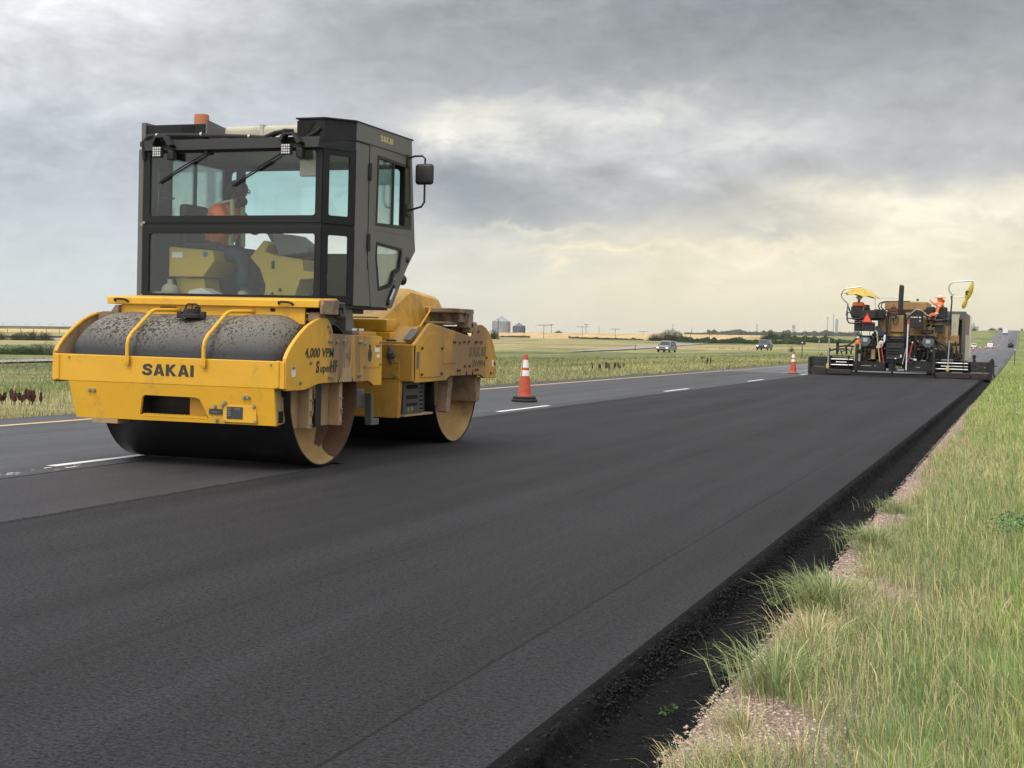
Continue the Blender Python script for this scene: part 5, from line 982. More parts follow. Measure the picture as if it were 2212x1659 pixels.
# ---- rear frame
mb = MB(); mb.prism([(-8.6, 1.21), (-6.45, 1.21), (-6.45, .79), (-6.60, .79), (-6.62, .37), (-8.5, .37)], 'Y', 14.70, 14.78); ff_ = mb.build('front_face_plate', 'yeldull', R0, bevel=.012)
mb = MB(); mb.bev(-7.0, -6.61, 14.686, 14.70, .82, 1.04, .004); cv = mb.build('face_cover', 'yeldull', ff_); bolts(ff_, [(-6.65, 14.686, 1.01), (-6.65, 14.686, .85)], 'Y', .012)
mb = MB(); mb.cyl((-6.71, 14.68, 1.20), (-6.71, 14.64, 1.13), .014, seg=8); mb.cyl((-6.71, 14.645, 1.16), (-6.71, 14.645, 1.10), .022, seg=10); mb.lathe([(.001, -.03), (.045, -.03), (.055, 0), (.03, .01)], (-6.71, 14.69, 1.09), 'Y', 10); mb.prism([(-6.74, 1.06), (-6.68, 1.06), (-6.705, .98)], 'Y', 14.66, 14.68); mb.bev(-6.77, -6.65, 14.66, 14.69, 1.24, 1.265, .005); mb.build('padlock_latch', 'gunmetal', ff_)
rs = MB(); rear = [(14.72, 1.215), (14.78, 1.235), (15.14, 1.445), (15.20, 1.462), (15.28, 1.455), (15.9, 1.385), (16.50, 1.315), (16.57, 1.325), (16.66, 1.43), (16.74, 1.465), (16.86, 1.468), (17.02, 1.43), (17.18, 1.34), (17.32, 1.20), (17.40, 1.05), (17.42, .95), (17.42, .80), (17.40, .785), (17.02, .785), (16.96, .79), (16.90, .82), (16.80, .835), (15.82, .835), (15.75, .81), (15.70, .785), (14.80, .775), (14.74, .79)]
rs.prism(rear, 'X', -6.49, -6.45); rsp = rs.build('side_plate', 'yelrear', R0, bevel=.008, label='rear side plate caked with brown dust')
mb = MB(); mb.prism(rear, 'X', -9.05, -9.01); mb.build('side_plate', 'yeldull', R0)
mb = MB(); mb.prism([(14.90, .835), (14.89, 1.20), (15.0, 1.27), (15.12, 1.335), (15.30, 1.36), (15.50, 1.33), (15.555, 1.28), (15.56, .835)], 'X', -6.45, -6.442); mb.build('side_door', 'yelrear', rsp, bevel=.004)
mb = MB(); mb.bev(-6.45, -6.444, 15.58, 16.01, .985, 1.235, .004); mb.build('access_cover', 'yelrear', rsp)
mb = MB(); mb.box(-6.45, -6.446, 14.805, 14.87, .94, 1.13); mb.build('side_vent', 'gunmetal', rsp)
mb = MB(); mb.box(-6.45, -6.446, 17.25, 17.30, .93, 1.02); mb.build('side_reflector', 'white', rsp)
mb = MB(); mb.lathe([(.001, 0), (.036, 0), (.036, .012)], (-6.456, 17.345, .87), 'X', 16); mb.build('lifting_hole', 'dust', rsp)
mb = MB(); mb.prism([(16.33, .836), (16.36, .905), (16.38, .836)], 'X', -6.45, -6.4475); mb.prism([(16.54, .836), (16.56, .905), (16.60, .836)], 'X', -6.45, -6.4475); mb.build('notch', 'dark', rsp)
bolts(rsp, [(-6.442, 14.93, 1.17), (-6.442, 15.52, 1.17), (-6.442, 14.93, .87), (-6.442, 15.52, .87), (-6.45, 15.9, 1.245), (-6.45, 15.95, 1.245), (-6.45, 16.1, 1.24), (-6.45, 16.25, 1.25), (-6.45, 16.40, 1.25), (-6.45, 16.62, 1.25), (-6.45, 16.68, 1.25), (-6.45, 16.05, .90), (-6.45, 16.12, .90), (-6.45, 16.66, .90), (-6.45, 16.72, .90), (-6.45, 17.03, 1.05), (-6.45, 17.33, .97), (-6.45, 17.20, .85), (-6.45, 16.28, .95), (-6.45, 16.44, .95), (-6.45, 16.72, 1.38)], r=.012, m='rust')
block('SAKAI', .125, (-6.449, 16.42, 1.065), 'X', 'letterf', rsp, sx=1.12); text('SW994', 'lettering', .115, (-6.447, 16.55, .94), 'X', 'letterf', rsp, bold=.0015, sx=1.25, ext=.001)
text('HMF', 'lettering', .055, (-6.447, 16.78, 1.225), 'X', 'letterf', rsp, bold=.002, ext=.001)
# grille
mb = MB(); mb.box(-6.70, -6.60, 14.80, 15.26, .41, .79); gr = mb.build('grille', 'grat', R0)
mb = MB()
for z in (.70, .58, .47):
    mb.box(-6.6, -6.597, 14.88, 15.20, z, z + .045) if z > .5 else None
mb.box(-6.6, -6.597, 14.88, 15.20, .50, .535); mb.build('grille_slot', 'dark', gr)
for y in (14.93, 15.03): mb = MB(); mb.box(-6.6, -6.597, y, y + .03, .44, .485); mb.build('grille_label', 'tan', gr)
mb = MB(); mb.box(-6.68, -6.615, 15.27, 15.42, .42, .79)
mb.build('louvre', 'grat', R0)
mb = MB()
for k in range(7): mb.box(-6.614, -6.612, 15.29, 15.40, .45 + k * .048, .47 + k * .048)
mb.build('louvre_slot', 'dark', R0)
mb = MB(); mb.box(-8.5, -6.58, 14.79, 15.62, .385, .408); mb.build('belly_plate', 'tan', R0)
mb = MB(); mb.box(-8.6, -6.68, 15.44, 15.62, .41, .80); mb.build('inner_shield', 'cabblk', R0)
mb = MB(); mb.prism([(16.02, .83), (15.96, .40), (16.08, .38), (16.16, .83)], 'X', -6.68, -6.55); mb.build('support_leg', 'dust', R0); 
mb = MB(); mb.box(-6.72, -6.64, 16.2, 16.34, .55, .83); mb.build('support_leg', 'dust', R0)
mb = MB(); mb.prism([(16.86, .82), (16.93, .80), (17.04, .80), (17.02, .50), (16.90, .48), (16.88, .49)], 'X', -8.9, -6.52); mb.build('mudguard', 'dust', R0, bevel=.006)
mb = MB(); mb.box(-9.0, -6.5, 17.30, 17.40, .80, 1.15); mb.box(-8.9, -6.6, 14.8, 15.9, .8, 1.2); mb.build('rear_chassis', 'yeldull', R0)
mb = MB(); mb.prism([(14.80, 1.19), (14.80, 1.235), (15.2, 1.42), (16.1, 1.36), (16.1, 1.0), (15.0, 1.0)], 'X', -8.9, -6.60); dk = mb.build('rear_deck', 'yeldull', R0)
mb = MB(); mb.prism([(14.82, 1.262), (15.04, 1.385), (15.04, 1.39), (14.82, 1.267)], 'X', -6.63, -6.53); mb.build('anti_slip_pad', 'gunmetal', dk)
# engine hood: tapering hexagonal cover
hd = MB()
sec = lambda y, xr, zt, xt, zb: [(-8.2, y, zb), (xr, y, zb), (xr - .005, y, zt - .30), (xt + .03, y, zt - .035), (xt, y, zt), (-8.0, y, zt)]
S = [sec(14.98, -6.90, 1.52, -7.02, 1.22), [(-8.2, 15.04, 1.22), (-6.88, 15.04, 1.22), (-6.90, 15.04, 1.40), (-7.0, 15.04, 1.50), (-7.06, 15.04, 1.53), (-8.0, 15.04, 1.53)],
     [(-8.2, 15.36, 1.22), (-6.84, 15.40, 1.24), (-6.855, 15.42, 1.48), (-6.90, 15.62, 1.83), (-6.955, 15.66, 1.872), (-8.0, 15.66, 1.872)],
     [(-8.2, 16.35, 1.22), (-6.84, 16.38, 1.30), (-6.85, 16.40, 1.60), (-6.87, 16.42, 1.755), (-6.93, 16.42, 1.80), (-8.0, 16.42, 1.80)],
     [(-8.2, 16.52, 1.22), (-6.86, 16.58, 1.30), (-6.87, 16.60, 1.58), (-6.90, 16.58, 1.69), (-6.98, 16.56, 1.74), (-8.0, 16.56, 1.74)]]
for s_ in S: hd.v += [tuple(p) for p in s_]
for i in range(4):
    for j in range(6): k = (j + 1) % 6; hd.f.append((i * 6 + j, i * 6 + k, i * 6 + 6 + k, i * 6 + 6 + j))
hd.f += [(5, 4, 3, 2, 1, 0), (24, 25, 26, 27, 28, 29)]
hood = hd.build('engine_hood', 'hood', R0, bevel=.03, smooth=True)
mb = MB(); mb.bev(-8.3, -6.80, 14.84, 15.36, 1.20, 1.345, .02); mb.bev(-8.3, -6.87, 14.90, 15.3, 1.345, 1.50, .04); mb.build('hood_step', 'hood', R0, smooth=True)
mb = MB(); mb.cyl((-7.10, 14.3, 1.45), (-7.10, 14.3, 1.62), .06, seg=16); mb.bev(-7.16, -7.04, 14.24, 14.36, 1.58, 1.64, .01); mb.build('cab_post', 'yeldull', R0)
mb = MB(); mb.tube([(-6.80, 15.83, 1.66), (-6.76, 15.86, 1.66), (-6.74, 15.84, 1.62), (-6.72, 15.62, 1.50), (-6.72, 15.40, 1.36), (-6.75, 15.28, 1.335), (-6.80, 15.26, 1.335)], .011, 8); mb.build('hand_rail', 'yel', R0, smooth=True)
# rear spray bar, dusty
mb = MB(); mb.bev(-8.9, -6.47, 15.98, 16.62, 1.60, 1.655, .01); rbar = mb.build('rear_bar_cover', 'dust', R0)
mb = MB(); mb.box(-8.8, -6.6, 16.1, 16.3, 1.45, 1.60); mb.box(-8.8, -6.50, 16.2, 16.42, 1.49, 1.60); mb.bev(-6.62, -6.46, 16.42, 16.58, 1.42, 1.6, .01); mb.bev(-6.60, -6.46, 16.50, 16.72, 1.36, 1.50, .02); mb.tube([(-6.47, 16.35, 1.52), (-6.47, 16.35, 1.60), (-6.47, 16.48, 1.60), (-6.47, 16.48, 1.50)], .012, 6); mb.build('bar_bracket', 'dust', rbar)
mb = MB(); mb.bev(-8.6, -6.55, 15.9, 16.40, 1.455, 1.49, .015); mb.build('coco_mat', 'dust', R0)
# ================================================================ CAB
XL, XR, XK = -8.83, -6.50, -6.70; YF, YK, YB = 12.90, 13.24, 14.56; ZB, ZT = 1.62, 3.24
cab = MB()
def rr(x0, x1, z0, z1, r=.03, n=3):
    o = []
    for cx, cz, a in ((x1 - r, z1 - r, 0), (x0 + r, z1 - r, 90), (x0 + r, z0 + r, 180), (x1 - r, z0 + r, 270)):
        for k in range(n + 1): t = math.radians(a + 90 * k / n); o.append((cx + r * math.cos(t), cz + r * math.sin(t)))
    return o
# front face frames (upper & lower panes) in black
fbk = MB()
def paneframe(mb_, x0, x1, z0, z1, wx, wz, y, th=.035, r=.03): mb_.frame(rr(x0, x1, z0, z1, .004), rr(x0 + wx, x1 - wx, z0 + wz, z1 - wz, r), 'Y', y, y + th)
paneframe(fbk, XL + .02, XK, 2.435, ZT, .075, .075, YF - .01); paneframe(fbk, XL + .02, XK, ZB, 2.40, .075, .075, YF - .008)
fbk.box(XL + .02, XK, YF, YF + .05, 2.39, 2.445)
ffr = fbk.build('windscreen_frame', 'cabblk', R0, bevel=.003)
mb = MB(); mb.box(XL + .09, XK - .07, YF + .005, YF + .012, 2.50, ZT - .07); wsu = mb.build('windscreen', 'glass', ffr)
mb = MB(); mb.box(XL + .09, XK - .07, YF + .007, YF + .014, ZB + .06, 2.34); wsl = mb.build('lower_windscreen', 'glasslo', ffr)
# chamfer corner panel
ang_ = math.atan2(YK - YF, XR - XK); L = math.hypot(YK - YF, XR - XK); ck = MB()
def chamf(mb_, fn):
    k = len(mb_.v); fn(mb_)
    for i in range(k, len(mb_.v)):
        x, y, z = mb_.v[i]; mb_.v[i] = (XK + x * math.cos(ang_) - y * math.sin(ang_), YF + x * math.sin(ang_) + y * math.cos(ang_), z)
chamf(ck, lambda q: paneframe(q, 0, L, 2.43, ZT - .03, .075, .085, -.01, .03, .02)); chamf(ck, lambda q: paneframe(q, 0, L, ZB, 2.40, .075, .085, -.01, .03, .02)); chamf(ck, lambda q: q.box(0, L, 0, .03, 2.39, 2.44))
ckp = ck.build('corner_frame', 'cabblk', R0, bevel=.003)
mb = MB(); chamf(mb, lambda q: q.box(.06, L - .06, .0, .006, 2.50, ZT - .10)); chamf(mb, lambda q: q.box(.06, L - .06, .0, .006, ZB + .07, 2.33)); mb.build('corner_glass', 'glasslo', ckp)
# left post (charcoal) with light gap beside it
mb = MB(); mb.box(XL - .07, XL - .005, YF + .02, YF + .10, ZB, ZT - .02); mb.build('corner_post', 'cabgrey', R0, bevel=.01)
bolts(R0, [(XL + .0, YF + .01, 2.42), (XL + .03, YF + .01, 2.44), (XL + .0, YF + .01, 3.20), (XL + .01, YF + .01, 1.66)], 'Y', .016, name='hinge_bolts')
# right side: post + door
sdo = [(YK, ZB), (YK, 3.50), (14.62, 3.48), (14.64, 3.30), (14.78, 2.5), (14.80, 2.27), (14.57, 2.06), (14.38, 1.83), (14.19, 1.60)]
sp1 = MB(); sp1.prism([(YK, ZB - .01), (YK, 3.30), (13.56, 3.30), (13.56, 2.12), (13.66, ZB - .01)], 'X', XR - .05, XR); side_post = sp1.build('side_pillar', 'cabgrey', R0, bevel=.004)
# door with upper window hole and lower shaped window
dr_ = MB()
Wn = [(13.755, 3.22), (14.60, 3.20), (14.66, 2.50), (13.735, 2.475)]; Do = [(13.565, 3.30), (14.645, 3.30), (14.775, 2.40), (13.565, 2.40)]
dr_.frame([(13.565, 3.30), (14.648, 3.30), (14.77, 2.42), (13.565, 2.42)], Wn, 'X', XR - .035, XR + .006)
Lo = [(13.565, 2.42), (14.77, 2.42), (14.80, 2.27), (14.57, 2.06), (14.38, 1.83), (14.19, ZB - .015), (13.67, ZB - .015), (13.565, 2.12)]
Li = [(13.76, 2.30), (14.42, 2.27), (14.43, 2.20), (14.38, 2.02), (14.25, 1.98), (14.16, 1.84), (13.83, 1.78), (13.75, 2.12)]
dr_.frame(Lo, Li, 'X', XR - .035, XR + .006)
door = dr_.build('cab_door', 'cabgrey', R0, bevel=.004)
mb = MB(); mb.frame(Wn, [(13.785, 3.19), (14.57, 3.17), (14.63, 2.53), (13.765, 2.505)], 'X', XR + .002, XR + .012); mb.box(XR - .01, XR + .008, 14.155, 14.185, 2.51, 3.18); mb.prism([(14.47, 3.17), (14.57, 3.17), (14.63, 2.53), (14.50, 2.53)], 'X', XR - .01, XR + .008); wfr = mb.build('window_frame', 'blk', door)
mb = MB(); mb.prism([(13.77, 3.20), (14.17, 3.20), (14.17, 2.50), (13.75, 2.50)], 'X', XR - .012, XR - .006); mb.build('window_glass', 'clear', door)
mb = MB(); mb.frame(Li, [(y + (.03 if y < 14 else -.03) * (1 if z < 2.2 else 1), z + (-.03 if z > 2.2 else .03)) for y, z in Li], 'X', XR + .002, XR + .009); mb.build('lower_window_seal', 'cabblk', door)
mb = MB(); mb.prism(Li, 'X', XR - .012, XR - .006); mb.build('lower_window_glass', 'clear', door)
mb = MB(); mb.tube([(XR + .02, 14.10, 1.66), (XR + .03, 14.09, 1.69), (XR + .03, 14.19, 1.80), (XR + .02, 14.21, 1.81)], .017, 8); dh = mb.build('door_handle', 'steel', door, smooth=True)
mb = MB(); mb.prism([(14.03, 1.64), (14.07, 1.62), (14.15, 1.66), (14.27, 1.84), (14.23, 1.88), (14.12, 1.78)], 'X', XR + .0065, XR + .009); mb.build('handle_recess', 'dark', door)
bolts(door, [(XR + .006, 14.23, 1.92)], 'X', .012, name='door_lock')
for z in (3.02, 2.28):
    mb = MB(); mb.cyl((XR + .014, 13.565, z - .09), (XR + .014, 13.565, z + .09), .018, seg=10); mb.box(XR, XR + .01, 13.53, 13.60, z - .08, z + .08); mb.build('hinge', 'blk', door)
mb = MB(); mb.box(XR + .0005, XR + .004, 13.558, 13.566, 2.0, 3.30); mb.build('door_gap', 'dark', door)
mb = MB(); mb.ball((XR - .02, 14.58, 2.16), (.05, .06, .045), 10); mb.ball((XR - .02, 14.52, 1.93), (.05, .055, .06), 10); mb.build('rear_lamp', 'blk', R0, smooth=True)
# left side wall, rear wall (open window frames), floor
lw_ = MB(); 
def sideframe(mb_, x, y0, y1, z0, z1, w): mb_.frame([(y0, z1), (y1, z1), (y1, z0), (y0, z0)], [(y0 + w, z1 - w), (y1 - w, z1 - w), (y1 - w, z0 + w), (y0 + w, z0 + w)], 'X', x, x + .03)
sideframe(lw_, XL, YF + .03, 13.42, 2.42, ZT, .22); sideframe(lw_, XL, 13.36, YB, 2.42, ZT, .06); lw_.box(XL, XL + .03, 13.88, 13.91, 2.42, ZT); lw_.frame([(YF + .03, 2.42), (YB, 2.42), (14.2, ZB), (YF + .03, ZB)], [(YF + .55, 2.22), (14.2, 2.22), (14.02, 1.72), (YF + .75, 1.72)], 'X', XL, XL + .03)
lw_.prism([(13.55, 2.24), (13.60, 2.24), (13.62, 1.7), (13.57, 1.7)], 'X', XL, XL + .03)
lw_.build('left_side_wall', 'cabblk', R0)
mb = MB(); mb.box(XL + .01, XL + .016, YF + .08, YB - .05, 2.47, ZT - .05); mb.box(XL + .01, XL + .016, YF + .4, 14.1, 1.8, 2.2); mb.build('left_side_glass', 'clear', R0)
bw = MB(); 
bw.frame(rr(-8.83, XR, 2.12, ZT, .004), rr(-8.76, XR - .10, 2.22, ZT - .07, .05), 'Y', YB, YB + .03); bw.prism([(YB + .02, 2.14), (YB - .01, 2.14), (14.15, ZB), (14.18, ZB)], 'X', -8.83, XR - .06); bw.box(-8.67, -8.575, YB - .03, YB + .028, 2.1, ZT - .01)
bw.build('rear_wall', 'cabblk', R0)
mb = MB(); mb.box(-8.8, XR - .05, YB + .01, YB + .016, 2.45, ZT - .05); mb.build('rear_window', 'glassr', R0)
mb = MB(); mb.bev(-8.76, -8.68, YB + .05, YB + .1, 2.86, 3.08, .03, 3); mb.build('rear_mirror', 'gunmetal', R0, smooth=True)
mb = MB(); mb.box(XL, XR - .05, YF + .05, 14.2, ZB - .04, ZB); mb.build('cab_floor', 'blk', R0)
mb = MB(); mb.box(-8.6, -6.62, 13.0, 13.75, 1.53, ZB - .042); mb.build('cab_underside', 'cabblk', R0)
# roof: flat slab, visor, raised side boxes, lettering
rf = MB(); rf.prism([(XL - .02, YF - .03), (XK, YF - .03), (XR - .002, YK), (XR - .002, YB), (XL - .02, YB)], 'Z', ZT, ZT + .05); roof = rf.build('roof', 'cabblk', R0)
vz = MB(); vz.add([(-8.76, YF - .08, 3.185), (-6.72, YF - .08, 3.185), (XR + .0, YK - .03, 3.185), (XR, YK - .01, 3.28), (-6.72, YF - .04, 3.30), (-8.80, YF - .04, 3.30), (-8.80, YF + .05, 3.30), (-8.76, YF + .02, 3.185), (-6.70, YF + .02, 3.185), (-6.70, YF + .05, 3.30)], [(0, 1, 4, 5), (1, 2, 3, 4), (0, 5, 6, 7), (0, 7, 8, 1), (5, 4, 9, 6), (6, 9, 8, 7)]); vz.build('visor', 'cabblk', roof, bevel=.004)
# right box: L shaped wall with angled front
bx = MB(); Rt = [(-7.02, YF + .06), (-6.72, YF + .06), (XR + .004, YK - .01), (XR + .004, 14.64), (-6.62, 14.64), (-7.02, 14.5)]
bx.prism(Rt, 'Z', 3.29, 3.49); rbx = bx.build('roof_box', 'cabblk', R0, bevel=.005)
mb = MB(); mb.prism([(YK - .005, 3.305), (YK - .005, 3.495), (14.62, 3.495), (14.64, 3.305)], 'X', XR + .003, XR + .012); sb_ = mb.build('roof_side_panel', 'cabgrey', R0, bevel=.003)
mb = MB(); mb.prism([(-7.04, YF + .04), (-6.71, YF + .04), (XR + .015, YK - .03), (XR + .015, 14.66), (-7.04, 14.66)], 'Z', 3.49, 3.505); mb.build('roof_box_lid', 'cabblk', rbx)
mb = MB(); mb.add([(-7.03, YF + .053, 3.30), (-6.93, YF + .053, 3.30), (-6.83, YF + .053, 3.46), (-7.03, YF + .053, 3.475)], [(0, 1, 2, 3)]); mb.build('box_opening', 'dark', rbx)
block('SAKAI', .065, (XR + .0125, 13.80, 3.372), 'X', 'gold', sb_, sx=1.15)
mb = MB(); mb.prism([(XL - .0, YF + .06), (-8.12, YF + .06), (-8.12, 14.3), (XL - .0, 14.3)], 'Z', 3.29, 3.475); lbx = mb.build('roof_box', 'cabblk', R0, bevel=.005)
mb = MB(); mb.box(XL - .05, XL - .001, YF + .04, 14.3, 3.26, 3.50); mb.prism([(YF + .06, 3.33), (YF + .06, 3.515), (YF + .6, 3.46), (14.3, 3.40), (14.3, 3.33)], 'X', -8.11, -8.09); mb.build('roof_side_panel', 'cabgrey', roof)
mb = MB(); mb.box(-8.40, -8.25, YF + .054, YF + .06, 3.32, 3.46); mb.build('box_opening', 'dark', lbx)
mb = MB(); mb.lathe([(.085, 0), (.082, .02), (.078, .12), (.074, .135), (.001, .14)], (-8.31, YF + .30, 3.475), 'Z', 24); mb.build('beacon', 'amber', roof, smooth=True)
ac = MB(); ac.bev(-8.02, -6.98, 13.15, 14.0, 3.29, 3.475, .06, 4); aco = ac.build('roof_cooling_unit', 'cream', R0, smooth=True)
mb = MB(); mb.box(-7.575, -7.535, 13.145, 13.4, 3.30, 3.48); mb.bev(-8.03, -6.97, 13.14, 14.0, 3.34, 3.352, .005); mb.build('unit_seam', 'steel', aco)
mb = MB(); mb.tube([(-8.80, YF - .02, 3.10), (-8.81, YF - .03, 3.28), (-8.76, YF - .02, 3.345), (-8.65, YF + .0, 3.355), (-8.3, YF, 3.35), (-7.9, YF, 3.335), (-7.6, YF, 3.32), (-7.4, YF + .03, 3.31), (-7.28, YF + .05, 3.36), (-7.2, YF + .1, 3.38)], .022, 8)
mb.tube([(-6.9, YF + .03, 3.31), (-6.8, YF + .04, 3.36), (-6.76, YF + .05, 3.40)], .015, 6); mb.tube([(-7.35, YF + .1, 3.33), (-7.2, YF + .1, 3.39), (-7.12, YF + .15, 3.39)], .02, 6); mb.build('roof_hose', 'rub', roof, smooth=True)
mb = MB()
for x in (-8.66, -8.12, -7.55): mb = MB(); mb.lathe([(.026, -.012), (.026, .012)], (x, YF, 3.352 if x < -8 else 3.318), 'X', 10); mb.build('hose_clip', 'steel', roof)

for x in (-8.53, -7.02):                                     # work lamps on brackets
    mb = MB(); mb.bev(x - .055, x + .055, YF - .20, YF - .14, 3.10, 3.21, .012); mb.prism([(x - .13, 3.25), (x - .06, 3.335), (x + .05, 3.335), (x + .14, 3.235), (x + .10, 3.22), (x + .04, 3.31), (x - .05, 3.31), (x - .09, 3.235)], 'Y', YF - .15, YF - .05); mb.bev(x + .07, x + .14, YF - .12, YF - .03, 3.08, 3.18, .012)
    lm = mb.build('work_lamp', 'blk', R0); q = MB()
    for a in range(4):
        for b_ in range(4): q.ball((x - .037 + a * .0247, YF - .201, 3.118 + b_ * .0247), (.011, .006, .011), 6)
    q.build('lamp_lens', 'lampl', lm, smooth=True)
for (xa, za, xb, zb) in ((-8.03, 3.165, -8.62, 2.86), (-7.12, 3.16, -7.73, 2.82)):
    mb = MB(); mb.tube([(xa, YF - .03, za), ((xa * .55 + xb * .45), YF - .045, za * .55 + zb * .45), (xb, YF - .02, zb)], [.011, .008, .005], 6); dxx, dzz = xb - xa, zb - za; mb.tube([(xa + dxx * .25, YF - .02, za + dzz * .25 - .02), (xb, YF - .015, zb - .01)], .009, 5); mb.cyl((xa, YF - .05, za), (xa, YF + .0, za), .022, seg=10); mb.build('wiper', 'rub', ffr)
# right mirror
mb = MB(); mb.tube([(XR, 14.52, 3.27), (XR + .10, 14.50, 3.30), (XR + .20, 14.49, 3.30), (XR + .235, 14.49, 3.27), (XR + .235, 14.49, 2.79), (XR + .20, 14.49, 2.74), (XR + .08, 14.50, 2.71), (XR, 14.52, 2.70)], .012, 8); mb.bev(XR, XR + .03, 14.49, 14.57, 3.18, 3.32, .006); mb.bev(XR, XR + .03, 14.49, 14.58, 2.64, 2.78, .006); ma = mb.build('mirror_arm', 'blk', R0, smooth=True)
mb = MB(); mb.bev(XR + .135, XR + .345, 14.43, 14.51, 2.98, 3.21, .04, 3); mb.build('mirror', 'blk', ma, smooth=True)
mb = MB(); mb.bev(-7.05, -6.85, YF + .15, YF + .20, 2.92, 3.10, .02, 3); mb.build('interior_mirror', 'cream', R0, smooth=True)
# ---- inside: consoles, seat, wheel
mb = MB(); mb.prism([(-8.62, 2.20), (-8.08, 2.16), (-8.06, 2.05), (-8.20, 1.88), (-8.62, 1.88)], 'Y', 13.1, 13.6); mb.prism([(-8.60, 1.87), (-8.25, 1.87), (-8.2, 1.64), (-8.55, 1.64)], 'Y', 13.2, 13.5); sc_ = mb.build('seat_pedestal', 'cyel', R0, bevel=.01)
mb = MB(); mb.box(-8.58, -8.45, 13.095, 13.1, 2.08, 2.14); mb.build('pedestal_label', 'white', sc_)
mb = MB(); mb.lathe([(.001, 0), (.03, 0)], (-8.17, 13.095, 2.12), 'Y', 14); mb.build('round_label', 'blue', sc_)
mb = MB(); mb.prism([(-7.72, 2.10), (-7.56, 2.28), (-7.50, 2.24), (-7.54, 2.16), (-7.42, 2.12), (-7.10, 2.08), (-7.08, 1.96), (-6.95, 1.95), (-6.95, 1.88), (-7.12, 1.87), (-7.2, 1.63), (-7.55, 1.63), (-7.53, 1.80), (-7.60, 1.98)], 'Y', 13.25, 13.55); stc = mb.build('steering_console', 'cyel', R0, bevel=.008)
mb = MB(); mb.prism([(-7.50, 2.36), (-7.25, 2.34), (-7.08, 2.22), (-7.04, 2.16), (-7.40, 2.12), (-7.46, 2.24)], 'Y', 13.30, 13.60); mb.build('instrument_hood', 'cabgrey', stc, bevel=.01)
mb = MB(); mb.cyl((-7.44, 13.24, 1.98), (-7.44, 13.24, 2.06), .015, seg=8); mb.ball((-7.35, 13.24, 1.76), .018, 8); mb.ball((-7.44, 13.24, 1.72), .014, 8); mb.build('console_knob', 'rub', stc)
wh = MB(); wh.lathe([(.185 + .014 * math.cos(t), .014 * math.sin(t)) for t in [k * PI / 4 for k in range(9)]], (-7.66, 13.55, 2.40), 'Z', 28)
for a in (0, 120, 240): wh.cyl((-7.66, 13.55, 2.38), (-7.66 + .18 * math.cos(math.radians(a)), 13.55 + .18 * math.sin(math.radians(a)), 2.40), .010, seg=6)
wh.rot(28, (-7.66, 13.55, 2.38), 'Y'); wh.cyl((-7.66, 13.55, 2.37), (-7.50, 13.50, 2.16), .025, seg=10); wh.build('steering_wheel', 'rub', R0, smooth=True)
mb = MB(); mb.bev(-8.66, -8.55, 13.32, 13.78, 2.20, 2.68, .04, 3); mb.bev(-8.64, -8.18, 13.32, 13.78, 2.16, 2.27, .04, 3); mb.tube([(-8.70, 13.0, 2.30), (-8.70, 13.0, 2.66), (-8.68, 13.0, 2.70), (-8.50, 13.0, 2.70)], .012, 6); mb.build('driver_seat', 'seatm', R0, smooth=True)
mb = MB(); mb.ball((-8.60, 13.1, 1.72), (.10, .09, .09), 12); mb.cyl((-8.60, 13.1, 1.78), (-8.60, 13.1, 1.85), .03, seg=10); mb.ball((-8.72, 13.05, 1.67), (.08, .07, .05), 10); mb.build('water_jug', 'cream', R0, smooth=True)
mb = MB(); mb.prism([(-8.35, 1.64), (-8.30, 1.73), (-8.15, 1.76), (-8.0, 1.70), (-7.9, 1.63)], 'Y', 13.0, 13.2); mb.build('crumpled_bag', 'white', R0)
mb = MB(); mb.prism([(-7.76, 1.63), (-7.74, 1.72), (-7.71, 1.74), (-7.66, 1.72), (-7.64, 1.63)], 'Y', 13.05, 13.12); mb.build('paper_cup', 'cream', R0)
# ================================================================ PEOPLE
def finger_chains(V, E, Rr, wi, p, d, side, s=1.0, curl=.5):
    """palm + five curled fingers growing from wrist vertex wi at p towards d; side = thumb direction"""
    d = Vector(d).normalized(); side = Vector(side); side = (side - d * side.dot(d)).normalized(); nrm = d.cross(side)
    palm = p + d * .055 * s; V.append(palm); pi_ = len(V) - 1; E.append((wi, pi_)); Rr.append((.036 * s, .018 * s))
    for k, (o, l) in enumerate(((.028, .070), (.010, .080), (-.009, .075), (-.027, .060))):
        b = palm + d * .035 * s + side * o * s; m_ = b + (d * .6 - nrm * curl) * l * .5 * s; e = m_ + (d * .1 - nrm) * l * .5 * s
        n = len(V); V.extend([b, m_, e]); E.extend([(pi_, n), (n, n + 1), (n + 1, n + 2)]); Rr.extend([.010 * s, .009 * s, .007 * s])
    n = len(V); a = p + d * .03 * s + side * .038 * s; V.extend([a, a + (side * .4 + d * .7 - nrm * .4) * .045 * s]); E.extend([(pi_, n), (n, n + 1)]); Rr.extend([.012 * s, .010 * s])
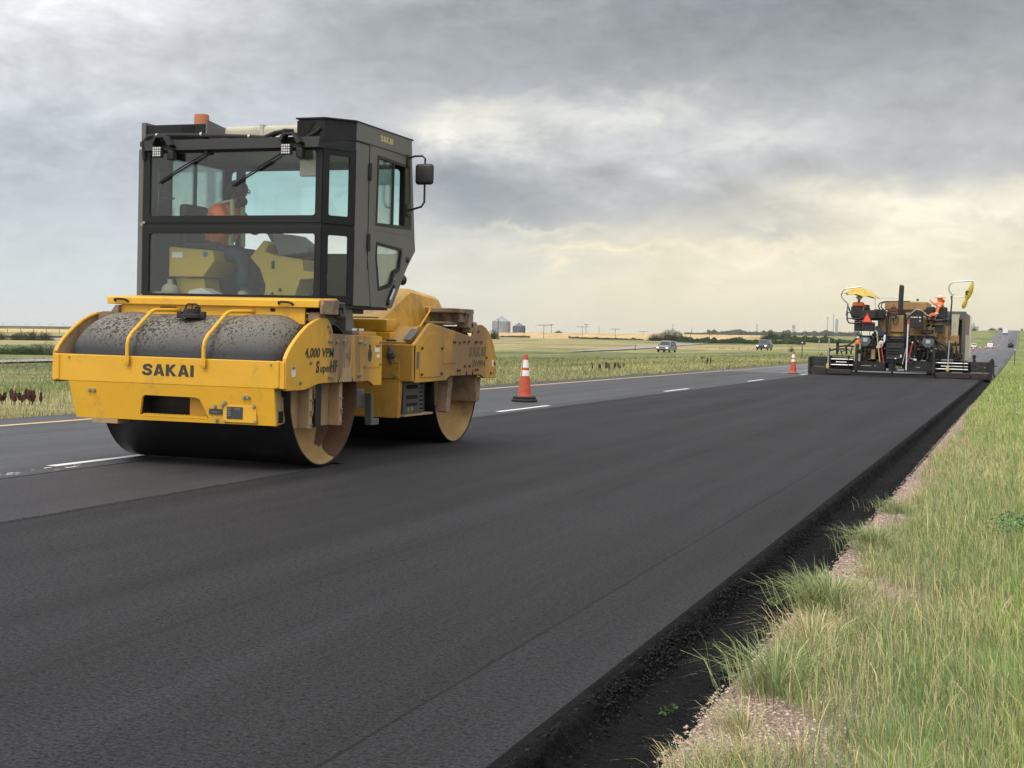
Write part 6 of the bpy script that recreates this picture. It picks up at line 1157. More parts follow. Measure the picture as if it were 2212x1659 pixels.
def person(label, J, face, bodym='skin', top='hiorg', legs='jean', cat='person', hat=None, extra=None, base=None):
    """J: joint positions. pelvis chest neck head shoulders(L,R) elbows wrists hips knees ankles toes"""
    J = {k: Vector(v) for k, v in J.items()}
    t = thing('person', label, cat, base or (J['pelvis'].x, J['pelvis'].y, min(J['aL'].z, J['aR'].z) - .08))
    V = [J[k] for k in ('pelvis', 'chest', 'neck', 'sL', 'sR', 'eL', 'eR', 'wL', 'wR', 'hL', 'hR', 'kL', 'kR', 'aL', 'aR', 'tL', 'tR')]
    E = [(0, 1), (1, 2), (1, 3), (1, 4), (3, 5), (4, 6), (5, 7), (6, 8), (0, 9), (0, 10), (9, 11), (10, 12), (11, 13), (12, 14), (13, 15), (14, 16)]
    Rr = [.13, .15, .055, .055, .055, .042, .042, .028, .028, .085, .085, .06, .06, .042, .042, .03, .03]
    f = Vector(face).normalized(); V.append(J['neck'] + (J['head'] - J['neck']) * .45); E.append((2, len(V) - 1)); Rr.append(.052); V.append(J['head']); E.append((len(V) - 2, len(V) - 1)); Rr.append(.085); V.append(J['head'] + Vector((0, 0, .07))); E.append((len(V) - 2, len(V) - 1)); Rr.append(.075)
    hi = len(V) - 2
    V.append(J['head'] + f * .06 - Vector((0, 0, .07))); E.append((hi, len(V) - 1)); Rr.append(.045)       # jaw
    for w, e, sgn in ((7, 5, 1), (8, 6, -1)): finger_chains(V, E, Rr, w, V[w], V[w] - V[e], f.cross(Vector((0, 0, 1))) * sgn + f, 1.0)
    b = skin('body', V, E, Rr, bodym, t, 1)
    mb = MB(); h = J['head']; r_ = f.cross(Vector((0, 0, 1))); mb.ball(h + f * .095 - Vector((0, 0, .005)), (.016, .016, .022), 8)
    for s in (-1, 1): mb.ball(h + r_ * .085 * s, (.014, .014, .028), 8)
    mb.build('face_features', bodym, b, smooth=True)
    mb = MB()
    for s in (-1, 1): mb.ball(h + f * .082 + r_ * .032 * s + Vector((0, 0, .025)), .011, 8)
    mb.build('eyes', 'hair', b)
    T_ = [J['pelvis'] + Vector((0, 0, .02)), J['chest'] * .5 + J['pelvis'] * .5, J['chest'], J['neck'] - Vector((0, 0, .03)), J['sL'], J['sR'], J['eL'], J['eR'], J['wL'] * .9 + J['eL'] * .1, J['wR'] * .9 + J['eR'] * .1]
    skin('shirt', T_, [(0, 1), (1, 2), (2, 3), (2, 4), (2, 5), (4, 6), (5, 7), (6, 8), (7, 9)], [.165, .185, .19, .085, .085, .085, .065, .065, .05, .05], top, t, 1)
    Lg = [J['pelvis'], J['hL'], J['hR'], J['kL'], J['kR'], J['aL'], J['aR']]
    skin('trousers', Lg, [(0, 1), (0, 2), (1, 3), (2, 4), (3, 5), (4, 6)], [.13, .11, .11, .08, .08, .062, .062], legs, t, 1)
    mb = MB()
    for a, tt in (('aL', 'tL'), ('aR', 'tR')): mb.tube([J[a], J[a] * .4 + J[tt] * .6, J[tt]], [.06, .055, .035], 8)
    mb.build('boots', 'rub', t, smooth=True)
    if hat:
        mb = MB(); c = J['head'] + Vector((0, 0, .06)); mb.ball(c, (.125, .13, .10), 16); hm = mb.build('hard_hat', 'hat', t, smooth=True)
        br = MB(); rb_ = .25 if hat == 'wide' else .17; br.lathe([(.10, .02), (rb_, -.012), (rb_, -.02), (.10, .0)], c, 'Z', 24); br.build('hat_brim', 'hiorg' if hat == 'wide' else 'hat', hm, smooth=True)
    else:
        mb = MB(); c = J['head'] - f * .015 + Vector((0, 0, .045)); mb.ball(c, (.118, .115, .108), 16); mb.ball(J['head'] + f * .05 - Vector((0, 0, .085)), (.06, .065, .055), 10); mb.build('hair_and_beard', 'hair', t, smooth=True)
    if extra: extra(t, J, f)
    return t
# roller operator, seated sideways facing right, both hands on the wheel
def specs(t, J, f):
    r_ = f.cross(Vector((0, 0, 1))); mb = MB(); h = J['head'] + Vector((0, 0, .025))
    for s in (-1, 1): mb.tube([h + f * .11 + r_ * .035 * s + Vector((0, .028 * math.cos(a), .022 * math.sin(a))) for a in [k * PI / 5 for k in range(11)]], .005, 5); mb.tube([h + f * .11 + r_ * .06 * s, h + r_ * .095 * s], .005, 5)
    mb.build('glasses', 'rub', t)
    vb = MB()
    for s in (-1, 1): c = J['chest']; o = r_ * .11 * s; vb.tube([J['chest'] + o + f * .19 - Vector((0, 0, .26)), J['chest'] + o * .9 + f * .195 - Vector((0, 0, .05)), J['neck'] + o * .85 + f * .06 + Vector((0, 0, .03)), J['neck'] + o * .9 - f * .10, J['chest'] + o - f * .19 - Vector((0, 0, .1))], .028, 8)
    vb.build('vest_strap', 'hilime', t, smooth=True)
OP = dict(pelvis=(-8.30, 13.55, 2.20), chest=(-8.24, 13.55, 2.50), neck=(-8.12, 13.55, 2.69), head=(-8.04, 13.53, 2.80), sL=(-8.20, 13.80, 2.62), sR=(-8.18, 13.30, 2.62), eL=(-8.02, 13.84, 2.42), eR=(-7.98, 13.26, 2.38), wL=(-7.84, 13.68, 2.44), wR=(-7.83, 13.40, 2.43), hL=(-8.26, 13.65, 2.14), hR=(-8.26, 13.43, 2.14), kL=(-7.86, 13.70, 2.14), kR=(-7.88, 13.36, 2.12), aL=(-7.80, 13.68, 1.76), aR=(-7.84, 13.34, 1.75), tL=(-7.66, 13.68, 1.67), tR=(-7.70, 13.34, 1.67))
person('roller driver in profile with glasses and orange vest behind the windscreen', OP, (1, -.1, -.02), extra=specs, base=(-8.36, 13.55, 1.62))
def seated(x, y, z, face, reach=.35):
    """joints for someone sitting at seat height z facing `face` (unit xy)"""
    f = Vector((face[0], face[1], 0)).normalized(); r = Vector((f.y, -f.x, 0)); P0 = Vector((x, y, z + .10)); u = Vector((0, 0, 1)); J = {}
    J['pelvis'] = P0; J['chest'] = P0 + u * .38 + f * .03; J['neck'] = P0 + u * .53 + f * .04; J['head'] = P0 + u * .68 + f * .07
    for k, s in (('L', -1), ('R', 1)):
        J['s' + k] = P0 + u * .46 + r * .20 * s; J['e' + k] = P0 + u * .24 + r * .27 * s + f * .12; J['w' + k] = P0 + u * .22 + r * .16 * s + f * reach
        J['h' + k] = P0 + r * .11 * s; J['k' + k] = P0 + r * .16 * s + f * .44; J['a' + k] = P0 + r * .16 * s + f * .46 - u * .44; J['t' + k] = P0 + r * .16 * s + f * .62 - u * .50
    return J
# ================================================================ PAVER
YS = 62.0
def pv(x, y, Y=62.0):       # screed-plane drawing of the paver carried back to its own depth
    k = Y / 62.0; X = (-9.452 + .00438 * x) * k; Z = (1005 + .0263 * (x - 190) - y) / 220.0; return X, 1.35 + (Z - 1.35) * k
P0 = thing('asphalt_paver', 'black and tan asphalt paver with wide screed, orange triangle and tall black exhaust', 'asphalt paver', (-4.9, 64.0, 0))
def pbox(name, m, x0, y0, x1, y1, Y, d, parent=P0, b=.02, ext=None):
    """box whose near face sits at depth Y: picture corners (x0,y0)-(x1,y1), depth d"""
    xa, za = pv(x0, y0, Y); xb, zb = pv(x1, y1, Y); mb = ext or MB(); mb.bev(xa, xb, Y, Y + d, zb, za, b, 1)
    return mb.build(name, m, parent) if ext is None else mb
def ptube(mb, pts, r, Y, seg=6):
    mb.tube([(pv(p[0], p[1], p[2] if len(p) > 2 else Y)[0], p[2] if len(p) > 2 else Y, pv(p[0], p[1], p[2] if len(p) > 2 else Y)[1]) for p in pts], r, seg); return mb
# screed
M['scrm'] = mat('scorched screed steel', (.025, .021, .019), .7, var=.3, vs=3, dirt=(.12, .07, .045), da=.35, ds=3, streak=.3)
scr = pbox('screed', 'blk', 612, 985, 1390, 1045, 61.9, .7)
pbox('screed_deck', 'blk', 612, 968, 1390, 985, 61.75, .9, scr)
mb = MB(); pbox('', '', 612, 880, 930, 970, 62.5, .5, ext=mb); pbox('', '', 1105, 880, 1390, 978, 62.5, .5, ext=mb); mb.build('screed_body', 'blk', P0)
for (a, b_, c, d) in ((640, 730, 665, 1000), (1362, 740, 1392, 1040), (985, 880, 1000, 1040)): pbox('screed_upright', 'blk', a, b_, c, d, 61.95, .25)
el_ = pbox('screed_extension', 'blk', 365, 955, 612, 1014, 62.0, .5)
er_ = pbox('screed_extension', 'blk', 1392, 985, 1720, 1052, 62.0, .5); pbox('extension_face', 'scrm', 1395, 995, 1718, 1040, 61.97, .03, er_); pbox('extension_face', 'scrm', 368, 962, 610, 1006, 61.97, .03, el_)
for (sx0, sx1, ys, e) in ((410, 622, (830, 862, 890, 915), el_), (1395, 1692, (868, 895, 925, 950), er_)):
    mb = MB(); 
    for k, y in enumerate(ys[1:]): r = .027 if k != 1 else .017; xa, xb = (sx0 + (50 if k == 1 else 0), sx1 - (60 if k == 1 and sx0 < 1000 else 0)); dy = (xb - xa) * .0263; ptube(mb, [(xa, y), (xb, y + dy)], r, 62.25, 8)
    mb.build('chrome_rod', 'chrome', P0, smooth=True)
    mb = MB(); pbox('', '', sx0 - 10, ys[0] - 2, sx1, ys[0] + 12, 62.3, .5, ext=mb); pbox('', '', sx0 - 18, ys[0], sx0, 960, 62.2, .5, ext=mb); pbox('', '', sx1 - 48, ys[0] + 8, sx1 - 40, 955, 62.2, .4, ext=mb); mb.build('rod_housing', 'blk', e)
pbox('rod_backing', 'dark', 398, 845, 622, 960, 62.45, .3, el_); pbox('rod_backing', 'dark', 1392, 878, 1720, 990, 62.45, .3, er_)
egl = pbox('end_gate', 'blk', 205, 836, 372, 930, 62.05, .35); pbox('gate_skid', 'scrm', 196, 930, 365, 1008, 61.9, .4, egl); pbox('gate_plate', 'blk', 190, 840, 212, 1008, 61.8, 1.3, egl)
egr = pbox('end_gate', 'blk', 1716, 884, 1892, 985, 62.05, .35); pbox('gate_skid', 'scrm', 1720, 990, 1885, 1052, 61.9, .4, egr); pbox('gate_plate', 'blk', 1884, 870, 1912, 1055, 61.8, 1.3, egr)
mb = MB(); ptube(mb, [(1900, 868), (1905, 860), (1920, 880), (1925, 1000), (1940, 1030)], .045, 61.8); ptube(mb, [(1925, 925), (1950, 925)], .03, 61.8); ptube(mb, [(1745, 880), (1745, 825), (1748, 830)], [.05, .09, .05], 62.1); ptube(mb, [(1720, 900), (1760, 870)], .05, 62.1); mb.build('gate_jack', 'blk', egr)
for (x, lab) in ((380, 'l'), (1508, 'r')):
    mb = MB(); x2 = x + 8; top = 665 if x < 1000 else 690; ptube(mb, [(x2, top), (x, 950)], .028, 61.85); q = mb.build('sensor_mast', 'steel', P0); pbox('sensor_wand', 'woody', x - 14, 905 if x < 1000 else 930, x + 12, 948 if x < 1000 else 975, 61.8, .08, q, b=.01)
mb = MB(); ptube(mb, [(291, 680), (291, 838)], .024, 62.1); mb.build('grade_rod', 'steel', P0)
# linkage arms over left extension
mb = MB()
for pts, r in (([(380, 790), (440, 770), (540, 765)], .045), ([(465, 700), (467, 820)], .05), ([(480, 690), (480, 800)], .025), ([(478, 745), (560, 735), (630, 745)], .045), ([(550, 735), (560, 820)], .05), ([(560, 745), (650, 670)], .05), ([(600, 800), (570, 770), (500, 800)], .03), ([(400, 760), (385, 800), (390, 830)], .05), ([(610, 750), (600, 820)], .03), ([(500, 780), (520, 830)], .025), ([(300, 830), (320, 805), (330, 825)], .02)): ptube(mb, pts, r, 62.4)
mb.build('linkage_arm', 'blk', P0)
mb = MB(); ptube(mb, [(1380, 680), (1440, 720), (1500, 750)], .05, 62.6); ptube(mb, [(1390, 690), (1470, 790)], .03, 62.6); mb.build('linkage_arm', 'blk', P0)
# body: crawler block, tan panels, engine hood
pbox('crawler_block', 'blk', 690, 640, 1380, 960, 63.2, 3.0)
bd = pbox('body_panel', 'pyel', 845, 450, 1300, 700, 63.4, 2.8, b=.04); hood_ = pbox('engine_hood', 'pyel', 905, 322, 1308, 415, 64.0, 2.6, b=.05); pbox('hood_underside', 'dust', 912, 415, 1300, 455, 64.05, 2.5)
cp = pbox('rear_panel', 'pyel', 955, 452, 1095, 620, 63.2, .3, b=.05); pbox('lower_rear_panel', 'pyel', 955, 620, 1095, 712, 63.28, .3); mb = MB(); ptube(mb, [(965, 672), (1085, 672)], .03, 63.1); ptube(mb, [(1022, 672), (1022, 712)], .025, 63.1); ptube(mb, [(975, 640), (975, 675)], .02, 63.1); ptube(mb, [(1075, 640), (1075, 675)], .02, 63.1); mb.build('latch_bar', 'blk', cp)
pbox('warning_decal', 'umb2', 1005, 632, 1040, 665, 63.26, .02, cp, b=.002)
mb = MB(); ptube(mb, [(905, 325), (860, 340), (845, 365), (860, 400)], .03, 64.2); ptube(mb, [(930, 322), (880, 340), (870, 375), (905, 410)], .03, 64.2); ptube(mb, [(905, 325), (1140, 325)], .02, 64.0); mb.build('hood_rail', 'blk', hood_)
mb = MB(); ptube(mb, [(1210, 310), (1212, 322)], .05, 64.4); mb.ball((pv(1210, 314, 64.4)[0], 64.4, pv(1210, 314, 64.4)[1]), .055, 8); mb.build('hood_cap', 'blk', hood_)
xa, za = pv(945, 412, 63.98); xb, zb = pv(1030, 412, 63.98); xc, zc_ = pv(988, 345, 63.98); mb = MB()
mb.add([(xa, 63.985, za), (xb, 63.985, za), (xc, 63.985, zc_)], [(0, 1, 2)]); tri = mb.build('hood_emblem', 'red', P0); mb = MB(); g_ = .05
mb.add([(xa + .05, 63.975, za + .025), (xb - .05, 63.975, za + .025), (xc, 63.975, zc_ - .05)], [(0, 1, 2)]); mb.build('emblem_field', 'tan', tri)
mb = MB()
for (u0, v0, u1, v1) in ((.15, .02, .5, .62), (.5, .02, .3, .35), (.35, .02, .65, .45), (.85, .02, .55, .62), (.65, .02, .75, .3), (.25, .32, .75, .32)): mb.tube([(xa + (xb - xa) * u0, 63.965, za + .03 + (zc_ - za - .06) * v0), (xa + (xb - xa) * u1, 63.965, za + .03 + (zc_ - za - .06) * v1)], .012, 4)
mb.build('emblem_lines', 'blk', tri)
mb = MB(); ptube(mb, [(1053, 445), (1055, 300), (1058, 195)], .105, 63.3, 12); ptube(mb, [(1058, 195), (1059, 182), (1062, 174)], [.105, .10, .07], 63.3, 12); mb.build('exhaust_stack', 'blk', P0, smooth=True)
mb = MB()
for sx in (935, 1105):
    s_ = 1 if sx < 1000 else -1; ptube(mb, [(sx + 25 * s_, 410), (sx + 8 * s_, 470), (sx + 2 * s_, 600), (sx + 15 * s_, 700)], .045, 63.0); ptube(mb, [(sx + 5 * s_, 410), (sx - 8 * s_, 520), (sx - 5 * s_, 680)], .035, 63.0)
ptube(mb, [(850, 500), (880, 600), (935, 650)], .035, 62.9); ptube(mb, [(880, 400), (935, 490), (940, 560)], .04, 62.9); ptube(mb, [(1110, 500), (1145, 450)], .03, 62.9); ptube(mb, [(1105, 480), (1150, 490)], .02, 62.9); mb.build('guard_tube', 'blk', P0)
pbox('gauge_box', 'blk', 958, 430, 1020, 482, 62.9, .2); mb = MB()
for x in (975, 995): mb.ball((pv(x, 470, 62.88)[0], 62.88, pv(x, 470)[1]), .03, 8)
mb.build('gauge', 'steel', P0)
mb = MB(); ptube(mb, [(990, 482), (995, 530), (1015, 540), (1035, 520), (1035, 450)], .015, 62.9, 5); mb.build('cable', 'blk', P0)
# ladder / centre unit
ctr = pbox('centre_ladder', 'blk', 930, 715, 1100, 905, 62.2, .5); mb = MB()
for y in (745, 775, 800, 838, 870): pbox('', '', 945, y, 1075, y + (14 if y in (800, 870) else 20), 62.15, .06, ext=mb)
mb.build('ladder_rung', 'blk', ctr); mb = MB(); pbox('', '', 960, 905, 1030, 980, 62.1, .5, ext=mb); ptube(mb, [(940, 858), (1065, 858)], .05, 62.05, 8); mb.build('hitch', 'blk', ctr); pbox('white_tag', 'white', 1015, 850, 1030, 862, 62.0, .02, ctr, b=.002); pbox('white_tag', 'white', 1066, 822, 1078, 848, 62.1, .02, ctr, b=.002)
text('SE10', 'lettering', .125, (pv(1033, 945)[0], 61.74, pv(1033, 945)[1]), 'Y', 'bolt', scr, bold=.004, ext=.002)
# operator stations
ls = pbox('operator_platform', 'blk', 600, 478, 835, 498, 62.9, 1.5); mb = MB(); pbox('', '', 622, 498, 690, 600, 62.9, .6, ext=mb); pbox('', '', 692, 515, 808, 602, 62.8, .6, ext=mb); mb.build('platform_box', 'blk', ls)
mb = MB(); ptube(mb, [(552, 420), (552, 490), (570, 522), (620, 528), (690, 520)], .035, 62.8); ptube(mb, [(556, 345), (549, 420), (545, 455)], .03, 62.8); ptube(mb, [(552, 428), (610, 428)], .025, 62.8); ptube(mb, [(552, 480), (700, 484)], .03, 62.8); ptube(mb, [(556, 360), (590, 440)], .035, 62.9); mb.build('platform_rail', 'blk', ls)
mb = MB(); pbox('', '', 585, 360, 700, 478, 63.0, .16, ext=mb, b=.07); pbox('', '', 600, 460, 700, 480, 63.1, .5, ext=mb, b=.04); mb.build('operator_seat', 'seatm', ls)
con = pbox('console', 'blk', 668, 400, 828, 490, 62.75, .5, ls, b=.05); mb = MB(); pbox('', '', 715, 378, 765, 402, 63.0, .3, ext=mb, b=.03); pbox('', '', 800, 395, 910, 490, 63.1, .5, ext=mb, b=.04); ptube(mb, [(735, 385), (745, 355)], .05, 63.1); pbox('', '', 712, 355, 762, 380, 63.3, .1, ext=mb); mb.build('control_levers', 'blk', P0)
x0_, z0_ = pv(692, 520, 62.7); x1_, _ = pv(795, 520, 62.7); xm_, zt_ = pv(742, 430, 62.7); mb = MB(); mb.prism([(x0_, z0_), (x1_, z0_), (xm_ + .03, zt_), (xm_ - .03, zt_)], 'Y', 62.70, 62.715); smv = mb.build('slow_vehicle_triangle', 'smvr', P0); mb = MB(); mb.prism([(x0_ + .06, z0_ + .035), (x1_ - .06, z0_ + .035), (xm_, zt_ - .05)], 'Y', 62.685, 62.70); mb.build('triangle_centre', 'smv', smv)
mb = MB(); ptube(mb, [(812, 295), (812, 320), (818, 390)], .018, 62.9); mb.build('canopy_rope', 'steel', P0)
rs_ = pbox('operator_platform', 'blk', 1290, 498, 1500, 515, 62.9, 1.5); mb = MB(); pbox('', '', 1375, 545, 1455, 618, 62.9, .6, ext=mb); pbox('', '', 1250, 590, 1360, 628, 63.1, .6, ext=mb); pbox('', '', 1290, 375, 1375, 500, 63.4, .6, ext=mb, b=.06); mb.build('platform_box', 'blk', rs_)
mb = MB(); pbox('', '', 1385, 380, 1488, 500, 63.0, .16, ext=mb, b=.06); pbox('', '', 1370, 480, 1480, 500, 63.1, .5, ext=mb, b=.04); mb.build('operator_seat', 'seatm', rs_)
mb = MB(); ptube(mb, [(1516, 280), (1525, 330), (1518, 450), (1510, 500), (1490, 540), (1430, 548), (1370, 545), (1350, 520), (1350, 500)], .035, 62.8); ptube(mb, [(1300, 450), (1340, 490), (1380, 505), (1440, 505), (1480, 490), (1495, 460)], .03, 62.75); ptube(mb, [(1260, 495), (1520, 500)], .025, 62.9); mb.build('platform_rail', 'blk', rs_)
mb = MB(); ptube(mb, [(1105, 440), (1140, 450), (1200, 400), (1250, 410), (1300, 455), (1340, 470)], .022, 62.7); mb.build('hose_loop', 'steel', P0)
mb = MB(); xA, zA = pv(1143, 412, 62.8); xB, zB = pv(1262, 412, 62.8); _, zM = pv(1143, 465, 62.8); xD, zD = pv(1150, 572, 62.8); xE, _ = pv(1262, 572, 62.8); mb.prism([(xA, zA - .03), (xA + .06, zA), (xB - .06, zA), (xB, zA - .03), (xB, zM), (xE, zD), (xD, zD), (xA, zM)], 'Y', 62.8, 63.2); hc = mb.build('hanging_console', 'blk', P0, bevel=.02)
mb = MB()
for (a, b_, w) in ((1152, 468, 10), (1166, 468, 6), (1178, 468, 12), (1195, 468, 12), (1212, 470, 5), (1228, 470, 18), (1234, 502, 10)): pbox('', '', a, b_, a + w, b_ + 12, 62.77, .02, ext=mb, b=.002)
mb.build('console_decal', 'white', hc)
for (x0, x1, y0, y1) in ((682, 782, 655, 745), (1264, 1376, 672, 758)):
    mb = MB(); xa, za = pv(x0, y0); xb, zb = pv(x1, y1); w = xb - xa; h = za - zb; mb.prism([(xa + .05, za), (xb - .05, za), (xb, za - .3 * h), (xb, za - .62 * h), (xb - .15, zb), (xa + .15, zb), (xa, za - .62 * h), (xa, za - .3 * h)], 'Y', 62.0, 62.15); cb = mb.build('control_box', 'gunmetal', P0, bevel=.02)
    cxm = (xa + xb) / 2; mb = MB(); mb.box(cxm - .09, cxm + .09, 61.97, 62.0, za - .20, za - .05); mb.build('display', 'lcd', cb); mb = MB(); mb.tube([(cxm, 62.08, zb), (cxm, 62.08, zb - .5)], .03, 6); mb.build('box_stem', 'blk', cb)
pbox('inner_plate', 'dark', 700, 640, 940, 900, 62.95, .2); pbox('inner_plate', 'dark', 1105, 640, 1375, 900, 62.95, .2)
mb = MB(); ptube(mb, [(812, 772), (812, 862)], .095, 62.4, 14); tk2 = mb.build('spray_tank', 'tan', P0, smooth=True); mb = MB(); ptube(mb, [(795, 765), (760, 760), (742, 800), (745, 850), (790, 870)], .014, 62.3, 5); ptube(mb, [(800, 760), (770, 770), (760, 820)], .014, 62.3, 5); mb.build('tank_hose', 'rust', tk2)
mb = MB(); ptube(mb, [(1195, 610), (1210, 680), (1240, 720), (1245, 760)], .03, 62.8); ptube(mb, [(1225, 700), (1250, 690), (1240, 760), (1290, 770)], .025, 62.7); ptube(mb, [(205, 880), (235, 920)], .012, 61.9, 5); ptube(mb, [(275, 950), (280, 895), (330, 890), (355, 905)], .012, 61.9, 5); ptube(mb, [(1740, 960), (1770, 950), (1820, 935), (1835, 1000), (1850, 1020)], .012, 61.9, 5); ptube(mb, [(1700, 980), (1730, 1015), (1790, 1020)], .02, 61.9, 5); mb.build('hose', 'rust', P0)
mb = MB()
for (a, b_, w) in ((670, 760, 18), (1385, 760, 20), (1345, 782, 18), (1215, 935, 40), (825, 920, 20), (700, 920, 100), (1545, 980, 100), (745, 968, 130), (1258, 872, 45), (1838, 935, 12)): pbox('', '', a, b_, a + w, b_ + 9, 61.9, .03, ext=mb, b=.004)
mb.build('white_mark', 'bolt', P0)
# rubble of small hardware that clutters the rear of the machine
random.seed(11)
for k in range(85):
    mb = MB() if k % 3 == 0 else mb
    x = random.choice([random.uniform(665, 930), random.uniform(1110, 1370), random.uniform(665, 930)]); y = random.uniform(600, 900); w = random.uniform(10, 45); h = random.uniform(8, 50); pbox('', '', x, y, x + w, y + h, 62.55 + random.uniform(0, .5), .25, ext=mb)
    if k % 3 == 2: mb.build('frame_hardware', 'blk', P0)
mb = MB()
for k in range(40):
    x = random.choice([random.uniform(670, 920), random.uniform(1110, 1370)]); y = random.uniform(560, 860); ptube(mb, [(x, y), (x + random.uniform(-30, 30), y + 40), (x + random.uniform(-40, 40), y + 90)], random.uniform(.012, .03), 62.5, 5)
mb.build('hose_bundle', 'blk', P0)
mb = MB(); random.seed(12)
for k in range(16): x = random.choice([random.uniform(700, 920), random.uniform(1110, 1360)]); y = random.uniform(640, 880); pbox('', '', x, y, x + random.uniform(8, 20), y + random.uniform(5, 12), 62.45, .05, ext=mb, b=.005)
mb.build('fitting', 'bolt', P0)
# ---- tools leaning on the screed
def tool(name, label, pts, r, m_, head=None):
    a = pv(*pts[-1][:2], 61.6); t = thing(name, label, 'tool', (a[0], 61.6, a[1]), 'tools leaning on the paver'); mb = ptube(MB(), pts, r, 61.6); mb.build('handle', m_, t)
    if head: pbox(head[0], head[1], *head[2], 61.58, .06, t, b=.01)
    return t
tool('measuring_pole', 'tall white pole with red top leaning on the paver screed', [(1130, 535), (1125, 965)], .028, 'white', ('pole_tip', 'red', (1118, 515, 1142, 545)))
tool('rake', 'thin pale handled rake standing at the foot of the white pole', [(1120, 760), (1092, 905)], .02, 'steel', ('rake_head', 'steel', (1084, 900, 1098, 912)))
tool('spirit_level', 'long red level slanting right of the white pole', [(1176, 712), (1142, 885)], .028, 'red', ('level_end', 'white', (1170, 700, 1182, 716)))
tool('lute', 'yellow handled lute leaning left of the paver centre', [(846, 660), (858, 760), (878, 888)], .024, 'woody', ('lute_head', 'steel', (838, 640, 852, 665)))
tool('shovel', 'red handled shovel beside the yellow handled lute', [(880, 700), (895, 800), (915, 905)], .026, 'red', ('shovel_blade', 'white', (868, 690, 892, 722)))
def rag(label, pts, m_, Y=61.7, cat='cloth'):
    mb = MB(); q = [pv(x, y, Y) for x, y in pts]; mb.prism(q, 'Y', Y, Y + .06); o = mb.build('hanging_cloth', m_, None, bevel=.02); tag(o, label, cat, 'cloths hung on the paver')
rag('large white rag hanging left of the paver ladder', [(838, 760), (852, 712), (880, 700), (898, 690), (905, 712), (898, 745), (870, 762)], 'white')
rag('narrow white rag with blue knot beside the tan paver panel', [(905, 700), (902, 660), (912, 632), (925, 640), (922, 680), (915, 715)], 'white', 61.75)
rag('blue jacket hung high on the left of the paver ladder', [(820, 590), (822, 555), (845, 550), (858, 590), (900, 590), (915, 640), (880, 650), (850, 610)], 'jean', 62.0, 'jacket')
mb = MB(); ptube(mb, [(1158, 858), (1190, 866)], .045, 61.9, 10); o = mb.build('spray_can', 'blue', None); tag(o, 'blue spray can lying on the paver deck', 'can'); q = MB(); ptube(q, [(1191, 866), (1218, 872)], .046, 61.9, 10); 
qq = q.build('can_label', 'white', o)
# ---- umbrellas
def tubeobj(name, m_, pts, r, parent, Y): mb = ptube(MB(), pts, r, Y, 8); return mb.build(name, m_, parent, smooth=True)
u1b = pv(552, 440, 62.8); U1 = thing('umbrella', 'open faded yellow work umbrella over the left paver seat', 'umbrella', (u1b[0], 62.8, u1b[1]))
tubeobj('mast', 'steel', [(556, 420), (556, 345), (530, 320), (500, 290), (490, 262), (495, 235), (515, 210), (545, 200), (620, 192), (682, 185)], .028, U1, 62.8)
cx_, cz_ = pv(675, 188, 63.3); mb = MB(); n = 8; ring = []
for k in range(n):
    a = 2 * PI * k / n + .2; ring.append((cx_ + .02 + .80 * math.cos(a) , 63.3 + .80 * math.sin(a), cz_ - .42 - .10 * math.cos(a) + .02))
vs = [(cx_, 63.3, cz_)]; fs = []
for k in range(n):
    p, q_ = Vector(ring[k]), Vector(ring[(k + 1) % n]); mm = (p + q_) / 2 * .97 + Vector((cx_, 63.3, cz_ - .36)) * .03 + Vector((0, 0, .05)); h1 = (p + Vector(vs[0])) / 2 + Vector((0, 0, .07)); h2 = (q_ + Vector(vs[0])) / 2 + Vector((0, 0, .07)); b0 = len(mb.v); mb.add([vs[0], h1, h2, p, mm, q_], [(0, 1, 2), (1, 3, 4, 2), (2, 4, 5)])
cpy = mb.build('canopy', 'umb', U1); so = cpy.modifiers.new('s', 'SOLIDIFY'); so.thickness = .012
mb = MB()
for p in ring: mb.tube([(cx_, 63.3, cz_ - .02), p, tuple(Vector(p) + (Vector(p) - Vector((cx_, 63.3, cz_))).normalized() * .07)], .008, 5)
mb.build('rib', 'steel', U1)
mb = MB(); ptube(mb, [(868, 292, 63.3), (1035, 296, 63.3)], .012, 63.3, 5); o = mb.build('stay_rope', 'steel', U1)
u2b = pv(1518, 440, 62.8); U2 = thing('umbrella', 'furled yellow work umbrella dangling from a bent mast above the right paver seat', 'umbrella', (u2b[0], 62.8, u2b[1]))
tubeobj('mast', 'steel', [(1517, 440), (1522, 350), (1530, 275), (1510, 255), (1495, 230), (1493, 200), (1505, 172), (1530, 155), (1560, 150), (1640, 148), (1712, 147)], .028, U2, 62.8)
mb = MB(); ptube(mb, [(1530, 275), (1545, 262), (1555, 262)], .02, 62.8); ptube(mb, [(1540, 290), (1635, 293)], .016, 62.8); mb.build('tie_bar', 'steel', U2)
mb = MB(); ptube(mb, [(1710, 155), (1698, 200), (1685, 240), (1668, 280), (1660, 300), (1655, 318), (1643, 350), (1632, 380), (1628, 398)], [.03, .09, .13, .12, .10, .06, .10, .09, .03], 62.8, 10); mb.build('furled_canopy', 'umb2', U2, smooth=True)
mb = MB(); ptube(mb, [(1665, 270), (1650, 260), (1650, 240), (1675, 245)], .04, 62.7, 6); mb.build('tie_strap', 'blk', U2)
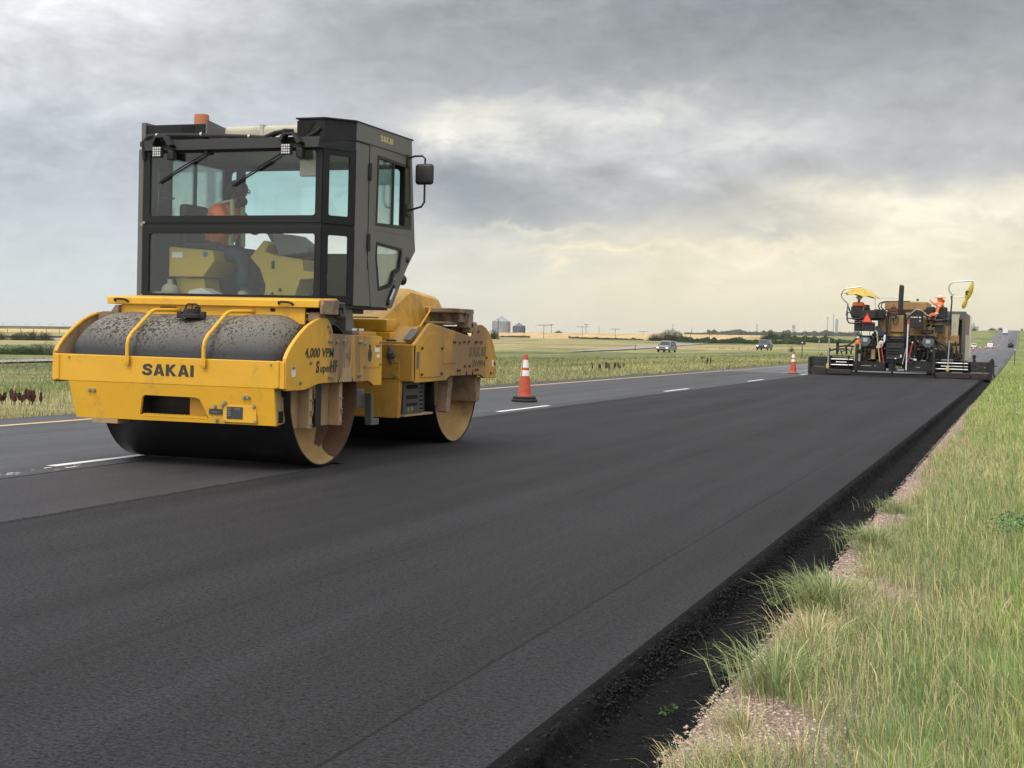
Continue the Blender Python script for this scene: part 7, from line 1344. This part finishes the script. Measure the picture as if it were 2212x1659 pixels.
# ---- people on the paver and beyond
sx_, sz_ = pv(655, 470, 63.2); person('paver operator in orange vest, seen from behind under the open umbrella', seated(sx_, 63.25, sz_ + .02, (0.25, 1)), (.25, 1, 0), legs='pant', hat='plain')
sx_, sz_ = pv(1425, 480, 63.2); J = seated(sx_, 63.25, sz_ + .02, (-.75, .65)); h_ = pv(1340, 335, 63.2); J['wL'] = Vector((h_[0], 63.2, h_[1])); J['eL'] = J['sL'] * .5 + J['wL'] * .5 - Vector((0, 0, .05)); w2 = pv(1382, 480, 62.9); J['wR'] = Vector((w2[0], 62.85, w2[1])); J['eR'] = Vector((pv(1400, 400, 62.9)[0], 62.9, pv(1400, 400, 62.9)[1])); J['sR'] = Vector((pv(1425, 350, 63)[0], 63.0, pv(1425, 350, 63)[1])); J['sL'] += Vector((0, 0, 0))
def bands(t, J, f):
    mb = MB()
    for a, b_ in (('sR', 'eR'), ('eR', 'wR')): c = J[a] * .5 + J[b_] * .5; d = (J[b_] - J[a]).normalized(); mb.tube([c - d * .03, c + d * .03], .085, 10)
    mb.build('sleeve_band', 'silver', t); mb = MB(); mb.tube([J['head'] + Vector((0, 0, .0)), J['head'] - Vector((0, 0, .1)) - f * .04, J['neck'] - f * .08], [.11, .12, .16], 12); mb.build('neck_shade', 'hiorg', t, smooth=True)
person('paver operator in orange with wide orange hat brim, sideways on the right seat', J, (-.75, .65, 0), legs='hiorg', hat='wide', extra=bands)
def standing(x, y, z, face):
    f = Vector((face[0], face[1], 0)).normalized(); r = Vector((f.y, -f.x, 0)); u = Vector((0, 0, 1)); B = Vector((x, y, z)); J = dict(pelvis=B + u * .95, chest=B + u * 1.32, neck=B + u * 1.50, head=B + u * 1.66 + f * .02)
    for k, s in (('L', -1), ('R', 1)): J['s' + k] = B + u * 1.42 + r * .2 * s; J['e' + k] = B + u * 1.12 + r * .27 * s; J['w' + k] = B + u * .95 + r * .22 * s + f * .2; J['h' + k] = B + u * .9 + r * .1 * s; J['k' + k] = B + u * .5 + r * .12 * s + f * .03; J['a' + k] = B + u * .09 + r * .13 * s; J['t' + k] = B + u * .03 + r * .14 * s + f * .17
    return J
wp = at(1852, 764, 150); person('worker in orange standing beyond the left end of the paver', standing(wp.x, wp.y, wp.z, (0, -1)), (0, -1, 0), legs='pant', hat='plain')
# ---- haul trailer feeding the paver
TY = 67.5; TT = thing('dump_truck', 'white sided dump truck with raised tan load bed in front of the paver', 'dump truck', (-3.2, TY + 4, 0))
def tb(name, m_, x0, y0, x1, y1, Y, d, parent=TT, b=.02): return pbox(name, m_, x0, y0, x1, y1, Y, d, parent, b)
bed = MB(); xa, za = pv(1485, 425, TY); xb, zb = pv(1650, 850, TY); X0 = xa - 1.0; bed.box(X0, xb, TY + .6, TY + 6.5, 1.15, za); bedo = bed.build('load_bed', 'dust', TT, bevel=.03)
mb = MB(); mb.box(X0 - .02, xb + .03, TY, TY + .62, za - .35, za + .02); mb.box(xb - .12, xb + .03, TY, TY + .6, .55, za - .35); mb.build('tail_frame', 'gunmetal', bedo)
mb = MB()
for k in range(5): x = pv(1595 - k * 14, 460, TY)[0]; x2 = pv(1530 - k * 3 + 22 * (k % 2), 690, TY)[0]; mb.tube([(x, TY - .05, za - .12), (x2 + .1, TY - .1, pv(0, 690, TY)[1])], .045 + .05 * (k == 1), 6)
mb.build('tarp_fold', 'cream', bedo)
mb = MB(); mb.ball(((X0 + xb) / 2 - .1, TY + .35, za - 1.0), (.65, .15, .9), 16); mb.build('load', 'dust', TT, smooth=True)
mb = MB(); mb.box(xb - .03, xb + .03, TY + .5, TY + 6.6, .35, 1.9); mb.build('side_panel', 'cream', TT, bevel=.01)
mb = MB(); mb.box(X0, xb - .1, TY + .2, TY + 6.5, .75, 1.15); mb.build('frame_rail', 'blk', TT)
for x in (X0 + .25, xb - .35):
    for y in (TY + 1.2, TY + 2.5, TY + 8.6):
        mb = MB(); mb.lathe([(.001, -.14), (.3, -.14), (.5, -.12), (.52, 0), (.5, .12), (.3, .14), (.001, .14)], (x, y, .50), 'X', 20); w_ = mb.build('wheel', 'rub', TT, smooth=True); q = MB(); q.lathe([(.001, .145), (.25, .145), (.27, .10)], (x, y, .50), 'X', 16); q.build('rim', 'steel', w_)
mb = MB(); mb.bev(X0 + .1, xb, TY + 6.9, TY + 9.2, .7, 3.0, .12, 2); cabt = mb.build('cab', 'white', TT); mb = MB(); mb.box(X0 + .3, xb - .2, TY + 6.88, TY + 6.9, 1.9, 2.7); mb.build('rear_window', 'cargl', cabt)
mx, mz = pv(1688, 560, TY); k_ = (TY + 8.5) / TY; mX = mx * k_; zt1 = 1.35 + (pv(0, 548, TY)[1] - 1.35) * k_; zb1 = 1.35 + (pv(0, 655, TY)[1] - 1.35) * k_
mb = MB(); mb.tube([(xb, TY + 8.5, zt1), (mX, TY + 8.5, zt1), (mX + .08, TY + 8.5, zt1 - .1), (mX + .08, TY + 8.5, zb1 + .1), (mX - .05, TY + 8.5, zb1), (xb, TY + 8.5, zb1)], .03, 6); mm = mb.build('mirror_arm', 'blk', TT); mb = MB(); mb.bev(mX - .10, mX + .10, TY + 8.45, TY + 8.55, zb1 + .05, zt1 - .05, .03, 2); mb.build('mirror', 'blk', mm)
mb = MB(); mb.box(X0 + .2, X0 + .45, TY + .1, TY + .2, .82, 1.02); mb.build('tail_lamp', 'tail', TT)
mb = MB(); pbox('', '', 1520, 640, 1600, 720, TY - .5, .5, ext=mb); mb.build('feed_hopper', 'pyel', P0); mb = MB(); pbox('', '', 1400, 560, 1480, 720, 63.8, 2, ext=mb); pbox('', '', 1470, 655, 1550, 668, 63.5, .1, ext=mb); pbox('', '', 1540, 740, 1590, 860, 64, 2, ext=mb); mb.build('hopper_wing', 'pyel', P0)
mb = MB()
for (x, y) in ((1500, 800), (1540, 800), (1570, 760), (1480, 840), (1590, 840)): ptube(mb, [(x, y - 60), (x + 12, y), (x + 4, 855)], .04, 63.3)
pbox('', '', 1395, 800, 1640, 860, 64.0, 1.0, ext=mb); mb.build('auger_frame', 'blk', P0)

# ================================================================ HAZE
hm_ = bpy.data.materials.new('thin air'); hm_.use_nodes = True; T = NT(hm_.node_tree); T.n.clear()
pv_ = T.a('ShaderNodeVolumePrincipled', {'Color': (.97, .95, .90, 1), 'Density': 4.5e-5, 'Anisotropy': 0.0}); o_ = T.a('ShaderNodeOutputMaterial'); T.l.new(pv_.outputs[0], o_.inputs['Volume'])
M['haze'] = hm_; mb = MB(); mb.box(-6900, 4000, -700, 9400, -140, 120); hz_ = mb.build('haze', 'haze'); tag(hz_, kind='stuff', label='thin pale haze over the prairie', cat='haze')
